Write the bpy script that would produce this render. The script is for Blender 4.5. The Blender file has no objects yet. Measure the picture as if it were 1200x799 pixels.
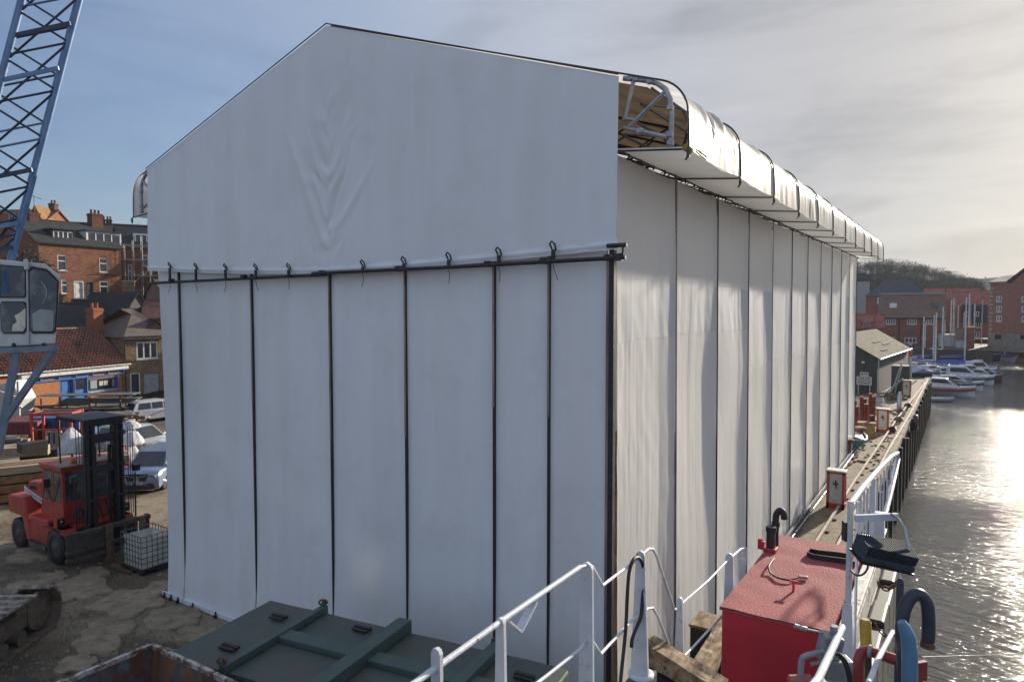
import bpy, math, random
from mathutils import Vector, Matrix, noise
random.seed(7)
SC = bpy.context.scene
COL = SC.collection
R_ = math.radians
# ------------------------------------------------------------------ camera, sky, sun, exposure
YAW = R_(32.8); PITCH = math.atan(42/821); FPX = 821.0; EYE = 8.0
F0 = Vector((-math.sin(YAW), math.cos(YAW), 0)); RT = Vector((math.cos(YAW), math.sin(YAW), 0))
FW = Vector((F0.x*math.cos(PITCH), F0.y*math.cos(PITCH), -math.sin(PITCH)))
UP = Vector((F0.x*math.sin(PITCH), F0.y*math.sin(PITCH), math.cos(PITCH)))
cam = bpy.data.cameras.new('camera'); cam.lens = 36*FPX/1200; cam.sensor_width = 36
cam.clip_start = .1; cam.clip_end = 12000
co = bpy.data.objects.new('camera', cam); COL.objects.link(co); SC.camera = co
co.location = (0, 0, EYE); co.rotation_euler = (math.pi/2-PITCH, 0, YAW)
SUN_AZ = R_(10.6); SUN_EL = R_(15.8)      # azimuth clockwise from +Y
SUNV = Vector((math.sin(SUN_AZ)*math.cos(SUN_EL), math.cos(SUN_AZ)*math.cos(SUN_EL), math.sin(SUN_EL)))
SC.view_settings.view_transform = 'Standard'; SC.view_settings.look = 'None'
SC.view_settings.exposure = 1.28; SC.view_settings.gamma = 1
SC.render.engine = 'CYCLES'
SC.cycles.use_denoising = True; SC.cycles.volume_bounces = 0; SC.cycles.max_bounces = 6
SC.cycles.caustics_reflective = False; SC.cycles.caustics_refractive = False

def nd(nt, typ, **kw):
    n = nt.nodes.new(typ)
    for k, v in kw.items():
        if k.startswith('i_'):
            n.inputs[k[2:].replace('_', ' ')].default_value = v
        else: setattr(n, k, v)
    return n
def mathn(nt, op, a, b=None, clamp=False):
    n = nt.nodes.new('ShaderNodeMath'); n.operation = op; n.use_clamp = clamp
    for i, v in enumerate((a, b)):
        if v is None: continue
        if isinstance(v, (int, float)): n.inputs[i].default_value = v
        else: nt.links.new(v, n.inputs[i])
    return n.outputs[0]
def mixc(nt, f, a, b, blend='MIX'):
    n = nt.nodes.new('ShaderNodeMix'); n.data_type = 'RGBA'; n.blend_type = blend
    for i, v in ((0, f), (6, a), (7, b)):
        if isinstance(v, (int, float)): n.inputs[i].default_value = v
        elif isinstance(v, tuple): n.inputs[i].default_value = (*v, 1)
        else: nt.links.new(v, n.inputs[i])
    return n.outputs[2]
def ramp(nt, f, stops):
    n = nt.nodes.new('ShaderNodeValToRGB'); e = n.color_ramp.elements
    while len(e) < len(stops): e.new(.5)
    for el, (p, c) in zip(e, stops):
        el.position = p; el.color = (c, c, c, 1) if isinstance(c, (int, float)) else (*c, 1)
    nt.links.new(f, n.inputs[0]); return n.outputs[0]

W = bpy.data.worlds.new('World'); SC.world = W; W.use_nodes = True
nt = W.node_tree; nt.nodes.clear(); L = nt.links
sky = nd(nt, 'ShaderNodeTexSky', sky_type='NISHITA', sun_disc=False)
sky.sun_elevation = SUN_EL; sky.sun_rotation = SUN_AZ; sky.air_density = 1.0; sky.dust_density = 1.6; sky.ozone_density = 1.5
tc = nd(nt, 'ShaderNodeTexCoord')
sep = nd(nt, 'ShaderNodeSeparateXYZ'); L.new(tc.outputs['Generated'], sep.inputs[0])
dz = mathn(nt, 'ADD', mathn(nt, 'MAXIMUM', sep.outputs[2], 0), .22)
cx = mathn(nt, 'DIVIDE', sep.outputs[0], dz); cy = mathn(nt, 'DIVIDE', sep.outputs[1], dz)
cv = nd(nt, 'ShaderNodeCombineXYZ'); L.new(cx, cv.inputs[0]); L.new(cy, cv.inputs[1])
mp = nd(nt, 'ShaderNodeMapping'); mp.inputs['Rotation'].default_value = (0, 0, R_(35)); mp.inputs['Scale'].default_value = (.75, 1.1, 1)
L.new(cv.outputs[0], mp.inputs[0])
n1 = nd(nt, 'ShaderNodeTexNoise', i_Scale=.55, i_Detail=8.0, i_Roughness=.62, i_Distortion=.5); L.new(mp.outputs[0], n1.inputs[0])
n2 = nd(nt, 'ShaderNodeTexNoise', i_Scale=1.7, i_Detail=6.0, i_Roughness=.6, i_Distortion=.6); L.new(mp.outputs[0], n2.inputs[0])
dot = nd(nt, 'ShaderNodeVectorMath', operation='DOT_PRODUCT'); L.new(tc.outputs['Generated'], dot.inputs[0]); dot.inputs[1].default_value = SUNV
dt = mathn(nt, 'MAXIMUM', dot.outputs['Value'], 0)
g1 = mathn(nt, 'POWER', dt, 3.5); g2 = mathn(nt, 'POWER', dt, 60.0); g3 = mathn(nt, 'POWER', dt, 700.0)
# thin overcast veil: grey-blue away from the sun, warm and brighter round it
# broken cloud, clear blue gap low left; unseen cloud behind camera added as fill
DV = (-math.sin(R_(-82)), -math.cos(R_(-82)), 0)
dot2 = nd(nt, 'ShaderNodeVectorMath', operation='DOT_PRODUCT'); L.new(tc.outputs['Generated'], dot2.inputs[0]); dot2.inputs[1].default_value = DV
side = ramp(nt, mathn(nt, 'ADD', mathn(nt, 'ADD', dot2.outputs['Value'], 1.0), mathn(nt, 'MULTIPLY', n1.outputs[0], .35)), [(.22, .12), (.58, .93)])
cl = mixc(nt, g1, (1.72, 2.08, 2.75), (2.5, 2.36, 2.24))
glow = mixc(nt, g2, (0, 0, 0), (.5, .42, .3)); glow3 = mixc(nt, g3, (0, 0, 0), (1.6, 1.4, 1.1))
cl = mixc(nt, 1.0, mixc(nt, 1.0, cl, glow, 'ADD'), glow3, 'ADD')
dark = ramp(nt, n2.outputs[0], [(.32, .80), (.45, .96), (.72, 1.07)])
mp3 = nd(nt, 'ShaderNodeMapping'); mp3.inputs['Scale'].default_value = (1.6, 1.6, 11); mp3.inputs['Rotation'].default_value = (R_(4), 0, 0); L.new(tc.outputs['Generated'], mp3.inputs[0])
n3 = nd(nt, 'ShaderNodeTexNoise', i_Scale=1.5, i_Detail=7.0, i_Roughness=.6, i_Distortion=.35); L.new(mp3.outputs[0], n3.inputs[0])
low = ramp(nt, sep.outputs[2], [(.02, .35), (.10, 1.), (.30, .75), (.5, .2)])
strk = ramp(nt, n3.outputs[0], [(.34, (.76,.77,.79)), (.47, (.96,.96,.97)), (.60, (1.,1.,1.)), (.70, (1.14,1.12,1.08))])
cl = mixc(nt, 1.0, cl, dark, 'MULTIPLY')
cl = mixc(nt, low, cl, mixc(nt, 1.0, cl, strk, 'MULTIPLY'))
nsky = mixc(nt, 1.0, sky.outputs[0], (.38, .45, .56), 'MULTIPLY')
fin = mixc(nt, side, nsky, cl)
bg = nd(nt, 'ShaderNodeBackground', i_Strength=.10); L.new(fin, bg.inputs[0])
wo = nd(nt, 'ShaderNodeOutputWorld'); L.new(bg.outputs[0], wo.inputs[0])
sl = bpy.data.lights.new('sun', 'SUN'); sl.energy = 3.6; sl.angle = R_(1.5); sl.color = (1.0, .9, .75)
so = bpy.data.objects.new('sun', sl); COL.objects.link(so)
so.rotation_euler = SUNV.to_track_quat('Z', 'Y').to_euler()

# ------------------------------------------------------------------ helpers: pixel of the photograph -> point on a known plane of the place
def ray(px, py): return FW + RT*((px-600)/FPX) + UP*((399.5-py)/FPX)
def P(px, py, x=None, y=None, z=None, d=None):
    r = ray(px, py)
    t = x/r.x if x is not None else y/r.y if y is not None else (z-EYE)/r.z if z is not None else d
    return Vector((r.x*t, r.y*t, EYE+r.z*t))
def WP(px, d, z=0):                       # ground position at horizontal depth d
    v = F0*d + RT*((px-600)/FPX*d); return Vector((v.x, v.y, z))

def spl(pts, k=5, closed=False):          # smooth curve through points
    pts = [Vector(p) for p in pts]; o = []
    for i in range(len(pts)-1):
        p0, p1, p2, p3 = pts[max(i-1,0)], pts[i], pts[i+1], pts[min(i+2,len(pts)-1)]
        for j in range(k):
            t = j/k; o.append(.5*((2*p1)+(p2-p0)*t+(2*p0-5*p1+4*p2-p3)*t*t+(3*p1-p0-3*p2+p3)*t**3))
    return o+[pts[-1]]
INV = {}
class MB:
    def __init__(s): s.v = []; s.f = []; s.sm = []; s.M = None
    def add(s, vs, fs, smooth=False):
        b = len(s.v)
        s.v += [Vector(v) if s.M is None else s.M @ Vector(v) for v in vs]
        s.f += [tuple(b+i for i in f) for f in fs]; s.sm += [smooth]*len(fs); return s
    def box(s, x0, x1, y0, y1, z0, z1):
        return s.add([(x0,y0,z0),(x1,y0,z0),(x1,y1,z0),(x0,y1,z0),(x0,y0,z1),(x1,y0,z1),(x1,y1,z1),(x0,y1,z1)],
                     [(0,3,2,1),(4,5,6,7),(0,1,5,4),(1,2,6,5),(2,3,7,6),(3,0,4,7)])
    def cbox(s, c, sz, rz=0, rx=0, ry=0):
        m = Matrix.Translation(c) @ Matrix.Rotation(rz,4,'Z') @ Matrix.Rotation(ry,4,'Y') @ Matrix.Rotation(rx,4,'X')
        h = Vector(sz)/2
        vs = [m @ Vector((sx*h.x, sy*h.y, sz_*h.z)) for sz_ in (-1,1) for sx, sy in ((-1,-1),(1,-1),(1,1),(-1,1))]
        return s.add(vs, [(0,3,2,1),(4,5,6,7),(0,1,5,4),(1,2,6,5),(2,3,7,6),(3,0,4,7)])
    def beam(s, p, q, w, h, up=(0,0,1)):
        p = Vector(p); q = Vector(q); d = (q-p).normalized(); u = Vector(up)
        if abs(d.dot(u)) > .99: u = Vector((0,1,0))
        sd = d.cross(u).normalized()*w/2; uu = sd.cross(d).normalized()*h/2
        vs = [e + a*sd + b*uu for e in (p, q) for a, b in ((-1,-1),(1,-1),(1,1),(-1,1))]
        return s.add(vs, [(0,1,2,3),(7,6,5,4),(0,4,5,1),(1,5,6,2),(2,6,7,3),(3,7,4,0)])
    def tube(s, pts, r, n=8, cap=True):
        pts = [Vector(p) for p in pts]; k = len(pts); rr = r if isinstance(r, (list, tuple)) else [r]*k
        vs = []; prev = None
        for i, p in enumerate(pts):
            d = (pts[min(i+1,k-1)] - pts[max(i-1,0)])
            d = d.normalized() if d.length > 1e-9 else Vector((0,0,1))
            if prev is None: a = d.orthogonal().normalized()
            else:
                a = prev - d*prev.dot(d); a = a.normalized() if a.length > 1e-6 else d.orthogonal().normalized()
            prev = a; b = d.cross(a)
            vs += [p + (a*math.cos(2*math.pi*j/n) + b*math.sin(2*math.pi*j/n))*rr[i] for j in range(n)]
        s.add(vs, [(i*n+j, i*n+(j+1)%n, (i+1)*n+(j+1)%n, (i+1)*n+j) for i in range(k-1) for j in range(n)], True)
        if cap: s.add(vs[:n], [tuple(reversed(range(n)))]); s.add(vs[-n:], [tuple(range(n))])
        return s
    def lathe(s, c, prof, n=16, axis='Z', cap=True):
        c = Vector(c); vs = []
        for r, h in prof:
            for j in range(n):
                a = 2*math.pi*j/n; x, y = r*math.cos(a), r*math.sin(a)
                vs.append(c + Vector((x,y,h) if axis == 'Z' else (x,h,y) if axis == 'Y' else (h,x,y)))
        k = len(prof)
        s.add(vs, [(i*n+j, i*n+(j+1)%n, (i+1)*n+(j+1)%n, (i+1)*n+j) for i in range(k-1) for j in range(n)], True)
        return s.add(vs[:n], [tuple(reversed(range(n)))]).add(vs[-n:], [tuple(range(n))]) if cap else s
    def prism(s, poly, p0, vec):          # poly: list of 3D points, extruded by vec
        a = [Vector(p)+Vector(p0) for p in poly]; v = Vector(vec); n = len(a)
        return s.add(a + [q+v for q in a], [tuple(range(n)), tuple(reversed(range(n, 2*n)))] + [(i, i+n, (i+1)%n+n, (i+1)%n) for i in range(n)])
    def grid(s, fn, nu, nv, smooth=True):
        vs = [fn(i/nu, j/nv) for j in range(nv+1) for i in range(nu+1)]
        return s.add(vs, [(j*(nu+1)+i, j*(nu+1)+i+1, (j+1)*(nu+1)+i+1, (j+1)*(nu+1)+i) for j in range(nv) for i in range(nu)], smooth)
    def build(s, name, mat, parent=None, kind=None, label=None, cat=None, group=None, world=False, bevel=0, recalc=True):
        vs = s.v
        if world and parent is not None and parent in INV: 
            iv = INV[parent]; vs = [iv @ v for v in vs]
        me = bpy.data.meshes.new(name); me.from_pydata([tuple(v) for v in vs], [], s.f); me.update()
        me.polygons.foreach_set('use_smooth', s.sm)
        if recalc:
            import bmesh
            b = bmesh.new(); b.from_mesh(me); bmesh.ops.recalc_face_normals(b, faces=b.faces); b.to_mesh(me); b.free()
        me.materials.append(mat)
        o = bpy.data.objects.new(name, me); COL.objects.link(o)
        if parent is not None: o.parent = parent
        if bevel:
            m = o.modifiers.new('bevel', 'BEVEL'); m.width = bevel; m.segments = 2; m.limit_method = 'ANGLE'; m.angle_limit = R_(40)
        tag(o, label, cat, group, kind)
        if parent in INV: INV[o] = INV[parent]
        return o
def tag(o, label=None, cat=None, group=None, kind=None):
    for k, v in (('label', label), ('category', cat), ('group', group), ('kind', kind)):
        if v: o[k] = v
def thing(name, label, cat, loc=(0,0,0), rz=0, group=None):
    o = bpy.data.objects.new(name, None); COL.objects.link(o); o.location = loc; o.rotation_euler = (0,0,rz); o.empty_display_size = .2
    tag(o, label, cat, group)
    INV[o] = (Matrix.Translation(loc) @ Matrix.Rotation(rz,4,'Z')).inverted(); return o
def copy_tree(o, loc=None, rz=None, label=None, parent=None):
    c = o.copy(); COL.objects.link(c)
    if parent is not None: c.parent = parent
    if loc is not None: c.location = loc
    if rz is not None: c.rotation_euler = (0,0,rz)
    if label: c['label'] = label
    for ch in [x for x in ALLCH.get(o, [])]: copy_tree(ch, parent=c)
    return c
ALLCH = {}
def index_children():
    ALLCH.clear()
    for x in bpy.data.objects:
        if x.parent: ALLCH.setdefault(x.parent, []).append(x)

# ------------------------------------------------------------------ materials
def M(name, col, rough=.6, metal=0, col2=None, scale=4, lo=.4, hi=.65, bump=0, bscale=None, detail=6, stretch=None, spec=.5, rust=None, rs=3, rlo=.5, rhi=.6, trans=0):
    m = bpy.data.materials.new(name); m.use_nodes = True; nt = m.node_tree; b = nt.nodes['Principled BSDF']
    b.inputs['Roughness'].default_value = rough; b.inputs['Metallic'].default_value = metal; b.inputs['Specular IOR Level'].default_value = spec
    tc = nd(nt, 'ShaderNodeTexCoord'); vec = tc.outputs['Object']
    if stretch:
        mp = nd(nt, 'ShaderNodeMapping'); mp.inputs['Scale'].default_value = stretch; nt.links.new(vec, mp.inputs[0]); vec = mp.outputs[0]
    c2 = col2 or tuple(x*.72 for x in col)
    n = nd(nt, 'ShaderNodeTexNoise', i_Scale=float(scale), i_Detail=float(detail), i_Roughness=.62); nt.links.new(vec, n.inputs[0])
    f = ramp(nt, n.outputs[0], [(lo, 0.), (hi, 1.)])
    c = mixc(nt, f, tuple(col), tuple(c2))
    if rust:
        n3 = nd(nt, 'ShaderNodeTexNoise', i_Scale=float(rs), i_Detail=9.0, i_Roughness=.7); nt.links.new(tc.outputs['Object'], n3.inputs[0])
        c = mixc(nt, ramp(nt, n3.outputs[0], [(rlo, 0.), (rhi, 1.)]), c, rust)
    nt.links.new(c, b.inputs['Base Color'])
    if bump:
        n4 = nd(nt, 'ShaderNodeTexNoise', i_Scale=float(bscale or scale*4), i_Detail=6.0); nt.links.new(vec, n4.inputs[0])
        bp = nd(nt, 'ShaderNodeBump', i_Strength=1.0, i_Distance=bump); nt.links.new(n4.outputs[0], bp.inputs['Height']); nt.links.new(bp.outputs[0], b.inputs['Normal'])
    if trans:
        t = nd(nt, 'ShaderNodeBsdfTranslucent'); nt.links.new(c, t.inputs[0]); mx = nd(nt, 'ShaderNodeMixShader'); mx.inputs[0].default_value = trans
        nt.links.new(b.outputs[0], mx.inputs[1]); nt.links.new(t.outputs[0], mx.inputs[2]); nt.links.new(mx.outputs[0], nt.nodes['Material Output'].inputs[0])
    return m
def MBrick(name, c1, c2, mortar, bw=.23, rh=.075, ms=.012, dirt=(.05,.04,.035), bump=.01, sq=False, offset=.5):
    m = bpy.data.materials.new(name); m.use_nodes = True; nt = m.node_tree; b = nt.nodes['Principled BSDF']; b.inputs['Roughness'].default_value = .95; b.inputs['Specular IOR Level'].default_value = .12
    tc = nd(nt, 'ShaderNodeTexCoord'); s = nd(nt, 'ShaderNodeSeparateXYZ'); nt.links.new(tc.outputs['Object'], s.inputs[0])
    cv = nd(nt, 'ShaderNodeCombineXYZ'); nt.links.new(mathn(nt, 'ADD', s.outputs[0], s.outputs[1]), cv.inputs[0]); nt.links.new(s.outputs[2], cv.inputs[1])
    br = nd(nt, 'ShaderNodeTexBrick', i_Scale=1.0); nt.links.new(cv.outputs[0], br.inputs[0]); br.offset = offset
    br.inputs['Brick Width'].default_value = bw; br.inputs['Row Height'].default_value = rh; br.inputs['Mortar Size'].default_value = ms
    br.inputs['Color1'].default_value = (*c1, 1); br.inputs['Color2'].default_value = (*c2, 1); br.inputs['Mortar'].default_value = (*mortar, 1); br.inputs['Bias'].default_value = 0
    n = nd(nt, 'ShaderNodeTexNoise', i_Scale=1.3, i_Detail=8.0, i_Roughness=.7); nt.links.new(tc.outputs['Object'], n.inputs[0])
    c = mixc(nt, ramp(nt, n.outputs[0], [(.45, 0.), (.75, .6)]), br.outputs[0], dirt)
    n5 = nd(nt, 'ShaderNodeTexNoise', i_Scale=5.0, i_Detail=3.0); nt.links.new(cv.outputs[0], n5.inputs[0])
    c = mixc(nt, .35, c, mixc(nt, n5.outputs[0], tuple(x*.4 for x in c1), tuple(min(1, x*1.9) for x in c2)))
    nt.links.new(c, b.inputs['Base Color'])
    bp = nd(nt, 'ShaderNodeBump', i_Strength=1.0, i_Distance=bump); nt.links.new(br.outputs['Fac'], bp.inputs['Height']); bp.invert = True; nt.links.new(bp.outputs[0], b.inputs['Normal'])
    return m
def MSlate(name, c1, c2, rw=.3, rh=.22, rough=.75):
    return MBrick(name, c1, c2, tuple(x*.35 for x in c1), rw, rh, .012, dirt=tuple(x*.6 for x in c1), bump=.015)

SHEET = M('white_tarpaulin', (.84,.875,.91), .42, 0, (.79,.805,.82), 1.5, .4, .7, bump=.006, bscale=6, stretch=(1,1,.10), rust=(.70,.72,.74), rs=.8, rlo=.5, rhi=.85, spec=.6, trans=.06)
SHEETS = M('side_tarpaulin', (.92,.91,.895), .36, 0, (.88,.875,.865), 1.1, .35, .7, bump=.004, bscale=9, stretch=(1,1,.12), spec=.7, trans=.42)
SHADEB = M('shade_band_tarpaulin', (.78,.78,.785), .42, 0, (.74,.745,.75), 1.1, .35, .7, bump=.006, bscale=7, stretch=(1,1,.2), spec=.5, trans=.36)  # greyer side sheeting: the eave's shade painted into the colour
SHEETG = M('gable_tarpaulin', (.84,.87,.90), .5, 0, (.80,.815,.83), 1.6, .42, .72, bump=.008, bscale=4, stretch=(1,1,.10), spec=.4, rust=(.72,.74,.75), rs=.7, rlo=.5, rhi=.9, trans=.08)
ROOFSH = M('roof_tarpaulin', (.88,.86,.83), .4, 0, (.80,.78,.74), 1.2, .4, .7, bump=.005, bscale=6, trans=.62)
SOFF = M('soffit_tarpaulin', (.90,.89,.86), .3, 0, (.80,.79,.76), 1.2, .4, .7, bump=.012, bscale=5, trans=.6, spec=.8)
INNER = M('brown_roof_lining', (.36,.26,.16), .7, 0, (.22,.16,.10), 2, .4, .6, trans=.3)  # brown translucent inner sheet, added below the roof panels
ALU = M('galvanised_tube', (.42,.43,.45), .4, .6, (.3,.31,.33), 6, bump=.001)
DARKM = M('dark_steel', (.03,.03,.035), .5, .3, (.05,.045,.04), 6)
PINKP = M('aluminium_keder_track', (.42,.34,.32), .5, .3, (.17,.13,.12), 3, stretch=(1,1,.2))
BLACKR = M('black_rubber', (.018,.018,.02), .6, 0, (.03,.03,.03), 8)
YEL = M('yellow_paint', (.42,.28,.03), .5, 0, (.2,.13,.04), 5)
STRAPM = M('brown_strap', (.14,.09,.05), .7)
WPAINT = M('chipped_white_paint', (.62,.64,.68), .45, 0, (.52,.54,.58), 5, rust=(.26,.16,.10), rs=11, rlo=.61, rhi=.66, bump=.002, bscale=40)
REDTOP = M('gritty_red_deck_paint', (.34,.065,.07), .85, 0, (.22,.075,.06), 1.7, .35, .75, bump=.012, bscale=45, rust=(.40,.15,.15), rs=38, rlo=.48, rhi=.70)
REDF = M('red_paint', (.55,.03,.05), .5, 0, (.45,.028,.045), 1.5, bump=.002, bscale=3)
TIMB = M('rough_timber', (.34,.25,.15), .9, 0, (.14,.09,.05), 9, .4, .6, bump=.02, bscale=18, stretch=(1,.25,1), rust=(.06,.045,.03), rs=14, rlo=.56, rhi=.62)
def GroundMat():
    m = bpy.data.materials.new('dirty_yard_ground'); m.use_nodes = True; nt = m.node_tree; b = nt.nodes['Principled BSDF']
    tc = nd(nt, 'ShaderNodeTexCoord'); v = tc.outputs['Object']; b.inputs['Specular IOR Level'].default_value = .22
    def N(s, d=8., r=.65, dist=0.):
        n = nd(nt, 'ShaderNodeTexNoise', i_Scale=s, i_Detail=d, i_Roughness=r, i_Distortion=dist); nt.links.new(v, n.inputs[0]); return n.outputs[0]
    c = mixc(nt, ramp(nt, N(.35, 8, .65, .6), [(.40, 0.), (.58, 1.)]), (.105,.082,.058), (.20,.155,.105))
    c = mixc(nt, ramp(nt, N(.16, 6, .6, .8), [(.50, 0.), (.58, 1.)]), c, (.27,.22,.155))
    c = mixc(nt, ramp(nt, N(1.3, 9, .75, .4), [(.50, 0.), (.72, .75)]), c, (.04,.035,.03))
    c = mixc(nt, ramp(nt, N(14., 6, .7), [(.55, 0.), (.75, .55)]), c, (.34,.30,.24))
    nt.links.new(c, b.inputs['Base Color'])
    wet = ramp(nt, N(.3, 4, .5, .4), [(.35, .42), (.48, .9)]); nt.links.new(wet, b.inputs['Roughness'])
    h = mathn(nt, 'ADD', mathn(nt, 'MULTIPLY', N(1.3, 9, .75, .4), .6), mathn(nt, 'MULTIPLY', N(14., 6, .7), .12))
    bp = nd(nt, 'ShaderNodeBump', i_Strength=1.0, i_Distance=.12); nt.links.new(h, bp.inputs['Height']); nt.links.new(bp.outputs[0], b.inputs['Normal'])
    return m
def WaterMat():
    m = bpy.data.materials.new('harbour_water'); m.use_nodes = True; nt = m.node_tree; b = nt.nodes['Principled BSDF']
    b.inputs['Base Color'].default_value = (.10,.097,.087,1); b.inputs['Roughness'].default_value = .10; b.inputs['IOR'].default_value = 1.45
    tc = nd(nt, 'ShaderNodeTexCoord')
    def N(s, rot, sc, d=4.):
        mp = nd(nt, 'ShaderNodeMapping'); mp.inputs['Rotation'].default_value = (0,0,R_(rot)); mp.inputs['Scale'].default_value = sc
        nt.links.new(tc.outputs['Object'], mp.inputs[0])
        n = nd(nt, 'ShaderNodeTexNoise', i_Scale=s, i_Detail=d, i_Roughness=.55, i_Distortion=.3); nt.links.new(mp.outputs[0], n.inputs[0]); return n.outputs[0]
    patch = ramp(nt, N(.07, 20, (1,1,1), 3.), [(.35, .45), (.6, 1.)])
    h = mathn(nt, 'ADD', mathn(nt, 'MULTIPLY', N(2.0, 36, (.45,1.9,1)), .22), mathn(nt, 'MULTIPLY', N(6., 30, (.5,1.7,1), 3.), .06))
    h = mathn(nt, 'MULTIPLY', h, patch)
    bp = nd(nt, 'ShaderNodeBump', i_Strength=1.0, i_Distance=1.0); nt.links.new(h, bp.inputs['Height']); nt.links.new(bp.outputs[0], b.inputs['Normal'])
    return m
GROUND = GroundMat(); WATER = WaterMat()
CONC = M('worn_concrete', (.34,.27,.18), .9, 0, (.20,.155,.11), 2.6, .35, .65, bump=.04, bscale=9, rust=(.08,.065,.05), rs=3.5, rlo=.54, rhi=.72)
QCONC = M('quay_concrete', (.26,.205,.14), .9, 0, (.13,.10,.07), 2.2, .35, .65, bump=.02, bscale=12)
QWALL = M('weedy_quay_wall', (.10,.085,.065), .85, 0, (.035,.035,.022), 1.6, .35, .65, bump=.05, bscale=3, stretch=(1,1,1.6))
PILE = M('black_timber_pile', (.028,.024,.02), .8, 0, (.05,.04,.03), 3, bump=.02)
SCRUB = M('bare_scrub', (.040,.034,.024), .95, 0, (.025,.03,.015), .8, spec=.1)
HILLM = M('hillside_soil', (.035,.032,.02), 1, 0, (.022,.027,.014), .3, spec=0)
GLASS = M('window_glass', (.02,.024,.028), .06, 0, (.035,.04,.045), 1, spec=.8)
WFRAME = M('white_window_frame', (.7,.7,.7), .5)
STONEC = M('pale_stone', (.42,.39,.34), .85, 0, (.3,.28,.24), 4)

# ------------------------------------------------------------------ setting: ground, quay, water, hills
QX = -2.95; WZ = -3.7
m = MB()
# one yard and town sheet, with the harbour cut out of it
for poly in ([(-4000,-300),(QX,-300),(QX,92),(-13,92),(-13,150),(-4000,150)], [(-4000,150),(-13,150),(-13,176),(-4000,176)], [(-4000,176),(4000,176),(4000,9000),(-4000,9000)]):
    m.add([(x,y,0) for x,y in poly], [tuple(range(len(poly)))])
m.build('ground', GROUND, kind='structure', recalc=False)
m = MB(); m.add([(-14,-300,WZ),(900,-300,WZ),(900,177,WZ),(-14,177,WZ)], [(0,1,2,3)])
m.build('water', WATER, kind='structure', recalc=False)
m = MB(); m.add([(-15,-301,-5.5),(901,-301,-5.5),(901,178,-5.5),(-15,178,-5.5)], [(0,1,2,3)])
m.build('harbour_bed', QWALL, kind='structure', recalc=False)
qw = thing('quay_wall', 'weathered concrete quay wall above the harbour water beside the white shelter', 'quay wall', (QX, 30, WZ))
def qfn(u, v):
    y = -60+152*u; z = -5.5+5.5*v
    return (QX-.12*v + .07*noise.noise((y*.7, z*1.1, 3)) + .22*(1-v), y, z)
m = MB(); m.grid(qfn, 420, 12, False); m.build('face', QWALL, qw, world=True)
m = MB(); m.box(-12.9,QX-.1, 91.8,92.1,-5.5,-.02); m.box(-13.2,-12.9,92,176,-5.5,-.02); m.build('far_face', QWALL, qw, world=True)
# coping: separate stones as far as one can see them
for i in range(34):
    y0 = 16+2.2*i
    m = MB(); m.box(QX-.42+random.uniform(-.01,.01), QX+.04+random.uniform(-.02,.02), y0+.02, y0+2.17, -.25, .10+random.uniform(-.015,.015))
    m.build('coping_stone', QCONC, qw, world=True, bevel=.02)
m = MB()
for i in range(20): m.box(QX-.4, QX+.02, -30+2.3*i, -30+2.3*i+2.27, -.25, .1)
m.build('coping_behind', QCONC, qw, world=True)
for i in range(24):
    y = 22+2.9*i + random.uniform(-.3,.3)
    m = MB(); m.beam((QX+.12,y,-5.4),(QX+.1,y,random.choice([-.1,-.5,.02])), .26,.26); m.build('timber_pile', PILE, qw, world=True, bevel=.03)
# quay strip of paler concrete
m = MB()
def strip(u, v):
    return (-4.75+1.45*u + (0 if 0<u<1 else .05*noise.noise((v*90,u,1))), 12+78*v, .006+.01*noise.noise((u*4, v*120, 2)))
m.grid(strip, 3, 160, True); m.build('quay_path', QCONC, kind='structure', recalc=False)
# broken concrete slabs in the yard: each an uneven sheet with real broken edges
SLABS = [((150,708),2.0,1.3),((95,690),1.9,1.1),((68,701),1.2,.6),((125,738),1.3,.8),((205,726),1.5,1.0),((112,757),1.2,.7),((30,690),1.3,.8),((90,779),.9,.6),((180,772),1.1,.8),((60,678),1.1,.6),((40,650),1.5,.9),((110,672),1.0,.5),((190,690),1.2,.7),((230,745),1.0,.6)]
for (px, py), rx, ry in SLABS:
    c = P(px, py, z=0); n = 26; a0 = random.random()*6
    pts = []
    for k in range(n):
        a = 2*math.pi*k/n; r = 1+.45*noise.noise((math.cos(a)*1.6+a0*7, math.sin(a)*1.6, a0))+.15*noise.noise((a*5,a0,0))
        pts.append((c.x+rx*.52*r*math.cos(a), c.y+ry*.62*r*math.sin(a)))
    m = MB(); h = .07
    m.add([(x,y,h+.012*noise.noise((x*2,y*2,0))) for x,y in pts]+[(c.x+(x-c.x)*1.06,c.y+(y-c.y)*1.06,-.02) for x,y in pts]+[(c.x,c.y,h)],
          [(k,(k+1)%n,2*n) for k in range(n)]+[(k,k+n,(k+1)%n+n,(k+1)%n) for k in range(n)])
    m.build('concrete_slab', CONC, kind='structure')
# rubble, stones, litter on the yard
m = MB()
for k in range(3400):
    px = random.uniform(0,260); py = random.uniform(610,799); c = P(px, py, z=.04)
    s = random.uniform(.008,.035)*(1 if random.random()<.94 else 2.6)
    a = random.random()*6
    vs = [c+Vector((math.cos(a+j*2.1)*s*random.uniform(.7,1.3), math.sin(a+j*2.1)*s, -.035)) for j in range(3)]+[c+Vector((random.uniform(-.3,.3)*s,random.uniform(-.3,.3)*s, s*.6-.02))]
    m.add(vs, [(0,1,3),(1,2,3),(2,0,3)])
m.build('yard_rubble', M('rubble', (.30,.25,.18), .9, 0, (.12,.10,.08), 5, detail=1), kind='stuff')

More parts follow.
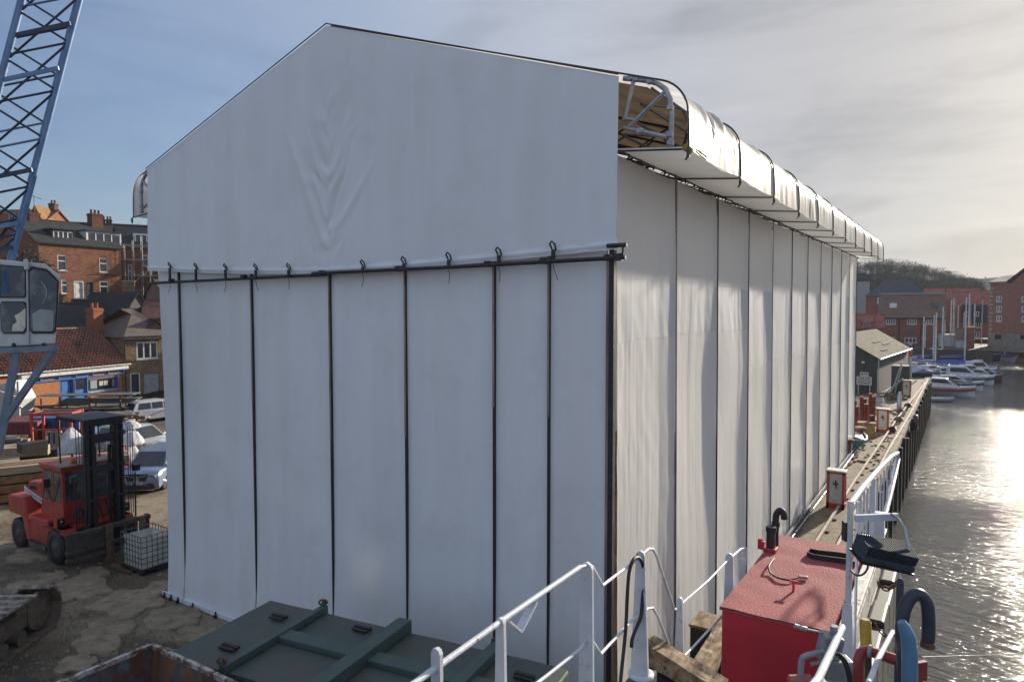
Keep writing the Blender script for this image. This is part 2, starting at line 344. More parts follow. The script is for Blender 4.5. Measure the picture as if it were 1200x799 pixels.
# left hillside behind the street
def hz(d):
    k = [(60,0),(67,1.0),(71,6.6),(73,8.3),(84,8.8),(88,10.2),(102,13.0),(150,17),(400,30)]
    for (a,za),(b,zb) in zip(k, k[1:]):
        if d <= b: return za+(zb-za)*max(0,(d-a))/(b-a)
    return 30
def hfn(u, v):
    px = -420+760*u; d = 60+8*v/.1 if v<.1 else 68+70*((v-.1)/.9)**1.5*1.2
    p = WP(px, d, 0); z = hz(d) + (.5*noise.noise((p.x*.25,p.y*.25,0)) if d>66 and d<73 else 0)
    return (p.x, p.y, z-.02)
m = MB(); m.grid(hfn, 70, 70); m.build('hillside', HILLM, kind='structure', recalc=False)
# right far hills
def ridge1(px):
    k = [(780,300),(940,307),(1003,312),(1030,309),(1050,311),(1075,315),(1110,322),(1140,331),(1165,338),(1250,350),(1500,357)]
    for (a,ya),(b,yb) in zip(k, k[1:]):
        if px <= b: return ya+(yb-ya)*(px-a)/(b-a)
    return 357
def h1(u, v):
    px = 780+560*u; d = 200+220*v; top = EYE+(358-ridge1(px))/FPX*400
    z = (top-5.5)*min(1,v*1.15)**1.2*1.0
    p = WP(px, d, 0); return (p.x, p.y, z-.1+.8*noise.noise((p.x*.03,p.y*.03,0))*v)
m = MB(); m.grid(h1, 90, 30); m.build('wooded_hill', HILLM, kind='structure', recalc=False)
def h2(u, v):
    px = 900+900*u; d = 600+500*v; yy = 328+3*math.sin(px*.02)+2*noise.noise((px*.03,0,0)) + max(0,(px-1250)*.02)
    z = (EYE+(358-yy)/FPX*1050)*min(1,v*1.1)
    p = WP(px, d, 0); return (p.x, p.y, z)
m = MB(); m.grid(h2, 90, 14); m.build('distant_hill', M('distant_field', (.07,.085,.05), 1, 0, (.05,.055,.04), .02, spec=0), kind='structure', recalc=False)
m = MB()
for k in range(2000):
    px = random.uniform(915,1150); v = random.random()**.7; d = 215+190*v; top = EYE+(358-ridge1(px))/FPX*400
    z = (top-5.5)*min(1,v*1.15)**1.2; c = WP(px, d, z); h = random.uniform(4,8); r = h*.42
    m.beam(c, c+Vector((0,0,h*.5)), .14,.14)
    for j in range(95):
        a = random.random()*6.28; rr = r*random.random()**.5; zz = h*(.35+.65*random.random()); rr *= math.sqrt(max(.05,1-((zz/h-.6)/.45)**2))
        q = c+Vector((rr*math.cos(a), rr*math.sin(a), zz)); s = random.uniform(.25,.6)
        e = Vector((random.uniform(-1,1),random.uniform(-1,1),random.uniform(-.2,1.3)))*s; g = Vector((random.uniform(-1,1),random.uniform(-1,1),random.uniform(-1,1)))*s*.55
        m.add([q, q+e, q+g], [(0,1,2)])
m.build('hilltop_wood', SCRUB, kind='stuff', recalc=False)
def shrub(c, r, h, n, name, label, mat, twig=.03, group=None, leaf=.18, bare=False):
    t = thing(name, label, 'tree' if 'tree' in name else 'bush', c, 0, group)
    m = MB(); cr = MB()
    for k in range(n):
        a = random.random()*6.28; rr = r*random.random()**.5; top = Vector((rr*math.cos(a), rr*math.sin(a), h*random.uniform(.45,1)*(1-.3*(rr/r)**2)))
        b0 = Vector((rr*.25*math.cos(a), rr*.25*math.sin(a), 0)); mid = b0.lerp(top,.5)+Vector((random.uniform(-1,1),random.uniform(-1,1),0))*r*.1
        m.tube([b0, mid, top], [twig, twig*.6, twig*.25], 3, False)
        for j in range(4 if bare else 9):
            q = mid.lerp(top, random.random())+Vector([random.uniform(-1,1) for _ in range(3)])*(.3 if bare else .35)
            if bare: cr.tube([mid.lerp(top,random.random()), q+Vector((0,0,.3))], [twig*.35,twig*.15], 3, False)
            else:
                e = Vector([random.uniform(-1,1) for _ in range(3)])*leaf; g = Vector([random.uniform(-1,1) for _ in range(3)])*leaf
                cr.add([q,q+e,q+g],[(0,1,2)])
    m.build('stem', SCRUB, t, recalc=False); cr.build('crown', mat, t, recalc=False)
    return t
IVY = M('dark_leaves', (.035,.06,.02), .6, 0, (.05,.07,.03), 2)
TWIG = M('bare_twigs', (.085,.065,.05), .9, 0, (.05,.04,.03), 2)

# ------------------------------------------------------------------ generic building parts
def wallh(m, x0, x1, z0, z1, holes, y=0, t=.18):
    xs = sorted({x0,x1}|{h[0] for h in holes}|{h[1] for h in holes}); zs = sorted({z0,z1}|{h[2] for h in holes}|{h[3] for h in holes})
    for a,b in zip(xs,xs[1:]):
        for c,d in zip(zs,zs[1:]):
            if any(h[0]-1e-6<=a and b<=h[1]+1e-6 and h[2]-1e-6<=c and d<=h[3]+1e-6 for h in holes): continue
            m.add([(a,y,c),(b,y,c),(b,y,d),(a,y,d)],[(0,1,2,3)])
    for a,b,c,d in holes:
        m.add([(a,y,c),(b,y,c),(b,y+t,c),(a,y+t,c)],[(0,1,2,3)]); m.add([(a,y,d),(b,y,d),(b,y+t,d),(a,y+t,d)],[(3,2,1,0)])
        m.add([(a,y,c),(a,y,d),(a,y+t,d),(a,y+t,c)],[(0,1,2,3)]); m.add([(b,y,c),(b,y,d),(b,y+t,d),(b,y+t,c)],[(3,2,1,0)])
def window(t, x0,x1,z0,z1, y=0, n=2, fw=.07, sill=True, transom=None, mat=None, pm=None, rec=.09):
    m = MB(); mat = mat or WFRAME
    m.box(x0,x1,y+rec-.05,y+rec+.03,z0,z0+fw); m.box(x0,x1,y+rec-.05,y+rec+.03,z1-fw,z1)
    for i in range(n+1):
        xx = x0+(x1-x0-fw)*i/n; m.box(xx,xx+fw,y+rec-.048,y+rec+.028,z0+fw,z1-fw)
    if transom: m.box(x0+fw,x1-fw,y+rec-.045,y+rec+.025,z0+(z1-z0)*transom-fw/2,z0+(z1-z0)*transom+fw/2)
    f = m.build('window', mat, t)
    for i in range(n):
        a = x0+(x1-x0-fw)*i/n+fw; b = x0+(x1-x0-fw)*(i+1)/n
        MB().box(a,b,y+rec,y+rec+.015,z0+fw,z1-fw).build('pane', pm or GLASS, f)
    if sill: MB().box(x0-.08,x1+.08,y-.08,y+rec-.052,z0-.1,z0-.003).build('sill', STONEC, f)
    return f
def door(t, x0,x1,z0,z1, y, mat, frame=None, rec=.1, glaze=None):
    m = MB(); m.box(x0,x1,y+rec,y+rec+.05,z0,z1)
    for a in (z0+.15, z0+(z1-z0)*.55): m.box(x0+.12,x1-.12,y+rec-.02,y+rec,a,a+(z1-z0)*.32)
    d = m.build('door', mat, t)
    f = MB(); f.box(x0-.08,x0,y-.01,y+rec+.05,z0,z1+.08); f.box(x1,x1+.08,y-.01,y+rec+.05,z0,z1+.08); f.box(x0,x1,y-.01,y+rec+.05,z1,z1+.08)
    f.build('door_frame', frame or WFRAME, d); MB().cbox((x1-.1,y+rec-.05,z0+1.0),(.03,.06,.12)).build('handle', DARKM, d)
    if glaze: MB().box(x0+.15,x1-.15,y+rec-.03,y+rec-.021,z0+(z1-z0)*.55,z1-.15).build('pane', GLASS, d)
    return d
class Front:
    """front plane of a building given by two ground points; local x along the front, local y back"""
    def __init__(s, name, label, cat, A, B, z0, group=None):
        s.A = Vector((A.x,A.y,z0)); d = (B-A); d.z = 0; s.len = d.length; s.rz = math.atan2(d.y,d.x); s.u = d.normalized(); s.n = Vector((-s.u.y, s.u.x, 0))
        s.t = thing(name, label, cat, s.A, s.rz, group)
    def at(s, px, py, y=0):
        r = ray(px,py); o = Vector((0,0,EYE)); A = s.A+s.n*y
        k = (A-o).dot(s.n)/r.dot(s.n); q = o+r*k-s.A; return (q.dot(s.u), q.z)
    def rect(s, x0,x1,y0,y1, y=0):
        a = s.at(x0,(y0+y1)/2,y)[0]; b = s.at(x1,(y0+y1)/2,y)[0]; xm=(x0+x1)/2
        return (a,b,s.at(xm,y1,y)[1],s.at(xm,y0,y)[1])
def FR(px0,px1,d):
    c = WP((px0+px1)/2,d); n = c.normalized(); u = Vector((n.y,-n.x,0)); r0 = WP(px0,1); r1 = WP(px1,1); o = []
    for r in (r0,r1): o.append(r*(c.dot(n)/r.dot(n)))
    return o
def body(t, x0,x1,dep,z0,z1,ridge,holes,mat,roofmat,axis='x',over=.25,thick=.1,hip=0, side=True):
    """walls with holes in the front, gabled or hipped roof with ridge along x"""
    m = MB(); wallh(m,x0,x1,z0,z1,holes)
    m.add([(x0,0,z0),(x0,dep,z0),(x0,dep,z1),(x0,0,z1)],[(0,1,2,3)]); m.add([(x1,0,z0),(x1,dep,z0),(x1,dep,z1),(x1,0,z1)],[(3,2,1,0)])
    m.add([(x0,dep,z0),(x1,dep,z0),(x1,dep,z1),(x0,dep,z1)],[(3,2,1,0)])
    if not hip and axis=='x':
        for x in (x0,x1): m.add([(x,0,z1),(x,dep,z1),(x,dep/2,ridge-.02)],[(0,1,2)])
    if axis=='y': 
        for y in (0,dep): m.add([(x0,y,z1),(x1,y,z1),((x0+x1)/2,y,ridge-.02)],[(0,1,2)])
    m.add([(x0+.01,.25,z0),(x1-.01,.25,z0),(x1-.01,.25,z1),(x0+.01,.25,z1)],[(0,1,2,3)])
    m.build('wall', mat, t)
    r = MB(); o = over
    if axis=='y':
        xm=(x0+x1)/2; sl=(ridge-z1)/(xm-x0)
        a=[(x0-o,-o,z1-sl*o),(xm,-o,ridge),(xm,dep+o,ridge),(x0-o,dep+o,z1-sl*o)]; b=[(x1+o,-o,z1-sl*o),(xm,-o,ridge),(xm,dep+o,ridge),(x1+o,dep+o,z1-sl*o)]
        for q in (a,b): r.prism(q,(0,0,0),(0,0,thick))
    elif hip:
        ym=dep/2; sl=(ridge-z1)/ym
        e=[(x0-o,-o,z1-sl*o),(x1+o,-o,z1-sl*o),(x1+o,dep+o,z1-sl*o),(x0-o,dep+o,z1-sl*o),(x0+hip,ym,ridge),(x1-hip,ym,ridge)]
        r.add(e,[(0,1,5,4),(1,2,5),(2,3,4,5),(3,0,4)]); r.box(x0-o,x1+o,-o-.06,-o,z1-sl*o-.15,z1-sl*o)
    else:
        ym=dep/2; sl=(ridge-z1)/ym
        r.prism([(x0-o,-o,z1-sl*o),(x1+o,-o,z1-sl*o),(x1+o,ym,ridge),(x0-o,ym,ridge)],(0,0,0),(0,0,thick))
        r.prism([(x0-o,ym,ridge),(x1+o,ym,ridge),(x1+o,dep+o,z1-sl*o),(x0-o,dep+o,z1-sl*o)],(0,0,0.003),(0,0,thick))
    ro = r.build('roof', roofmat, t); 
    if axis=='x' and not hip: MB().tube([(x0-o,dep/2,ridge+thick),(x1+o,dep/2,ridge+thick)],.09,6).build('ridge_tiles', roofmat, ro)
    return ro
def chimney(ro, x,y,z0,z1,w,mat,pots=2,d=None):
    c = MB().box(x-w/2,x+w/2,y-(d or w)/2,y+(d or w)/2,z0,z1); c.box(x-w/2-.06,x+w/2+.06,y-(d or w)/2-.06,y+(d or w)/2+.06,z1-.25,z1-.1)
    for i in range(pots):
        c.tube([(x-w/2+w*(i+.5)/pots,y,z1),(x-w/2+w*(i+.5)/pots,y,z1+.45)],.12,8)
    return c.build('chimney', mat, ro)

# ------------------------------------------------------------------ the white scaffold shelter
XC = -11.6; XR = -4.98; XL = -18.3; YF = 10.8; NB = 11; BAY = 2.85
YB = [YF+.15] + [11.0+BAY*k for k in range(1, NB+1)]
ZAP = 13.97; SL = (13.97-11.80)/(XC-(-4.9)) * -1
def prof():
    """roof section right of the ridge, ridge -> eave -> curve -> drop"""
    pts = [(XC, ZAP)]
    xe = -4.14
    for k in range(1, 13): x = XC+(xe-XC)*k/12; pts.append((x, ZAP-SL*(x-XC)))
    a0 = math.atan2(1, SL); cxx = xe-.62*math.cos(a0); czz = pts[-1][1]-.62*math.sin(a0)
    for k in range(1, 9): a = a0*(1-k/8); pts.append((cxx+.62*math.cos(a), czz+.62*math.sin(a)))
    pts += [(-3.70, czz-.25), (-3.695, 10.47)]
    return pts
PR = prof()
def plen(pts):
    s = [0]
    for a, b in zip(pts, pts[1:]): s.append(s[-1]+math.dist(a, b))
    return s
PS = plen(PR)
def pat(t):
    s = t*PS[-1]
    for i in range(len(PS)-1):
        if s <= PS[i+1]+1e-9:
            f = (s-PS[i])/(PS[i+1]-PS[i]); return PR[i][0]+(PR[i+1][0]-PR[i][0])*f, PR[i][1]+(PR[i+1][1]-PR[i][1])*f
    return PR[-1]
def mir(x, s): return x if s > 0 else 2*XC-x
sh = thing('scaffold_shelter', 'huge white sheeted shelter with pitched roof standing along the quay', 'shelter', (XC, YF, 0))
def part(m, name, mat, par=sh, **k): return m.build(name, mat, par, world=True, **k)

# gable sheet with creases gathered on the centre line
HKX = [P(px, 315, y=YF).x for px in (208.5,239,273.6,309,347.5,434,481.7,534,592,655)]
def crease(x, z):
    u = x-XC; a = abs(u); d = 0
    env = math.exp(-(a/.62)**2)*max(0,min(1,(z-8.8)/.8))*max(0,min(1,(13.0-z)/1.4))
    w1 = noise.noise((x*.9, z*.9, 5)); w2 = noise.noise((x*1.7, z*1.3, 8)); sl = 1.5+1.2*w1
    ph = z-sl*a+.5*w2
    d += env*.045*noise.noise((ph*3.2, a*.9, 1+(u>0)*7))
    d += env*.030*noise.noise(((z-2.6*a)*6.5+w1, a*1.2, 4+(u>0)*9))
    d += .010*math.exp(-(u/.05)**2)*max(0,min(1,(z-8.9)))*(.5+w2)
    for sx, xa, za, xb, zb, am in ((-1,-1.55,12.3,-.12,9.55,.035),(1,1.55,11.2,.1,9.4,.035),(-1,-1.0,11.0,-.05,9.2,.03),(1,.9,12.6,.05,10.2,.02)):
        t = max(0,min(1,(zb-z)/(zb-za))) if za!=zb else 0
        if zb-.05 <= z <= za: xx = xb+(xa-xb)*(z-zb)/(za-zb); d += am*math.exp(-((u-xx)/.10)**2)*math.sin(math.pi*min(1,max(0,(z-zb)/(za-zb)))**.6)
    for hx in HKX:
        if abs(x-hx) < .5: d += .012*math.exp(-((x-hx)/.07)**2)*math.exp(-max(0,z-hemz(x))/.45) + .006*math.sin((x-hx)*40)*math.exp(-((x-hx)/.2)**2)*math.exp(-max(0,z-hemz(x))/.3)
    d += .030*noise.noise((x*.45, z*.3, 2)) + .007*noise.noise((x*1.9, z*.25, 6)) + .004*noise.noise((x*5, z*.9, 4))
    return d
def hemz(x): return 8.70+.23*min(1,abs((x-XC)/6.7))**1.6
def gfn(u, v):
    x = -18.58+(18.58-4.83)*u; zt = ZAP-.33*abs(x-XC)*1.0 - .02; zb = hemz(x); z = zb+(zt-zb)*v
    return (x, YF-.10-.03*(1-v)-crease(x, z), z)
m = MB(); m.grid(gfn, 340, 130); part(m, 'gable_sheet', SHEETG, recalc=False)
def hfn_(u, v):
    x = -18.6+(18.6-4.81)*u; zb = hemz(x); return (x, YF-.145+.012*math.sin(x*9)-(.02 if .2<v<.8 else 0), zb-.015+.17*v)
m = MB(); m.grid(hfn_, 120, 5); part(m, 'gable_hem', SHEET, recalc=False)
m = MB(); m.tube([(-18.6,YF-.12,ZAP-.33*7), (XC,YF-.12,ZAP+.02), (-4.83,YF-.12,ZAP-.33*(XC+4.83)*-1+.01)], .014, 6); part(m, 'gable_edge_rope', DARKM)
# front wall panels
FX = [-18.38, -17.4, -14.42, -11.73, -9.54, -7.36, -6.18, -5.06]
for i in range(7):
    x0, x1 = FX[i]+.014, FX[i+1]-.014
    def ff(u, v, x0=x0, x1=x1, i=i):
        x = x0+(x1-x0)*u; z = .06+8.86*v
        if i == 0: x += (1-v)*(1-u)*.22
        d = .03*math.sin(math.pi*u)**.7 + .012*noise.noise((x*1.2, z*.3, i)) + .002*noise.noise((x*8, z*.5, i))
        return (x, YF+.04+d-(.12*(1-v)**6), z)
    m = MB(); m.grid(ff, 20, 40); part(m, 'front_panel', SHEET, recalc=False)
    m = MB(); m.box(x0+.02,x1,YF-.12,YF-.07,.02,.14); part(m, 'hem_pocket', SHEET)
    for k in range(3):
        xx = x0+(x1-x0)*(k+.5)/3; m = MB(); m.cbox((xx,YF-.14,.04),(.06,.10,.08)); m.tube([(xx,YF-.14,.04),(xx,YF-.14,.16)],.02,6); part(m, 'floor_clamp', DARKM)
for i, x in enumerate(FX[1:7]):
    m = MB(); m.box(x-.020, x+.020, YF-.02, YF+.06, .05, 8.92); part(m, 'keder_post', DARKM)
    m = MB(); m.box(x-.019, x+.019, YF-.032, YF-.021, [5.2,5.6,5.0,5.3,6.1,6.0][i], 8.92); part(m, 'track_cover', PINKP)
m = MB(); m.box(-5.06,-5.01,YF-.03,YF+.05,.05,8.85); part(m, 'track_cover', PINKP)
m = MB(); m.box(-4.995,-4.905,YF-.06,YF+.04,0,8.92)
for k in range(30): m.box(-4.975,-4.925,YF-.075,YF-.06,.3+.28*k,.36+.28*k)
part(m, 'corner_post', DARKM)
m = MB(); m.tube([(-18.62,YF-.17,8.585),(-14.5,YF-.17,8.63),(-11.65,YF-.17,8.66)], .036, 8); part(m, 'front_rail', DARKM)
m = MB(); m.tube([(-12.0,YF-.24,8.69),(-8,YF-.24,8.72),(-4.62,YF-.24,8.77)], .036, 8); part(m, 'front_rail', DARKM)
m = MB(); m.tube([(-4.95,YF-.24,8.97),(-4.60,YF-.24,8.97)], .036, 8); m.tube([(-4.68,YF-.24,8.75),(-4.66,YF-.24,9.0)],.018,6); m.cbox((-4.75,YF-.22,8.78),(.12,.12,.12)); part(m, 'rail_bracket', DARKM)
for x in FX[1:7]+[-4.95]:
    m = MB(); m.cbox((x,YF-.2,8.70+.012*(x-XC)),(.10,.14,.11)); part(m, 'rail_clamp', DARKM, bevel=.015)
for px in (208.5,239,273.6,309,347.5,434,481.7,534,592,655):
    x = P(px, 315, y=YF).x; zh = hemz(x)+.12; zr = 8.61 if x<-14 else 8.66+.011*(x-XC)
    m = MB(); m.tube([(x-.05,YF-.17,zh-.02),(x-.05,YF-.24,zh+.06),(x,YF-.26,zh+.10),(x+.05,YF-.24,zh+.05),(x+.05,YF-.20,zh-.05)], .016, 6)
    m.cbox((x+.02,YF-.24,(zh+zr)/2-.02),(.06,.04,max(.08,zh-zr-.04)))
    k = part(m, 'hook', DARKM)
    m = MB(); m.tube([(x+.02,YF-.25,zr-.02),(x+.06,YF-.26,zr-.14),(x+random.uniform(-.05,.12),YF-.25,zr-.30)], .007, 4); part(m, 'cord', STRAPM, k)
# side wall panels facing the water: concave between tracks, wrinkled
ZLOW = [7.35,7.38,7.36,6.3,6.3,6.28,6.22,6.2,6.15,6.15,6.1]
ZK = [0,2.3,4.35,6.35,8.42,10.6]
RK = random.Random(3); KV = [[RK.uniform(-.06,.06) if 0<i<5 else 0 for i in range(6)] for _ in range(12)]
def sx(y, z, k, u):
    g = (u/.74)**1.15 if u < .74 else ((1-u)/.26)**.8
    dep = .055+.03*math.sin(k*2.4)**2
    x = XR+.10*(1-z/10.5) - dep*g
    w = .5+.5*noise.noise((y*.4, z*.25, 9))
    x += .011*noise.noise((y*2.2, z*.22, k*3)) * (.6+w) + .0045*noise.noise((y*7, z*.3, k))*(.3+w) + .0012*noise.noise((y*17, z*.35, k))*w + .0035*noise.noise((y*1.5, z*3.5, k))
    d = z-(10.4-.0*k); x += .010*math.sin(y*24+3*noise.noise((y,z,k)))*max(0,min(1,(z-9.5)))**1.5
    for zz in (ZLOW[k],4.35,2.3,5.6):
        if z < zz: x += .011*noise.noise((y*8+(zz-z)*1.5*k%3, zz*3, k))*math.exp(-(zz-z)/.55)*max(0,1-u*1.1)
    for i in range(5):
        if ZK[i] <= z <= ZK[i+1]: f = (z-ZK[i])/(ZK[i+1]-ZK[i]); x += (KV[k][i]*(1-f)+KV[k][i+1]*f)*math.sin(math.pi*u)**.5*.8 + .008*math.sin(f*math.pi)*noise.noise(((y+z*.5)*3.1, z*.8, k+i*5))
    return x
for k in range(NB):
    y0, y1 = YB[k]+.03, YB[k+1]-.03
    def sf(u, v, k=k, y0=y0, y1=y1):
        y = y0+(y1-y0)*u; z = .18+10.34*v; return (sx(y,z,k,u), y, z)
    m = MB(); m.grid(sf, 90, 80); part(m, 'side_panel', SHEETS, recalc=False)
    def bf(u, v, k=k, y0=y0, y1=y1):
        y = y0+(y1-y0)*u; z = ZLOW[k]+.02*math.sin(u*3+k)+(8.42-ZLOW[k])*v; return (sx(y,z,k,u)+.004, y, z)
    m = MB(); m.grid(bf, 90, 16); part(m, 'eave_shade_band', SHADEB, recalc=False)  # shade below the eave, laid on as a greyer strip per bay
    m = MB(); m.tube([(XR+.12,YB[k+1],.1),(XR+.02,YB[k+1],10.55)], .018, 6); part(m, 'keder_post', DARKM if k%3 else PINKP)
    m = MB(); m.tube([(XR+.07,YB[k],10.57),(XR+.07,YB[k+1],10.57)], .03, 6); part(m, 'side_rail', DARKM)
    for j in range(5):
        yy = YB[k]+BAY*(j+.5)/5; m = MB(); m.tube([(XR+.05,yy,10.64),(XR+.12,yy,10.6),(XR+.1,yy,10.48)], .016, 5); part(m, 'side_hook', DARKM)
m = MB(); m.box(XR+.16,XR+.24,YF+.1,YB[-1]+.1,0,.30); part(m, 'base_board', M('blue_grey_base_board', (.09,.11,.15), .6, 0, (.05,.05,.055), 3))
for k in range(NB):
    m = MB(); m.tube([(XR+.30,YB[k]+.1,.16),(XR+.30,YB[k+1]-.1,.16)], .028, 6); part(m, 'base_tube', ALU)
# roof, eave bulges, soffits, straps
def wr(y, s_, k): 
    return .075*noise.noise((y*2.6, s_*1.0+y*1.2, k*2+3))+.035*noise.noise((y*6, s_*1.4+y*3, k))
for k in range(NB):
    for sd in (1,-1):
        y0, y1 = YB[k]-(.15 if k==0 else 0), YB[k+1]
        def rf(u, v, k=k, y0=y0, y1=y1, sd=sd):
            x, z = pat(v); b = math.sin(math.pi*u)**.6; e = max(0,min(1,(v-.55)/.3)) if k else max(0,min(1,(v-.7)/.2))
            x2, z2 = pat(min(1,v+.01)); x1, z1 = pat(max(0,v-.01)); n = Vector((-(z2-z1), x2-x1)).normalized()
            if n.x < 0 and n.y < 0: n = -n
            if v > .97: n = Vector((1,0))
            h = (-.022*b + wr(y0+(y1-y0)*u, v*8, k)*b*(1.0 if k==0 else .45+.3*math.sin(k*2.7)**2))*e
            return (mir(x+n.x*h, sd), y0+(y1-y0)*u, z+n.y*h-(0.05*b*(1 if v>.985 else 0)))
        m = MB(); m.grid(rf, 40, 60); part(m, 'roof_panel', ROOFSH, recalc=False)
        def so_(u, v, k=k, y0=y0, y1=y1, sd=sd):
            y = y0+(y1-y0)*u; b = math.sin(math.pi*u)**.6*math.sin(math.pi*v)**.5
            return (mir(-3.70-(1.26)*v, sd), y, 10.47+.12*v-.04*b+.03*b*noise.noise((y*2.5,v*3,k+9)) - .05*math.sin(math.pi*u)**.6*(1-v))
        m = MB(); m.grid(so_, 30, 14); part(m, 'soffit_panel', SOFF, recalc=False)
for k in range(NB+1):
    for sd in (1,-1):
        y = YB[k] if k else YF+.02
        m = MB(); m.tube([(mir(x+.012,sd),y,z+.012) for x,z in PR]+[(mir(-3.74,sd),y,10.44),(mir(-4.98,sd),y,10.55)], .016, 6); s_ = part(m, 'eave_strap', DARKM)
        m = MB(); m.tube([(mir(-3.70,sd),y,10.47),(mir(-3.66,sd),y-.05,10.35),(mir(-3.72,sd),y-.05,10.26)], .018, 5); m.cbox((mir(-3.68,sd),y-.04,10.36),(.05,.03,.12)); part(m, 'strap_hook', STRAPM, s_)
m = MB(); m.beam((-3.76,YF-.02,10.48),(-3.66,YF+.08,10.40),.05,.09); m.tube([(-3.60,YF+.1,10.40),(-3.5,YF+.3,10.30),(-3.52,YF+.38,10.36),(-3.62,YF+.18,10.45)],.014,5); part(m, 'yellow_ratchet', YEL)
for sd in (1,-1):
    m = MB()
    m.grid(lambda u,v: (mir(XC+(-4.45-XC)*v,sd), YF+.2+(4.5 if sd>0 else NB)*BAY*u, ZAP-.10-SL*(-4.45-XC)*v), 22, 8); part(m, 'roof_lining', INNER, recalc=False)
# end truss in the open eave, traced on its own plane; the further trusses copy the same layout
def tp(px, py): q = P(px, py, y=YF+.08); return (q.x, q.z)
TR = [[(731,92),(745,93),(760,95),(771,98),(780,105),(785,116),(787,135),(786,168)], [(731,150),(752,154),(784,161.5)], [(736,150),(780,107)], [(731,141),(743,93)], [(731,139),(745,141)]]
for k in range(NB+1):
    for sd in (1,-1):
        y = (YF+.08) if k == 0 else YB[k]-.1
        for chain in TR:
            m = MB(); m.tube([(mir(tp(*q)[0],sd), y, tp(*q)[1]) for q in chain], .045 if len(chain)>3 else .036, 8); part(m, 'truss_tube', ALU if k == 0 else DARKM)
        if k == 0:
            for q in ((746,93),(762,95.5),(786,127),(785.5,158),(786,168),(750,154),(740,92)):
                m = MB(); a = tp(*q); m.cbox((mir(a[0],sd),y-.01,a[1]),(.10,.10,.09)); part(m, 'coupler', ALU, bevel=.015)
        m = MB(); n = 9
        bot = [(XC+(-5.1-XC)*i/n, ZAP-.25-SL*(-5.1-XC)*i/n-.65) for i in range(n+1)]; top = [(x, z+.6) for x, z in bot]
        for i in range(n):
            m.tube([(mir(bot[i][0],sd),y,bot[i][1]),(mir(bot[i+1][0],sd),y,bot[i+1][1])],.03,5); m.tube([(mir(top[i][0],sd),y,top[i][1]),(mir(top[i+1][0],sd),y,top[i+1][1])],.03,5)
            m.tube([(mir(bot[i][0],sd),y,bot[i][1]),(mir(top[i+1][0],sd),y,top[i+1][1])],.022,5)
        part(m, 'roof_truss', DARKM)
for j in range(4):
    for sd in (1,-1):
        m = MB()
        for k in range(NB):
            z = 10.85+.22*j; x = -4.9+.18*j
            m.tube([(mir(x,sd),YB[k],z),(mir(x,sd),YB[k+1],z)],.024,5)
            if j in (0,2): m.tube([(mir(x,sd),YB[k],z),(mir(x+.18,sd),(YB[k]+YB[k+1])/2,z+.22),(mir(x,sd),YB[k+1],z)],.018,5)
        part(m, 'purlin', DARKM)
# far side and back
m = MB(); m.grid(lambda u,v: (XL-.05+.04*math.sin(u*NB*math.pi)**2, YF+.1+NB*BAY*u, 10.55*v), 88, 4); part(m, 'landward_wall', SHEET, recalc=False)
m = MB(); ye = YB[-1]+.05
m.add([(XL,ye,0),(XR,ye,0),(XR,ye,11.8),(XC,ye,ZAP-.03),(XL,ye,11.8)],[(0,1,2,3,4)]); part(m, 'back_wall', SHEET, recalc=False)

# ------------------------------------------------------------------ quay furniture
PRED = M('red_orange_paint', (.42,.06,.025), .5, 0, (.3,.05,.02), 6, rust=(.12,.05,.03), rs=9, rlo=.6, rhi=.66)
PWHITE = M('dirty_white_panel', (.46,.46,.44), .5, 0, (.38,.37,.34), 6)
RUST = M('brown_rust', (.17,.07,.04), .85, 0, (.09,.04,.03), 5, bump=.004)
def pump(y, x, label):
    t = thing('supply_cabinet', label, 'cabinet', (x,y,0), 0, 'red framed supply cabinets along the quay')
    m = MB(); 
    for a in (-.28,.28):
        for b in (-.2,.2): m.box(a-.05,a+.05,b-.05,b+.05,0,1.45)
    m.box(-.33,.33,-.25,.25,0,.22); m.box(-.33,.33,-.25,.25,1.38,1.46); m.build('frame', PRED, t, bevel=.008)
    MB().box(-.23,.23,-.225,.225,.22,1.38).build('panel', PWHITE, t)
    MB().box(-.36,.36,-.28,.28,1.46,1.52).build('lid', PWHITE, t, bevel=.01)
    m = MB(); m.cbox((0,-.25,1.02),(.05,.05,.22)); m.cbox((0,-.26,1.0),(.2,.04,.05)); m.tube([(0,-.24,.9),(.06,-.28,.86),(.02,-.27,.8)],.02,6); m.build('hasp', DARKM, t)
pump(30.0,-4.05,'red framed white supply cabinet nearest the shelter corner on the quay')
pump(49.5,-4.1,'middle red framed cabinet beside the rusty posts on the quay')
pump(69.5,-4.0,'farthest red supply cabinet beside the grey shed')
def railtrack(pts, label, nm):
    t = thing(nm, label, 'rail', Vector(pts[0]))
    m = MB()
    for a,b in zip(pts,pts[1:]): m.beam(Vector(a)+Vector((0,0,.16)), Vector(b)+Vector((0,0,.16)), .09,.05); m.beam(Vector(a)+Vector((0,0,.09)), Vector(b)+Vector((0,0,.09)), .03,.11)
    m.build('rail', PALER, t, world=True)
    k = 0
    a = Vector(pts[0]); 
    for a,b in zip(pts,pts[1:]):
        a = Vector(a); b = Vector(b); n = int((b-a).length/1.6)
        for i in range(n):
            c = a.lerp(b,(i+.5)/n); m = MB(); m.cbox(c+Vector((0,0,.03)),(.28,.16,.06)); m.build('chair', RUST, t, world=True)
PALER = M('pale_worn_rail', (.36,.31,.26), .6, .2, (.2,.15,.11), 3)
railtrack([(-3.93,14,0),(-3.90,34,0),(-3.68,55,0),(-3.10,82,0)], 'long pale steel rail running along the quay beside the shelter', 'quay_rail')
railtrack([(-3.28,14,.0),(-3.24,42,0),(-3.06,58,0),(-3.0,86,0)], 'pale steel rail closest to the harbour edge of the quay', 'edge_rail')
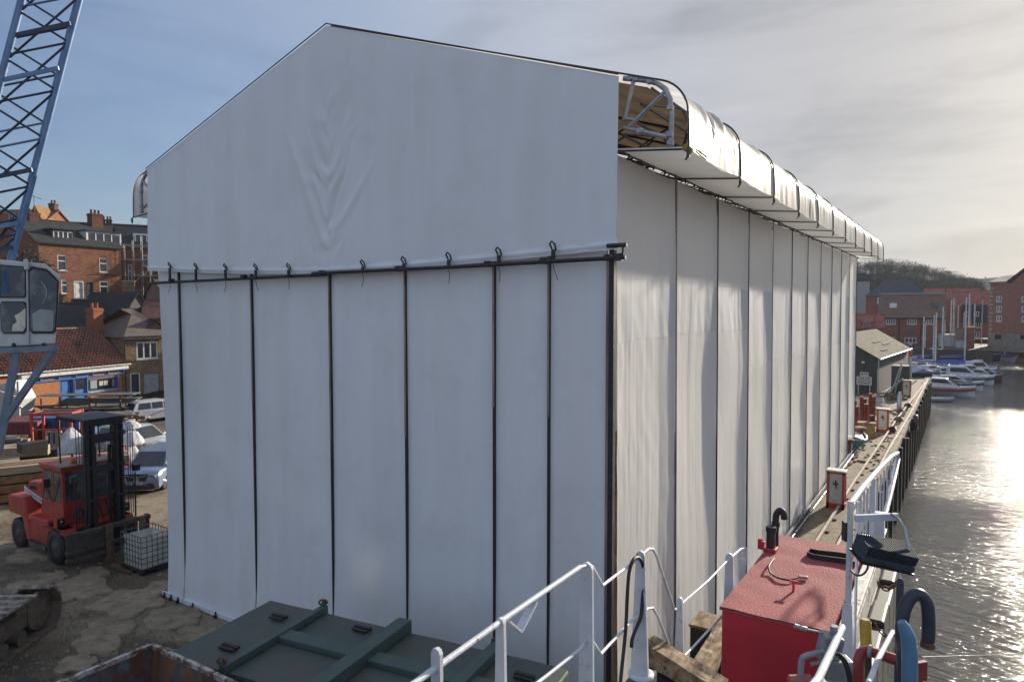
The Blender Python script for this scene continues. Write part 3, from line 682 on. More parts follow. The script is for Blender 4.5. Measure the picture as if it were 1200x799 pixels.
for i,(x,y,h,r) in enumerate([(-5.0,40.2,.95,.27),(-4.85,44.2,1.0,.25)]):
    t = thing('bollard', ['rusty mushroom bollard nearest the shelter end, before the other one','rusty mushroom bollard just beyond its twin, before the yellow box'][i], 'bollard', (x,y,0), 0, 'rusty bollards')
    MB().lathe((0,0,0),[(r*1.5,0),(r*1.5,.08),(r,.1),(r*.95,h-.15)],14).build('shaft', RUST, t); MB().lathe((0,0,h-.15),[(r*.95,0),(r*1.4,.05),(r*1.4,.15),(r*1.1,.2)],14).build('cap', RUST, t)
RP = M('red_post_paint', (.30,.05,.035), .6, 0, (.14,.04,.03), 4)
posts = [(-6.0,48.5,1.6),(-5.7,49.3,1.9),(-5.45,48.2,1.7),(-5.2,50.0,2.0),(-5.0,48.9,1.8),(-5.5,51.0,2.0),(-4.75,50.6,2.1),(-6.1,51.5,1.8),(-5.1,52.2,2.1),(-4.55,47.6,1.3)]
for i,(x,y,h) in enumerate(posts):
    t = thing('steel_post', ['leftmost short red post by the shelter end','tall red post second from the shelter end','red post nearest the camera left of the bin','rust brown tall post in the middle of the cluster','red post just left of the yellowish bin','tallest red post at the back of the cluster','tall rust post right behind the bin','red post at the back left of the cluster','farthest red post of the cluster','short separate red post right of the bin'][i], 'post', (x,y,0), 0, 'cluster of red steel posts')
    MB().lathe((0,0,0),[(.11,.03),(.11,h-.1),(.13,h-.1),(.13,h)],10).build('tube', RP if i%3 else RUST, t); MB().box(-.22,.22,-.22,.22,0,.03).build('base', RUST, t)
t = thing('steel_bin', 'yellowish brown steel bin among the red posts', 'bin', (-4.75,46.9,0), .1)
m = MB(); m.box(-.45,.45,-.35,.35,.02,.9); m.build('body', M('ochre_paint', (.24,.15,.05), .7, 0, (.13,.07,.03), 4), t, bevel=.03); MB().box(-.5,.5,-.4,.4,.9,.95).build('rim', RUST, t); 
def small_dinghy():
    t = thing('dinghy', 'small white and turquoise dinghy ashore at the shelter end', 'dinghy', (-5.05,43.6,.15), R_(95))
    HULLT = M('turquoise_hull', (.06,.25,.25), .4)
    st = [(-1.5,.55,.5),(-.8,.68,.48),(.2,.62,.5),(1.0,.38,.56),(1.5,.05,.66)]
    m = MB(); vs = []
    for x,w,h in st: vs += [(x,-w,h),(x,-w*.85,h*.4),(x,0,0),(x,w*.85,h*.4),(x,w,h)]
    m.add(vs,[(i*5+j,i*5+j+1,(i+1)*5+j+1,(i+1)*5+j) for i in range(4) for j in range(4)],True); m.add(vs[:5],[(0,1,2,3,4)]); m.build('hull', HULLT, t)
    m = MB(); 
    for s in (-1,1): m.tube([(x,s*w,h) for x,w,h in st],.06,6)
    m.tube([(-1.5,-.55,.5),(-1.5,.55,.5)],.06,6); m.build('gunwale', PWHITE, t)
    MB().box(-.9,-.5,-.62,.62,.36,.40).build('thwart', PWHITE, t); MB().grid(lambda u,v:(-1.45+2.6*u,(-.6+1.2*v)*(1-.5*u),.52+.12*math.sin(math.pi*v)),6,6).build('cover', PWHITE, t)
small_dinghy()
for i,(x,y) in enumerate([(-6.4,56.5),(-5.9,59.0)]):
    t = thing('frame_stack', ['nearer stack of grey metal frames on the quay by the shed','stack of grey metal frames closer to the shed wall'][i], 'frames', (x,y,0), .2*i, 'stacks of grey metal frames')
    for j in range(5):
        m = MB(); z = .12+.2*j; o = .04*(j%2)
        for a in (-.55,.55): m.beam((-1.1+o,a,z),(1.1+o,a,z),.07,.07)
        for a in (-1.0,-.33,.33,1.0): m.beam((a+o,-.55,z+.001),(a+o,.55,z+.001),.05,.05)
        m.build('frame', ALU, t)
# tyre fender and hose on the quay edge
def tyre(m, c, R, r, axis='X', n=20, k=8):
    vs = []
    for i in range(n):
        a = 2*math.pi*i/n
        for j in range(k):
            b = 2*math.pi*j/k; q = (R+r*math.cos(b)); h = r*math.sin(b)
            p = (h, q*math.cos(a), q*math.sin(a)) if axis=='X' else (q*math.cos(a), h, q*math.sin(a)) if axis=='Y' else (q*math.cos(a), q*math.sin(a), h)
            vs.append(Vector(c)+Vector(p))
    m.add(vs, [(i*k+j, i*k+(j+1)%k, ((i+1)%n)*k+(j+1)%k, ((i+1)%n)*k+j) for i in range(n) for j in range(k)], True); return m
c = P(1073,495,x=QX+.35); m = tyre(MB(), c, .42,.16); m.build('tyre_fender', BLACKR, label='black tyre fender hanging on the quay wall above the water', cat='tyre')
m = MB(); m.tube([(QX-.1,c.y,.12),(QX+.33,c.y,c.z+.5)],.02,5); tag(m.build('fender_rope', STRAPM), 'short rope holding the tyre fender on the quay edge', 'rope')
for i,(x,y,s) in enumerate([(-3.6,50,.5),(-3.55,54.5,.6),(-3.75,58.8,.5),(-3.45,62.5,.55)]):
    m = MB()
    for j in range(4): m.tube([(x+s*.5*math.cos(a*.6+j)*(1-.1*j),y+s*.9*math.sin(a*.6+j)*(1-.1*j),.12+.06*j) for a in range(11)],.035,5,False)
    m.build('rope_coil', [BLACKR,STRAPM,RUST,BLACKR][i], label=['dark coil of rope nearest on the quay rails','brown coil of rope second along the quay rails','rusty coil of chain third along the quay rails','dark rope coil farthest along the quay rails'][i], cat='rope', group='rope coils on the quay rails')
m = MB(); m.lathe((-4.0,61.5,0),[(.16,0),(.16,1.1),(.10,1.15),(.10,1.3)],10); m.build('water_hydrant', ALU, label='grey standpipe on the quay between the second and third cabinets', cat='standpipe')

# grey shed
A = Vector((-6.35,70.2,0)); rz = math.atan2(88.4-70.2, -5.0+6.35)-math.pi/2
t = thing('quay_shed', 'dark green and grey shed with lichened pale roof at the end of the quay', 'shed', A, rz)
SHG = M('dark_green_boarding', (.055,.065,.055), .8, 0, (.04,.045,.04), 2, stretch=(8,8,.3), bump=.02, bscale=3); SHW = M('grey_render', (.10,.105,.10), .85, 0, (.075,.078,.075), 1.5)
SHR = M('lichened_roof_sheet', (.60,.49,.32), .85, 0, (.42,.34,.22), 2.2, bump=.01, rust=(.12,.10,.08), rs=3, rlo=.62, rhi=.7)
WD = 6.6
m = MB(); m.box(-WD,0,-.01,.14,0,3.3); m.add([(-WD,-.01,3.3),(0,-.01,3.3),(-WD/2,-.01,5.26)],[(0,1,2)]); m.build('gable_wall', SHG, t)
for i in range(22):
    x = -WD+.3*i+.02; h = 3.3+(WD/2-abs(x+WD/2))*.59
    MB().box(x,x+.28,-.04,-.012,.02,h-.08).build('board', SHG, t)
m = MB(); m.box(-.14,0,.14,18.2,0,3.3); m.box(-WD,-WD+.14,.14,18.2,0,3.3); m.box(-WD+.14,-.14,18.0,18.2,0,3.3); m.build('side_wall', SHW, t)
m = MB()
def corr(sgn):
    def f(u,v): x = -WD/2+sgn*(WD/2+.25)*v; y = -.35+18.8*u; return (x,y,5.30-.59*(WD/2+.25)*v+.025*math.sin(y*2*math.pi/.30))
    return f
for sg in (1,-1):
    for i in range(9):
        m = MB(); f = corr(sg); m.grid(lambda u,v,i=i,f=f: (lambda q:(q[0],q[1],q[2]+.012*(i%2)))(f((i+u*1.03)/9,v)), 60, 6, True); m.build('roof_sheet', SHR, t, recalc=False)
for a,b in ((2.5,5.5),(7,10.5),(4.5,8.5)): 
    k = (3.3-.6*a/3)*0+{2.5:1.9,7:1.3,4.5:.8}[a]; MB().beam((-WD/2+k+.9,a+2,5.36-.59*(k+.9)),(-WD/2+k+.9,b+2,5.36-.59*(k+.9)),.28,.05).build('skylight', DARKM, t)
m = MB(); m.tube([(.28,-.3,3.18),(.28,18.4,3.18)],.07,6); m.tube([(.1,-.1,3.15),(.1,-.1,.1)],.05,6); m.build('gutter', ALU, t)
MB().box(-3.0,-1.7,-.09,-.041,0,2.6).build('door', M('blue_grey_door', (.07,.09,.12), .6), t)
m = MB(); m.tube([(-2.3,-.1,3.35),(-2.3,-.35,3.75)],.03,5); m.lathe((-2.3,-.35,3.7),[(.25,0),(.28,.05),(.1,.12)],10); m.build('lamp', DARKM, t)
MB().lathe((-1.15,-.15,2.75),[(.13,0),(.17,.12),(.05,.22)],10).build('bulkhead_light', PWHITE, t)
sg = thing('notice_board', 'white two part notice board with black writing on the shed gable', 'sign', A+Vector((-1.0,-.45,0)), rz)
m = MB(); m.box(-.62,.62,-.03,0,.85,1.6); m.box(-.35,.35,-.03,0,1.62,2.0); m.build('board', PWHITE, sg)
m = MB()      # lines of print too small to read in the photograph
for (a_, b_, z) in [(-.42,-.02,1.47),(.12,.40,1.47),(-.5,-.3,1.27),(-.2,.15,1.27),(.28,.5,1.25),(-.48,-.05,1.05),(.02,.46,1.03),(-.05,.22,1.83)]:
    x = a_
    while x < b_: m.box(x,x+.055,-.036,-.031,z-.06,z+.06); x += .085
m.box(-.24,-.12,-.036,-.031,1.74,1.9); m.build('lettering', DARKM, sg)
m = MB(); m.box(-.5,-.44,.0,.06,0,.9); m.box(.44,.5,.0,.06,0,.9); m.build('post', ALU, sg)
GRD = M('dark_green_paint', (.02,.045,.03), .5)
t = thing('storage_tank', 'dark green upright storage box beside the shed wall', 'storage box', P(1056,461,z=0), rz); m = MB(); m.box(-.7,.7,-.9,.9,.1,2.5); m.build('body', GRD, t, bevel=.04); m=MB(); m.box(-.75,.75,-.95,.95,2.5,2.56); m.box(-.6,.6,-.8,.8,0,.1); m.build('lid', DARKM, t)
t = thing('quay_post', 'pale marker post at the quay end with a light on top', 'post', P(1066,462,z=0)); MB().tube([(0,0,0),(0,0,3.4)],.09,8).build('mast', PWHITE, t); m = MB(); m.tube([(0,0,3.4),(0,0,3.9)],.13,8); m.build('lamp', PRED, t); m=MB(); m.beam((-.5,0,3.35),(.5,0,3.35),.07,.07); m.build('arm', ALU, t)
for i in range(5):
    a = P(1036+4*i, 462, z=.1); tag(MB().tube([a, a+Vector((random.uniform(.5,1.6),0,random.uniform(1.2,3.0)))],.06,6).build('scaffold_pole', ALU), ['leftmost','second from left','middle','fourth from left','rightmost'][i]+' grey pole leaning in the bundle against the shed wall', 'pole', 'leaning poles by the shed')
m = MB()
for k in range(160):
    c = P(random.uniform(1020,1062), random.uniform(459,468), z=.1); s = random.uniform(.08,.3); m.cbox(c,(s,s*.7,s*random.uniform(.3,1)),random.random()*3)
for k in range(260):
    y = random.uniform(36,68); x = random.choice([random.uniform(-4.9,-3.95),random.uniform(-3.8,-3.3),random.uniform(-7.5,-5.0) if y>43.5 else -4.6]); s = random.uniform(.03,.15)
    m.cbox((x,y,s*.2+.02),(s*random.uniform(.5,2.5),s*.7,s*random.uniform(.3,.8)),random.random()*3)
m.build('quay_clutter', M('clutter', (.27,.20,.14), .8, 0, (.10,.06,.04), .9, .42, .58, detail=2), kind='stuff')

# ------------------------------------------------------------------ the ship in the foreground
SX = -2.05; DX = -.70
HULLB = M('black_hull_paint', (.03,.03,.035), .5, 0, (.05,.045,.04), 2); DECKG = M('dark_deck', (.10,.09,.08), .8)
PEEL = M('peeling_white_boards', (.60,.58,.53), .7, 0, (.45,.42,.36), 5, rust=(.17,.10,.05), rs=7, rlo=.56, rhi=.61, bump=.006, bscale=20, stretch=(1,1,1))
sp = thing('moored_ship', 'moored workboat with white zigzag rails and a red deck box below the camera', 'ship', (0,0,WZ))
outl = [(-2.15,-6),(-2.15,10.8),(-1.75,12.2),(-1.35,12.9),(-1.05,12.2),(-.82,10.8),(-.82,5.2),(.4,3.4),(3.6,1.0),(3.6,-6)]
m = MB(); m.prism([(x,y,0) for x,y in outl],(0,0,-4.6),(0,0,8.1)); part(m,'hull',HULLB,sp)
m = MB(); m.prism([(x*.98-.03,y-.05,0) for x,y in outl],(0,0,3.5),(0,0,.03)); part(m,'main_deck',DECKG,sp)
m = MB(); m.box(-2.2,3.4,-6,3.3,4.6,4.75); m.box(-2.13,-1.97,4.9,5.2,3.6,5.10); part(m,'upper_deck',DECKG,sp,bevel=.02)
m = MB(); m.lathe((-2.05,5.05,5.10),[(.10,0),(.10,.02),(.08,.03)],16); part(m,'stanchion_foot',WPAINT,sp)
# white painted planks of the starboard bulwark, one by one
for i in range(9):
    z0 = 3.62+.16*i; m = MB(); m.box(-.86,-.80+.008*(i%2),5.6,9.9,z0,z0+.15); part(m,'bulwark_plank',PEEL,sp)
m = MB(); m.box(-.88,-.76,5.55,10.2,5.062,5.10); part(m,'bulwark_cap',PEEL,sp,bevel=.01)
for i in range(6):
    y0 = 7.0+.65*i; m = MB(); m.box(-.79,-.62,y0,y0+.62,3.7,4.62-.05*(i%2)); part(m,'rubbing_fender',BLACKR,sp,bevel=.03)
# rails port: tubes kinked between tapered flat stanchions
def xr(px,py,x): q = P(px,py,x=x); return q
def rail(pts, x, r, par, mat=None, name='handrail'):
    m = MB(); m.tube([P(a,b,x=x) for a,b in pts], r, 10); return part(m, name, mat or WPAINT, par)
rail([(440,832),(490,797),(588,727),(680,664)],SX,.0165,sp)
rail([(680,664),(690,662),(694,664),(706,686),(740,660),(760,643),(765,643),(769,650),(790,714),(793,713),(800,706),(830,680),(852,657),(868,643),(874,642),(874,650),(873,690)],SX,.0115,sp)
rail([(590,830),(640,792),(680,760),(688,747),(693,749),(704,766),(740,727),(759,713),(765,712),(771,722),(792,776),(796,774),(810,760),(840,728),(858,707),(868,692)],SX,.0115,sp)
m = MB(); m.beam(P(594,727,x=SX),P(608,739,x=SX),.05,.012); m.beam(P(608,739,x=SX),P(626,704,x=SX),.05,.012); part(m,'cleat_bracket',WPAINT,sp)
def stan(px, ptop, zbot, wt, wb, x=SX, par=None):
    q = P(px,ptop,x=x); y = q.y; m = MB(); h = .012; zt = q.z-.02
    poly = [(x-wb/2,y,zbot),(x+wb/2,y,zbot),(x+wt/2,y,zt),(x+wt*.33,y,zt+wt*.35),(x,y,zt+wt*.5),(x-wt*.33,y,zt+wt*.35),(x-wt/2,y,zt)]
    m.prism(poly,(0,-h,0),(0,2*h,0)); part(m,'stanchion',WPAINT,par or sp)
stan(512,760,4.7,.055,.06); stan(587,724,4.7,.05,.11); stan(688,662,4.7,.085,.125); stan(751,647,5.12,.070,.145); stan(797,700,4.2,.05,.13); stan(855,650,3.5,.08,.16); stan(871,655,3.5,.06,.10)
m = MB(); m.tube(spl([P(*q,x=SX+.02) for q in ((722,860),(727,799),(733,740),(735,700),(737,672),(741,658),(746,653),(751,656),(754,668),(753,700),(751,722),(746,735),(741,748),(740,758))]),.014,8)
tag(part(m,'hung_hose',BLACKR,None),'black hose looped over the white rail in front of the shelter corner','hose')
# starboard rails
rail([(925,838),(959,795),(980,750),(987,735)],DX,.026,sp)
m = MB(); q = P(997,587,x=DX); m.tube([(DX,q.y,q.z),(DX,q.y,4.9)],.023,10); part(m,'rail_post',WPAINT,sp)
m = MB(); m.tube([(DX+.045,q.y+.06,q.z-.01),(DX+.045,q.y+.06,4.9)],.011,8); part(m,'rail_post',WPAINT,sp)
m = MB(); y = P(992,740,x=DX).y; m.prism([(DX-.10,y,4.2),(DX+.10,y,4.2),(DX+.035,y,5.68),(DX-.03,y,5.68)],(0,-.015,0),(0,.03,0)); part(m,'post_gusset',WPAINT,sp)
rail([(997,590),(1010,572),(1030,549),(1045,534),(1052,531),(1053,537),(1046,570),(1038,602)],DX,.024,sp)
rail([(1002,627),(1015,628),(1028,631)],DX,.016,sp)
m = MB(); a=P(1050,534,x=DX); b=P(1036,604,x=DX); m.prism([(DX-.01,b.y-.10,b.z),(DX-.01,b.y+.12,b.z),(DX-.01,a.y+.03,a.z),(DX-.01,a.y-.03,a.z)],(0,0,0),(.02,0,0)); part(m,'end_plate',WPAINT,sp)
for i in range(11):
    f = (i+.5)/11; top = P(1003+ f*43, 583-46*f+4*math.sin(f*3.1)-0, x=DX); bot = P(1004+f*26, 627+4*f-(28*max(0,f-.75)/.25 if f>.75 else 0), x=DX)
    m = MB(); m.tube([(DX,top.y,top.z),(DX,top.y,max(bot.z-.1,top.z-.62))],.010,6); part(m,'baluster',WPAINT,sp)
m = MB(); p0 = P(1024,560,x=DX); m.box(DX-.02,DX+.02,p0.y-.03,p0.y+.03,p0.z-.75,p0.z); part(m,'mid_post',WPAINT,sp)
# box post, crossarm and floodlight
FIN = M('blue_black_fins', (.05,.065,.085), .75, 0, (.02,.02,.025), 4, spec=.2)
fl = thing('floodlight', 'black finned floodlight on a white bracket arm over the water', 'floodlight', P(1032,604,d=5.3))
m = MB(); a = P(1031,600,d=5.3); m.box(a.x-.035,a.x+.035,a.y-.035,a.y+.035,P(1031,640,d=5.3).z,a.z); part(m,'post',WPAINT,fl,bevel=.005)
m = MB(); m.beam(P(1002,607,d=5.2),P(1052,605,d=5.2),.03,.05); part(m,'crossarm',WPAINT,fl)
m = MB(); m.tube([P(1044,602,d=5.15),P(1052,607,d=5.15),P(1060,618,d=5.1),P(1065,645,d=5.0)],.011,6); part(m,'arm',ALU,fl)
Af, Bf = P(1001,631,d=5.05), P(1061,640,d=5.15); Cf = P(1075,661,d=4.95); Df = P(1015,647,d=4.85)
nrm = (Bf-Af).cross(Df-Af).normalized(); nrm = -nrm if nrm.z < 0 else nrm
m = MB(); m.prism([Af,Bf,Cf,Df],-nrm*.075,nrm*.045); part(m,'housing',FIN,fl,bevel=.006)
m = MB(); m.prism([Af.lerp(Cf,-.02),Bf.lerp(Df,-.02),Cf.lerp(Af,-.02),Df.lerp(Bf,-.02)],-nrm*.09,nrm*.012); part(m,'glass_rim',DARKM,fl)
for i in range(24):
    f = (i+.5)/24; m = MB(); p = Af.lerp(Bf,f)+nrm*.0; q2 = Df.lerp(Cf,f)+nrm*.0; m.beam(p+nrm*.01,q2+nrm*.01,.006,.075,up=nrm); part(m,'fin',FIN,fl)
m = MB(); m.tube(spl([P(1016,650,d=4.9),P(1017,664,d=4.9),P(1012,672,d=4.95),P(1004,674,d=5.0),P(997,668,d=5.1)]),.007,6); part(m,'cable',BLACKR,fl)
m = MB(); c = P(992,622,d=5.5); m.cbox(c,(.05,.06,.15),YAW); tag(part(m,'junction_box',DARKM,None),'small black junction box behind the white rail post','junction box')
# red deck box
rb = thing('red_deck_box', 'big red deck box with gritty painted top on the ship', 'deck box', (-1.45,8.2,3.53))
NX, NY0, NY1, EXR = -1.97, 6.88, 9.5, -.92
m = MB(); m.box(NX+.02,EXR-.02,NY0+.02,NY1-.02,3.53,4.965); part(m,'side',REDF,rb,bevel=.01)
m = MB(); m.grid(lambda u,v:(NX+(EXR-NX)*u,NY0+(NY1-NY0)*v,5.0+.006*noise.noise((u*4,v*9,0))-.01*math.exp(-((u-.4)/.3)**2-((v-.35)/.2)**2)),30,60); m.box(NX,EXR,NY0,NY1,4.966,4.99); part(m,'top',REDTOP,rb,recalc=False)
# small fittings standing on it
def onbox(px,py,dz=0): q = P(px,py,z=5.0+dz); return Vector((q.x,q.y,5.0+dz))
v = thing('vent_pipe', 'black gooseneck vent pipe standing at the corner of the red box', 'vent', onbox(905,640))
b0 = onbox(903,645); 
m = MB(); m.tube([b0, b0+Vector((0,0,.27))],.052,12); m.tube([b0+Vector((0,0,.24)), b0+Vector((0,0,.30))],.062,12); part(m,'short_pipe',BLACKR,v)
m = MB(); c = b0+Vector((.02,.16,0)); m.tube(spl([c,c+Vector((0,0,.34)),c+Vector((.01,0,.42)),c+Vector((.05,0,.47)),c+Vector((.09,0,.44)),c+Vector((.10,0,.37))]),.04,12); part(m,'gooseneck',BLACKR,v)
m = MB(); m.tube([c+Vector((0,0,.26)),c+Vector((0,0,.32))],.05,10); part(m,'collar',BLACKR,v)
m = MB(); m.cbox(b0+Vector((0,0,.02)),(.15,.15,.05)); m.cbox(b0+Vector((-.11,0,.05)),(.08,.05,.1)); m.tube([b0+Vector((-.13,.02,.02)),b0+Vector((-.13,.02,.12))],.03,8); part(m,'flange',REDF,v,bevel=.006)
m = MB(); pts=[onbox(*q,dz=.03) for q in ((1003,661),(990,657),(974,655),(953,652),(946,649),(949,645),(960,647),(980,649),(1000,652))]
for a,b in zip(pts,pts[1:]): m.beam(a,b,.012,.06)
tag(part(m,'webbing_strap',BLACKR,None),'dark webbing strap lying folded on the red box top','strap')
m = MB(); m.tube(spl([onbox(*q,dz=.018+.03*(i==1)) for i,q in enumerate(((907,654),(901,663),(903,671),(913,677),(926,679),(938,675)))]),.011,6); tag(part(m,'bent_hose',BLACKR,None),'short curved black hose lying on the red box top','hose')
m = MB(); c = onbox(941,676,.02); m.cbox(c,(.10,.055,.03),.3); h_ = part(m,'hasp',M('faded_pink_plastic',(.45,.25,.25),.6),None,bevel=.01); tag(h_,'small faded pink hasp at the end of the curved hose','hasp')
m = MB(); c = onbox(930,692); m.beam(c,c+Vector((0,0,.10)),.02,.05); m.cbox(c+Vector((0,0,.10)),(.09,.02,.02)); tag(part(m,'lifting_lug',REDF,None),'small red lug standing up from the red box top','lug')
m = MB(); m.tube([onbox(989,721),onbox(989,721,.09)],.02,8); m.tube([onbox(989,721,.05),onbox(989,721,.07)],.032,8); tag(part(m,'clamp_screw',REDF,None),'red screw knob at the near right corner of the box','knob')
# winch / valve block
vb = thing('valve_block', 'grey painted valve block with levers in front of the red box', 'valve', P(975,770,d=5.0))
GREYP = M('grey_machine_paint', (.28,.30,.33), .5, .1, (.18,.19,.21), 5, rust=(.1,.07,.05), rs=12, rlo=.62, rhi=.68)
m = MB(); c = P(972,758,d=5.1); m.cbox(c,(.14,.12,.2),YAW,.1,.15); m.cbox(c+Vector((.05,.0,-.14)),(.2,.14,.14),YAW); m.tube([c+RT*.03+Vector((0,0,.08)),c+RT*.03+Vector((0,0,.16))],.03,8); part(m,'block',GREYP,vb,bevel=.015)
m = MB(); m.tube(spl([P(966,763,d=5.0),P(945,768,d=5.0),P(939,776,d=5.0),P(938,810,d=5.0)]),.022,8); m.tube([P(966,775,d=5.0),P(950,778,d=5.0)],.014,6); part(m,'pipe',GREYP,vb)
m = MB(); m.tube([P(931,733,d=5.1),P(945,737,d=5.1)],.018,8); m.tube([P(940,736,d=5.1),P(969,742,d=5.1)],.009,6); part(m,'lever',ALU,vb)
m = MB(); m.tube([P(969,742,d=5.1),P(968,760,d=5.1)],.022,8); part(m,'spindle',ALU,vb)
for k in range(3):
    m = MB(); m.tube(spl([P(*q,d=4.9) for q in ((979+2*k,765),(988+2*k,775),(994+2*k,795),(995+2*k,830))]),.009,6); part(m,'hydraulic_hose',BLACKR,vb)
m = MB(); m.tube([P(925,797,d=5.0),P(950,796,d=5.0)],.04,10); part(m,'drum_rim',M('faded_red',(.42,.14,.13),.6),vb)
# pipes and hooks at the right
BLUEP = M('flaking_blue_paint', (.10,.22,.36), .5, 0, (.08,.17,.28), 5, rust=(.45,.47,.5), rs=16, rlo=.68, rhi=.72)
NAVY = M('worn_black_blue_pipe', (.03,.035,.055), .4, .2, (.05,.06,.09), 5, rust=(.12,.09,.08), rs=10, rlo=.60, rhi=.68)
t = thing('hooked_pipe', 'thick black pipe bent over like a walking stick at the ship side', 'pipe', P(1057,799,d=4.1))
m = MB(); m.tube(spl([P(*q,d=4.1) for q in ((1062,860),(1059,790),(1057,740),(1058,722),(1063,706),(1071,697),(1079,697),(1086,706),(1088,722),(1088,740),(1087,757))]),.036,14); part(m,'pipe',NAVY,t)
m = MB(); m.tube([P(1087.2,752,d=4.09),P(1087,758,d=4.09)],.039,14); part(m,'rusty_end',RUST,t)
t = thing('blue_pipe', 'flaking pale blue bent pipe in front of the black hooked pipe', 'pipe', P(1063,799,d=3.8))
m = MB(); m.tube([P(*q,d=3.8) for q in ((1067,860),(1066,799),(1066,765),(1064,745),(1059,734),(1056,728)) ],[.040,.040,.040,.038,.032,.022],16); part(m,'pipe',BLUEP,t)
t = thing('mooring_pole', 'dark blue upright pole with rounded top and hanging chains', 'pole', P(1053,799,d=5.2))
m = MB(); m.tube([P(1051,860,d=5.2),P(1053,750,d=5.2),P(1055,684,d=5.2),P(1055,679,d=5.2),P(1055,677,d=5.2)],[.026,.026,.026,.022,.01],12); part(m,'tube',NAVY,t)
def chain(pts, r, par):
    for i in range(len(pts)-1):
        a, b = Vector(pts[i]), Vector(pts[i+1]); n = max(1,int((b-a).length/(r*3.0)))
        for j in range(n):
            p, q = a.lerp(b,j/n), a.lerp(b,(j+1.2)/n); c = (p+q)/2; d = (q-p)/2; s = Vector((0,0,1)) if (i+j)%2 else d.cross(Vector((0,0,1))).normalized()
            m = MB(); m.tube([c+d*math.cos(w)+s*r*math.sin(w) for w in [k*math.pi/4 for k in range(9)]],r*.38,5,False); part(m,'link',RUST,par)
chain([P(*q,d=5.6) for q in ((1028,681),(1033,688),(1041,690),(1048,686),(1052,682))],.018,t)
chain([P(*q,d=5.6) for q in ((1025,729),(1030,738),(1038,744),(1045,745),(1051,740))],.016,t)
t = thing('red_pipe', 'red elbowed pipe with a square flange lying across the ship side', 'pipe', P(1040,775,d=4.4))
REDP = M('glossy_red_pipe', (.30,.03,.035), .4, 0, (.2,.03,.03), 5, rust=(.1,.05,.045), rs=14, rlo=.6, rhi=.68)
m = MB(); m.tube([P(*q,d=4.5) for q in ((1006,860),(1006,790),(1006,774),(1009,765),(1015,762),(1024,764))]+[P(1075,781,d=4.25)],.034,12); part(m,'pipe',REDP,t)
m = MB(); m.tube([P(1018,762,d=4.47),P(1021,763,d=4.46)],.040,12); part(m,'joint',GREYP,t)
m = MB(); c = P(1079,786,d=4.2); m.cbox(c,(.075,.03,.12),YAW+.3); part(m,'flange',REDP,t,bevel=.005)
t = thing('yellow_capped_pole', 'short fender pole with a yellow cap beside the peeling bulwark', 'pole', P(1015,799,d=5.6))
m = MB(); m.tube([P(1015,799,d=5.7),P(1015,752,d=5.7)],.042,10); part(m,'pole',BLACKR,t); m = MB(); m.tube([P(1015,757,d=5.7),P(1014,728,d=5.7),P(1014,725,d=5.7)],[.044,.044,.03],12); part(m,'cap',YEL,t)
rail([(1018,800),(1030,770),(1046,740)],-.35,.015,sp,name='hand_line')
m = MB(); m.tube([P(1080+i*20,769.5-.6*i+.02*(i-3)**2,d=5.0+i*1.2) for i in range(9)],.006,5); tag(part(m,'mooring_line',BLACKR,None),'thin dark mooring line stretched over the water from the pipes','line')
# rough timbers by the quay edge
t = thing('timber_baulk', 'rough squared timber baulk lying beside the white stanchion foot', 'timber', P(800,780,d=6.6))
a = P(756,757,d=6.0); b = P(846,812,d=5.6)
def roughbeam(a,b,w,h,n=18,amp=.018):
    a=Vector(a);b=Vector(b);d=(b-a).normalized();s=d.cross(Vector((0,0,1))).normalized();u=s.cross(d)
    m=MB();vs=[]
    for i in range(n+1):
        c=a.lerp(b,i/n)
        for k in range(8):
            q=[(-1,-1),(0,-1),(1,-1),(1,0),(1,1),(0,1),(-1,1),(-1,0)][k]; o=amp*noise.noise((c.x*6+k,c.y*6,c.z*6+k*3)); vs.append(c+s*(q[0]*w/2+o)+u*(q[1]*h/2+o*1.3))
    m.add(vs,[(i*8+k,i*8+(k+1)%8,(i+1)*8+(k+1)%8,(i+1)*8+k) for i in range(n) for k in range(8)]);m.add(vs[:8],[tuple(reversed(range(8)))]);m.add(vs[-8:],[tuple(range(8))]);return m
part(roughbeam(a,b,.19,.16),'baulk',TIMB,t)
m = MB(); m.beam(a+Vector((.0,.05,-.14)),b+Vector((0,.05,-.14)),.3,.06); part(m,'packing',BLACKR,t)
t = thing('long_baulk', 'long rough timber baulk running along the quay left of the red box', 'timber', P(842,760,x=-3.3))
a = P(795,830,z=1.2); b = P(862,722,z=1.2); part(roughbeam(a,b,.36,.30,24,.03),'baulk',TIMB,t)
for k in range(7):
    c = a.lerp(b,(k+.3)/7)+Vector((random.uniform(.3,.6),0,-.05)); part(roughbeam(c,c+(b-a)*.16,.22,.15,5,.04),'offcut',TIMB,t)
for k in range(2): m = MB(); c=a.lerp(b,.25+.5*k); m.cbox(c+Vector((0,0,-.65)),(.5,.5,.92)); part(m,'support_block',DARKM,t)
t = thing('black_crate', 'black steel box with a pale wooden lid beside the long baulk', 'box', P(838,750,z=.0))
c = P(832,735,z=1.25); m = MB(); m.cbox(c+Vector((0,.2,-.62)),(.75,.7,1.2)); part(m,'body',DARKM,t,bevel=.01); m = MB(); m.cbox(c+Vector((0,.2,.02)),(.80,.75,.06)); part(m,'lid',TIMB,t)
for k in range(3): m = MB(); m.tube([c+Vector((.1*k,-.16,-.2-.1*k)),c+Vector((.1*k,-.13,-.2-.1*k))],.025,8); part(m,'bolt',ALU,t)

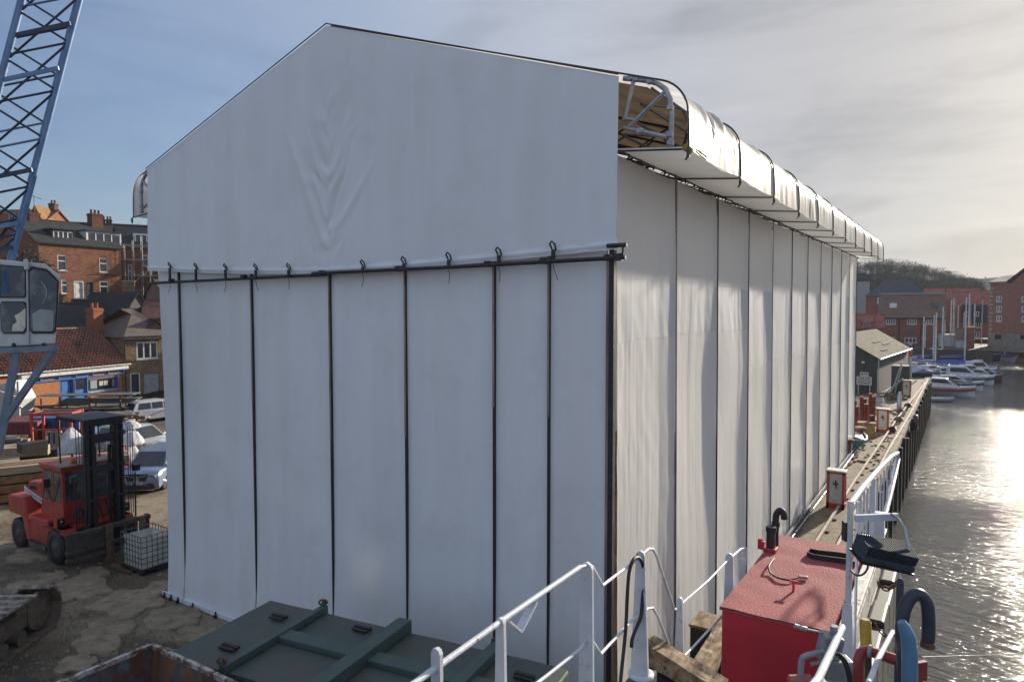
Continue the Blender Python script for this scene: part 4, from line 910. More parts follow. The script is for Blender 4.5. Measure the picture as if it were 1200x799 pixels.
# ------------------------------------------------------------------ green container, skip
GRN = M('dark_green_steel', (.075,.10,.088), .5, .1, (.10,.115,.10), 1.8, .4, .7, bump=.006, bscale=5, rust=(.12,.10,.08), rs=1.1, rlo=.47, rhi=.62)
GRN2 = M('green_beam_paint', (.085,.125,.108), .5, .1, (.07,.11,.10), 3, bump=.002)
cA = Vector((-11.04,8.55,0)); crz = R_(8.0)
gc = thing('green_container', 'low dark green steel container with raised cross beams before the shelter front', 'container', (cA.x,cA.y,0), crz)
LC, WC, HC = 6.1, 2.30, 2.34
m = MB(); prof_ = [(0.05,.1),(-.30,HC-.42),(.0,HC),(LC,HC),(LC,.1)]
m.prism([(x,0,z) for x,z in prof_],(0,0,0),(0,-WC,0)); m.build('tank_body', GRN, gc, bevel=.03)
m = MB()
def lidp(u,v):
    x = .02+(LC-.04)*u; y = -WC*v; return (x,y,HC+.012+.012*noise.noise((x*1.2,y*1.2,4))-.018*math.sin(math.pi*((u*3)%1))*math.sin(math.pi*((v*2)%1)))
m.grid(lidp,60,24); m.build('lid_sheet', GRN, gc, recalc=False)
def cl(px,py,z=HC): q = INV[gc] @ P(px,py,z=z); return q.x, q.y
x1 = cl(273,752)[0]; x2 = cl(468,717)[0]; x3 = cl(600,760)[0]
for nm_, x, w, h in (('cross_beam',1.30,.12,.12),('cross_beam',3.05,.26,.20),('cross_beam',4.85,.20,.16)):
    m = MB(); m.box(x-w/2,x+w/2,-WC-.03,.03,HC+.02,HC+.02+h); m.box(x-w/2+.003,x+w/2-.003,-WC-.06,-WC-.001,.1,HC+.02+h-.003); m.box(x-w/2+.003,x+w/2-.003,.001,.06,.1,HC+.02+h-.003); m.build(nm_, GRN2, gc, bevel=.008)
ym = -WC*.47
for a,b in ((1.363,2.917),(3.183,4.747),(4.953,LC)):
    m = MB(); m.box(a,b,ym-.15,ym+.15,HC+.02,HC+.115); m.build('long_beam', GRN2, gc, bevel=.006)
for x,y in ((1.30,-WC-.02),(1.30,.02),(4.85,-WC-.02),(4.85,.02)):
    m = MB(); m.box(x-.02,x+.02,y-.05,y+.05,HC+.11,HC+.24); l_ = m.build('lug', GRN2, gc, bevel=.008)
    m = MB(); m.tube([(x+.09*math.cos(a*.7),y-.02+.02*math.sin(a),HC+.20+.05*math.sin(a*.7)) for a in range(8)],.018,6); m.build('shackle', RUST, l_)
for a,b in ((.55,-.5),(.62,-1.7),(2.2,-.25),(5.4,-.5),(5.4,-1.8)):
    m = MB(); m.box(a,a+.34,b-.035,b+.035,HC+.03,HC+.07); m.box(a+.02,a+.32,b-.12,b-.06,HC+.03,HC+.06); m.build('hinge_bar', DARKM, gc)
for j in range(3):
    m = MB(); m.M = Matrix.Translation((-.24,0,.04)); y = -.55-.6*j; m.box(-.10,.30,y-.3,y-.26,HC-.30,HC-.24); m.tube([(-.06,y-.45,HC-.42),(-.10,y-.2,HC-.36),(.12,y-.05,HC-.18)],.022,6); m.cbox((.02,y-.15,HC-.35),(.12,.16,.10)); m.build('latch', DARKM, gc, bevel=.01)
m = MB(); m.box(.0,.1,-WC,0,.1,.35); m.box(LC-.1,LC,-WC-.002,.002,.02,.09); m.build('skid', DARKM, gc)
SKIPM = M('rusty_blue_grey_steel', (.16,.19,.23), .6, .2, (.07,.08,.10), 3, rust=(.16,.07,.035), rs=2.2, rlo=.46, rhi=.58, bump=.006, bscale=10)
SKIPR = M('rust_streaked_steel', (.28,.13,.065), .75, .1, (.09,.05,.03), 3, stretch=(1,1,.3), rust=(.10,.11,.13), rs=3, rlo=.5, rhi=.6, bump=.006)
RIMM = M('scuffed_rim', (.55,.52,.48), .6, .2, (.20,.13,.10), 8, .45,.6, rust=(.15,.07,.04), rs=5, rlo=.52, rhi=.58)
sk = thing('waste_skip', 'open rusty steel waste skip cut off by the bottom of the view', 'skip', (-10.92,6.16,0))
SLN, SWD, SHT = 4.2, 2.1, 2.46
def skw(name, p, q, nout, mat):
    m = MB(); p=Vector(p); q=Vector(q); d=(q-p)
    m.grid(lambda u,v:tuple(p+d*u+Vector((0,0,-SHT+.12))*v+Vector(nout)*(-.25*v+.02*noise.noise((u*6,v*3,p.x)))),30,12)
    return m.build(name, mat, sk, recalc=False)
skw('end_wall',(0,-SWD,SHT),(0,0,SHT),(-1,0,0),SKIPM); skw('side_wall',(0,0,SHT),(SLN,0,SHT),(0,1,0),SKIPR); skw('end_wall',(SLN,0,SHT),(SLN,-SWD,SHT),(1,0,0),SKIPM); skw('side_wall',(SLN,-SWD,SHT),(0,-SWD,SHT),(0,-1,0),SKIPR)
MB().box(.2,SLN-.2,-SWD+.2,-.2,.08,.12).build('floor', SKIPR, sk)
def rim(a,b,w=.07): 
    a=Vector(a);b=Vector(b);s=(b-a).normalized().cross(Vector((0,0,1)))*w/2
    m=MB();n=26;vs=[]
    for i in range(n+1):
        c=a.lerp(b,i/n)+Vector((.012*noise.noise((i*.5,a.x,1)),.012*noise.noise((i*.5,a.y,2)),.014*noise.noise((i*.4,a.x,3))))
        vs+=[c-s,c+s,c+s+Vector((0,0,.07)),c-s+Vector((0,0,.07))]
    m.add(vs,[(i*4+k,i*4+(k+1)%4,(i+1)*4+(k+1)%4,(i+1)*4+k) for i in range(n) for k in range(4)]).add(vs[:4],[(3,2,1,0)]).add(vs[-4:],[(0,1,2,3)]); m.build('rim', RIMM, sk)
rim((0,-SWD,SHT),(0,-.04,SHT)); rim((0,0,SHT),(SLN,0,SHT)); rim((SLN,-.04,SHT),(SLN,-SWD,SHT)); rim((SLN-.04,-SWD,SHT),(.04,-SWD,SHT))

# ------------------------------------------------------------------ crawler crane: track, cab, legs, blue lattice boom
TRKM = M('muddy_track_steel', (.20,.155,.11), .75, .05, (.11,.09,.07), 4, rust=(.14,.11,.08), rs=5, rlo=.55, rhi=.66, bump=.006)
TRKT = M('worn_pad_steel', (.44,.38,.31), .6, .3, (.12,.11,.10), 5, rust=(.08,.065,.05), rs=8, rlo=.55, rhi=.66, bump=.005)
crn = thing('crawler_crane', 'old crawler crane with blue lattice boom and grey cab at the left', 'crane', (-18.6,5.2,0))
e0 = Vector((-17.45,6.3,0)); ta = Vector((-.57,.82,0)).normalized(); tn = Vector((-ta.y,ta.x,0))   # tn points away from the viewer side
def tpos(s, w, z): return e0+ta*s+tn*w+Vector((0,0,z))
TE = 2.05; TB = -3.6; RR = .52; TWD = .95
path = []
n = int((TE-TB)/.30)
for i in range(n): path.append((TB+.30*i, 1.10, 0.0))
for i in range(6): a = math.pi/2-math.pi*(i+.5)/6; path.append((TE+RR*math.cos(a)*.95, .56+.54*math.sin(a), math.pi/2-a))
for i in range(n): path.append((TE-.30*i-.15, .03, math.pi))
for i in range(6): a = -math.pi/2-math.pi*(i+.5)/6; path.append((TB+RR*math.cos(a), .56+.54*math.sin(a), math.pi/2-a))
for s, z, a in path:
    c = tpos(s,TWD/2,z); d = ta*math.cos(a)+Vector((0,0,-math.sin(a))); nn = ta*math.sin(a)+Vector((0,0,math.cos(a)))
    m = MB(); L_=.265; vs=[]
    for h0 in (-.03,.02):
        for x_,y_ in ((-1,-1),(1,-1),(1,1),(-1,1)): vs.append(c+d*(x_*L_/2)+tn*(y_*TWD/2)+nn*h0)
    m.add(vs,[(0,3,2,1),(4,5,6,7),(0,1,5,4),(1,2,6,5),(2,3,7,6),(3,0,4,7)])
    k = c-d*L_*.32+nn*.035; m.beam(k-tn*TWD/2,k+tn*TWD/2,.03,.04,up=nn); part(m,'track_pad',TRKT if z>.9 else TRKM,crn)
m = MB(); c0 = tpos(TB,TWD*.5,.56); c1 = tpos(TE,TWD*.5,.56); m.beam(c0,c1,TWD*.45,.42); part(m,'track_frame',TRKM,crn,bevel=.03)
for s in (TE, TB):
    m = MB(); q = tpos(s,TWD*.5,.56); 
    for w_ in (-.2,.2): 
        vs=[q+tn*w_*1.2+ta*math.cos(i*math.pi/10)*.45+Vector((0,0,.45*math.sin(i*math.pi/10))) for i in range(20)]; m.prism(vs,(0,0,0),tn*.08)
    part(m,'idler_wheel',TRKM,crn)
for i in range(8):
    q = tpos(TB+.5+.62*i,TWD*.5,.24); m = MB(); m.tube([q-tn*.33,q-tn*.15,q+tn*.15,q+tn*.33],[.17,.15,.15,.17],12); part(m,'track_roller',TRKM,crn)
    if i%2: q = tpos(TB+.5+.62*i,TWD*.5,.92); m = MB(); m.tube([q-tn*.3,q+tn*.3],.12,10); part(m,'carrier_roller',TRKM,crn)
CD = 16.0
CABM = M('faded_cab_paint', (.60,.60,.58), .55, 0, (.48,.49,.48), 3, rust=(.20,.17,.15), rs=6, rlo=.62, rhi=.72, stretch=(1,1,.5))
CGL = M('hazy_cab_glass', (.03,.035,.045), .10, 0, (.13,.14,.15), 2.2, .45,.62, spec=.8)
STEELB = M('blue_grey_frame_paint', (.20,.26,.33), .5, .1, (.15,.19,.24), 4, rust=(.10,.08,.07), rs=9, rlo=.62, rhi=.68)
cb = crn
out_ = [(-60,302),(0,304),(53,309),(71,323),(65,403),(0,407),(-60,409)]
holes_ = [[(1,311),(27,313),(30,319),(30,346),(28,348),(1,348)],[(3,354),(28,354),(31,358),(31,385),(28,390),(5,390),(2,386),(1,358)],[(38,314),(55,317),(68,330),(67,360),(65,386),(62,389),(39,389),(36,385),(35,340),(35,318)]]
CBV = WP(-60,1.75)*1.0; m = MB(); m.prism([P(*q,d=CD) for q in out_],(0,0,0),CBV); o_ = part(m,'cab_shell',CABM,crn,bevel=.03)
for h in holes_:
    pts = [P(*q,d=CD-.012) for q in h]; m = MB(); c = sum(pts,Vector())/len(pts); m.prism([c+(p-c)*1.05 for p in pts],(0,0,0),-F0*.012); fr = part(m,'window_gasket',BLACKR,crn)
    m = MB(); m.prism([c+(p-c)*.97-F0*.014 for p in pts],(0,0,0),-F0*.006); part(m,'pane',CGL,fr)
m = MB(); m.tube([P(*q,d=CD-.04) for q in ((48,330),(52,334),(55,342),(54,350),(50,356))],.012,5); m.tube([P(*q,d=CD-.04) for q in ((39,343),(42,346),(44,340))],.01,5); part(m,'wiper',PWHITE,crn)
m = MB(); m.prism([P(*q,d=CD-.035) for q in ((38,368),(47,362),(63,364),(62,388),(39,388))],(0,0,0),-F0*.004); part(m,'torn_sheet',M('grey_card',(.36,.40,.40),.8),crn)
m = MB(); m.prism([P(*q,d=CD-.035) for q in ((30,361),(24,366),(17,370),(20,377),(15,381),(14,388),(27,388),(30,384))],(0,0,0),-F0*.004); part(m,'torn_sheet',M('cream_card',(.75,.70,.56),.8),crn)
m = MB(); m.prism([P(*q,d=CD-.03) for q in ((2,322),(6,316),(10,322),(12,345),(2,345))],(0,0,0),-F0*.004); part(m,'blue_jacket',M('blue_cloth',(.07,.13,.2),.9),crn)
m = MB(); m.tube([P(30,304,d=CD-.1),P(31,316,d=CD-.1)],.05,8); m.beam(P(31.5,308,d=CD-.03),P(33,404,d=CD-.03),.05,.02); part(m,'grab_post',CABM,crn)
m = MB(); m.beam(P(-40,412,d=CD),P(66,408,d=CD),.2,.12); m.beam(P(-40,412,d=CD)+CBV,P(60,409,d=CD)+CBV,.2,.12); part(m,'cab_beam',STEELB,crn)
for a,b,w_ in (((20,410),(-2,530),.12),((63,409),(8,488),.11),((8,488),(-8,512),.11),((-2,490),(-40,500),.10)):
    m = MB(); m.beam(P(*a,d=CD),P(*b,d=CD),w_*1.15,w_*1.15); part(m,'cab_strut',STEELB,crn)
for px in (16,51): m = MB(); m.cbox(P(px,405,d=CD-.06),(.05,.05,.12),YAW); part(m,'bracket',DARKM,crn)
m = MB(); m.cbox(WP(-380,CD,0)+Vector((0,0,2.6)),(4.2,3.0,1.6),YAW); m.cbox(WP(-380,CD,0)+Vector((0,0,1.4)),(1.8,1.8,.9),YAW); m.beam(P(-2,530,d=CD),WP(-300,CD,3.4),.2,.2); part(m,'machinery_house',STEELB,crn,bevel=.05)
m = MB(); a = WP(-380,CD,.9); m.beam(a, tpos(-1.6,TWD*.5,.8), .5,.5); part(m,'carbody',TRKM,crn)
BOOM = M('boom_blue_paint', (.16,.26,.42), .4, .1, (.10,.18,.33), 3, rust=(.32,.36,.42), rs=6, rlo=.60, rhi=.70)
BOOMD = M('boom_dark_lacing', (.025,.04,.075), .5, .2, (.05,.07,.11), 4)
def bp(side, y, lay=0): 
    px = 14+(306-y)*80/306.0 - (67 if side else 0) - (4 if lay else 0); return P(px,y,d=CD+.75+(1.25 if lay else 0))
for side in (0,1):
    for lay in (0,1):
        m = MB(); m.tube([bp(side,430 if side else 330,lay),bp(side,-260,lay)],.062 if not lay else .05,10); part(m,'boom_chord',BOOM,crn)
ys = [330-56*i for i in range(11)]
for lay in (0,1):
    for i,(a,b) in enumerate(zip(ys,ys[1:])):
        sh_ = 18*lay
        for p,q in ((((0,a-sh_),(1,b-sh_+20)),((1,a-sh_+20),(0,b-sh_))) if lay==0 else (((0,a-sh_),(1,b-sh_+20)),)):
            m = MB(); m.tube([bp(p[0],p[1],lay),bp(q[0],q[1],lay)],.030,6); part(m,'lacing',BOOMD,crn)
        m = MB(); m.tube([bp(0,a-sh_,lay),bp(1,a-sh_+14,lay)],.028,6); part(m,'lacing',BOOM if i%3==0 else BOOMD,crn)
for y0 in (30,82,200,262,290): 
    m = MB(); q0=bp(1,y0+12,0); q1=bp(0,y0,0)-F0*.12; m.beam(q0,q1,.04,.10); part(m,'walkway_bar',BOOM if y0 in (82,262) else BOOMD,crn)

# ------------------------------------------------------------------ forklift truck, facing +X
FRED = M('forklift_red_paint', (.50,.055,.038), .45, 0, (.34,.045,.035), 3, rust=(.13,.055,.04), rs=4, rlo=.52, rhi=.66, bump=.002)
fk = thing('forklift_truck', 'big old red forklift truck with black mast parked in the yard', 'forklift', (-23.4,11.35,0))
def wheel(par, x, y, r, w, sgn, tyre_m=BLACKR, rim_m=DARKM, bolts=6, name='wheel'):
    m = MB(); m.lathe((x,y,r),[(r*.62,-w/2),(r*.9,-w/2),(r*.98,-w*.38),(r,-w*.2),(r,w*.2),(r*.98,w*.38),(r*.9,w/2),(r*.62,w/2)],28,'Y',False)
    for i in range(26):
        a = 2*math.pi*i/26; m.cbox((x+r*math.cos(a),y,r+r*math.sin(a)),(.02*r/.5,w*.9,.05*r/.5),0,0,-a)
    wo = m.build('wheel', tyre_m, par)
    m = MB(); m.lathe((x,y+sgn*w*.30,r),[(r*.64,-.02),(r*.63,sgn*.05*r*2),(r*.35,sgn*-.03),(r*.25,sgn*.06),(0.02,sgn*.07)],20,'Y')
    for i in range(bolts): a=2*math.pi*i/bolts; m.cbox((x+r*.45*math.cos(a),y+sgn*w*.33,r+r*.45*math.sin(a)),(.05*r,.05,.05*r))
    m.build('rim', rim_m, wo); return wo
HW = 1.08
DRIM = M('dusty_rim', (.10,.09,.085), .8)
for s in (-1,1): wheel(fk,0.0,s*.95,.53,.34,s,rim_m=DRIM); wheel(fk,-2.6,s*.92,.50,.28,s,rim_m=DRIM)
def prismY(m, poly, y0, y1): m.prism([(x,0,z) for x,z in poly],(0,y0,0),(0,y1-y0,0)); return m
m = MB(); prismY(m,[(-3.2,1.15),(-3.2,1.72),(-2.05,1.80),(-1.65,.45),(-1.95,.38),(-2.25,1.12)],-HW,HW); m.build('counterweight', FRED, fk, bevel=.05)
m = MB(); m.box(-3.15,-2.2,-.72,.72,.45,1.2); m.box(-1.9,.1,-.72,.72,.40,1.0); m.build('chassis', FRED, fk, bevel=.03)
m = MB(); prismY(m,[(-1.75,.45),(-1.75,1.25),(-.55,1.25),(-.45,.45)],-HW+.02,HW-.02); m.build('side_tank', FRED, fk, bevel=.04)
m = MB(); m.box(-1.75,-.6,-HW-.04,HW+.04,.28,.42); m.build('step', DRIM, fk)
m = MB(); prismY(m,[(-2.5,1.74),(-2.35,2.22),(-1.45,2.30),(-1.45,1.74)],-.80,.80); m.build('engine_hood', FRED, fk, bevel=.04)
for z in (0,.115): m = MB(); m.prism([(-2.62,-.82,1.83+z),(-1.40,-.82,1.60+z),(-1.40,-.82,1.68+z),(-2.60,-.82,1.91+z)],(0,0,0),(0,-.012,0)); m.build('white_stripe', WPAINT, fk)
m = MB(); x=-2.28
while x < -1.85: m.box(x,x+.05,-.812,-.802,1.99,2.10); x += .085
m.build('lettering', DARKM, fk)
m = MB(); m.box(-1.0,.45,-HW,HW,1.05,1.13); prismY(m,[(-.55,1.13),(.45,1.13),(.55,.95),(-.55,.95)],-HW,-.7); prismY(m,[(-.55,1.13),(.45,1.13),(.55,.95),(-.55,.95)],.7,HW); m.build('mudguard', FRED, fk, bevel=.02)
# cab: pillars, panels, panes, roof
cx0,cx1,cyh = -1.35,.05,.82
m = MB()
for x,xt in ((cx0,cx0+.08),(-.62,-.62),(cx1,cx1-.16)):
    for s in (-1,1): m.beam((x,s*cyh,1.1),(xt,s*(cyh-.04),2.9),.10,.09)
for z,zo in ((1.78,0),(2.84,0)):
    for s in (-1,1): m.beam((cx0,s*cyh,z),(cx1-.06,s*cyh,z),.08,.10)
for x in (cx0+.03,cx1-.08): m.beam((x,-cyh,2.84),(x,cyh,2.84),.08,.1); m.beam((x,-cyh,1.5),(x,cyh,1.5),.06,.9 if x<0 and x<-1 else .7)
m.build('cab_frame', FRED, fk, bevel=.015)
for s in (-1,1):
    m = MB(); m.box(cx0+.05,-.67,s*cyh-.03,s*cyh+.03,1.1,1.75); m.box(-.57,cx1-.05,s*cyh-.03,s*cyh+.03,1.1,1.75); m.build('cab_panel', FRED, fk)
    for a,b in ((cx0+.12,-.69),(-.55,cx1-.18)): MB().box(a,b,s*cyh-.012,s*cyh+.012,1.84,2.76).build('pane', CGL, fk)
    m = MB(); 
    for a in (cx0+.35,cx0+.5): m.beam((a,s*cyh-.02*s,1.8),(a,s*cyh-.02*s,2.8),.02,.02)
    m.build('window_bar', DARKM, fk)
MB().box(cx0+.02,cx0+.04,-.74,.74,1.95,2.78).build('pane', CGL, fk); MB().box(cx1-.10,cx1-.08,-.74,.74,1.85,2.78).build('pane', CGL, fk)
m = MB(); m.box(cx0-.02,cx1+.02,-.90,.90,2.89,2.97); m.build('cab_roof', FRED, fk, bevel=.02); MB().box(-.75,cx1-.02,-.84,.84,2.972,2.985).build('roof_mat', M('grey_roof_sheet',(.32,.29,.26),.8), fk)
m = MB(); m.lathe((-.2,-.4,3.0),[(.08,0),(.09,.03),(.07,.14),(.02,.16)],12); m.build('beacon', M('amber_beacon',(.4,.12,.02),.3), fk)
m = MB(); m.cbox((-.5,0,1.75),(.5,.5,.12)); m.cbox((-.75,0,2.1),(.12,.5,.7)); m.build('driver_seat', BLACKR, fk, bevel=.03)
for s in (-1,1):
    m = MB(); m.cbox((.1,s*1.0,1.32),(.22,.26,.30)); h_ = m.build('headlight', FRED, fk, bevel=.02); MB().cbox((.215,s*1.0,1.32),(.02,.2,.22)).build('lens', GLASS, h_); MB().cbox((.23,s*1.0,1.35),(.012,.06,.06)).build('bulb', PWHITE, h_)
# mast
MX = .85
for s in (-1,1):
    for k,(yo,w) in enumerate(((.36,.14),(.52,.14))):
        m = MB(); m.box(MX-.10+.03*k,MX+.10-.03*k,s*yo-w/2+.004*k,s*yo+w/2-.004*k,.35,4.32-.05*k); m.box(MX+.08,MX+.14,s*yo-.04,s*yo+.04,.35,4.25); m.build('mast_channel', DARKM, fk, bevel=.01)
    m = MB(); m.tube([(MX-.1,s*.22,.5),(MX-.1,s*.22,3.6)],.05,10); m.build('lift_cylinder', DARKM, fk)
    for j in range(3): m = MB(); m.tube([(MX+.12,s*(.68+.07*j),1.3),(MX+.12,s*(.70+.08*j),4.1),(MX-.02,s*(.66+.07*j),4.25)],.012,5); m.build('chain', DARKM, fk)
    m = MB(); m.tube([(MX+.1,s*.9,1.0),(MX+.1,s*.92,2.6)],.025,6); m.tube([(MX-.5,s*.75,1.9),(MX+.1,s*.92,2.2)],.018,6); m.cbox((MX+.1,s*.95,2.75),(.18,.18,.2)); m.build('work_lamp', DARKM, fk)
for z,h in ((4.34,.18),(3.86,.26),(2.92,.24),(2.1,.10),(.9,.3)):
    m = MB(); m.box(MX-.07,MX+.07,-.60 if z>4.3 else -.45,.60 if z>4.3 else .45,z-h/2,z+h/2); m.build('crosshead' if z>4 else 'cross_member', DARKM, fk, bevel=.01)
m = MB(); m.box(-.75,MX+.15,-.62,.62,4.43,4.50); 
for j in range(6): m.box(-.8+.22*j,-.72+.22*j,-.66,.66,4.38,4.425)
m.build('top_guard', DARKM, fk)
m = MB(); 
for s in (-1,1): m.tube([(-.6,s*.6,2.97),(-.65,s*.6,4.4)],.025,6)
m.build('guard_post', DARKM, fk)
for j in range(4):
    m = MB(); m.tube([(MX-.3,-.3+.2*j,1.2),(MX-.5,-.35+.2*j,1.5+.1*j),(MX-.25,-.2+.2*j,1.9),(MX-.1,-.2+.15*j,1.6)],.022,6); m.build('hydraulic_hose', BLACKR, fk)
m = MB(); tyre(m,(MX-.35,-.62,1.55),.14,.035,'X'); m.tube([(MX-.35,-.75,1.5),(MX-.3,-.6,1.7)],.05,8); m.build('hose_reel', BLACKR, fk)
for s in (-1,1):
    for j in range(2): m = MB(); m.tube([(MX-.14-.05*j,s*(.30+.1*j),4.2),(MX-.16,s*(.3+.1*j),2.6),(MX-.30,s*(.35+.1*j),1.6),(MX-.5,s*.4,1.2)],.016,6); m.build('hydraulic_hose', BLACKR, fk)
    m = MB(); m.tube([(-.6,s*.86,1.8),(-.6,s*1.0,2.3),(-.55,s*1.02,2.35)],.014,5); m.cbox((-.5,s*1.05,2.45),(.03,.18,.26)); m.build('mirror', BLACKR, fk)
    for z in (1.0,2.0,3.0,4.0): m = MB(); m.cbox((MX+.1,s*.44,z),(.1,.30,.07)); m.build('mast_bracket', DARKM, fk)
m = MB(); m.tube([(-2.2,.5,2.25),(-2.2,.5,2.9)],.045,8); m.build('exhaust_pipe', DARKM, fk)
for j in range(6): m = MB(); m.box(-3.215,-3.2,-.6+.2*j,-.5+.2*j,1.25,1.6); m.build('grille_slot', DARKM, fk)
CX = 1.5
CARR = M('worn_carriage_steel', (.07,.065,.06), .6, .3, (.12,.11,.10), 4, rust=(.13,.08,.05), rs=5, rlo=.55, rhi=.66)
for z in (1.22,.72,.48): m = MB(); m.box(CX-.07,CX+.07,-1.48,1.05,z-.06,z+.06); m.build('carriage_bar', CARR, fk, bevel=.01)
m = MB(); m.box(CX-.05,CX-.01,-1.45,-.25,.30,1.18); m.build('load_plate', CARR, fk)
for y in (-.15,.25,.6,.98): m = MB(); m.box(CX-.10,CX+.02,y-.05,y+.05,.4,1.3); m.build('carriage_upright', CARR, fk)
FORKM = M('fork_steel', (.22,.15,.09), .5, .3, (.12,.09,.06), 5)
for y in (-.28,.75):
    m = MB(); m.box(CX+.075,CX+.135,y-.10,y+.10,.02,1.30); m.prism([(CX+.135,y-.10,.02),(CX+1.25,y-.09,.03),(CX+1.25,y-.09,.045),(CX+.135,y-.10,.09)],(0,0,0),(0,.19,0)); m.build('fork', FORKM, fk, bevel=.006)

# ------------------------------------------------------------------ liquid tank in a wire cage
CAGE = M('cage_wire', (.20,.21,.22), .5, .6); PLAS = M('milky_plastic', (.78,.78,.72), .45, 0, (.62,.62,.55), 4, rust=(.22,.20,.14), rs=3, rlo=.6, rhi=.75, trans=.15)
ib = thing('caged_tank', 'cut open white plastic tank in a wire cage on a pallet by the forks', 'tank', (-20.75,11.65,0), R_(-1))
lx, ly, zb, zt = .56, .48, .16, 1.16
m = MB()
for s in (-1,1):
    m.grid(lambda u,v,s=s:((-lx+.04+(2*lx-.08)*u), s*(ly-.04-.015*math.sin(v*12)), zb+.02+.86*v),10,16); m.grid(lambda u,v,s=s:(s*(lx-.04-.015*math.sin(v*12)), -ly+.04+(2*ly-.08)*u, zb+.02+.86*v),10,16)
m.box(-lx+.05,lx-.05,-ly+.05,ly-.05,zb,zb+.03); m.build('tank', PLAS, ib, recalc=False)
for i in range(7):
    z = zb+.03+.16*i; m = MB(); m.tube([(-lx,-ly,z),(lx,-ly,z),(lx,ly,z),(-lx,ly,z),(-lx,-ly,z)],.013,6,False); m.build('cage_bar', CAGE, ib)
for i in range(8):
    x = -lx+2*lx*i/7
    for s in (-1,1): MB().tube([(x,s*(ly+.012),zb),(x,s*(ly+.012),zt)],.012,6).build('cage_upright', CAGE, ib)
for i in range(1,6):
    y = -ly+2*ly*i/6
    for s in (-1,1): MB().tube([(s*(lx+.012),y,zb),(s*(lx+.012),y,zt)],.012,6).build('cage_upright', CAGE, ib)
m = MB(); m.box(-lx-.03,lx+.03,-ly-.03,ly+.03,.11,.15)
for x in (-.5,0,.5):
    for y in (-.42,0,.42): m.box(x-.07,x+.07,y-.06,y+.06,0,.11)
m.build('pallet', DARKM, ib); m = MB(); m.cbox((-.42,-ly-.03,.92),(.1,.04,.08)); m.tube([(-.4,-ly-.03,.95),(-.3,-ly-.04,.85)],.02,5); m.build('tap', BLACKR, ib)

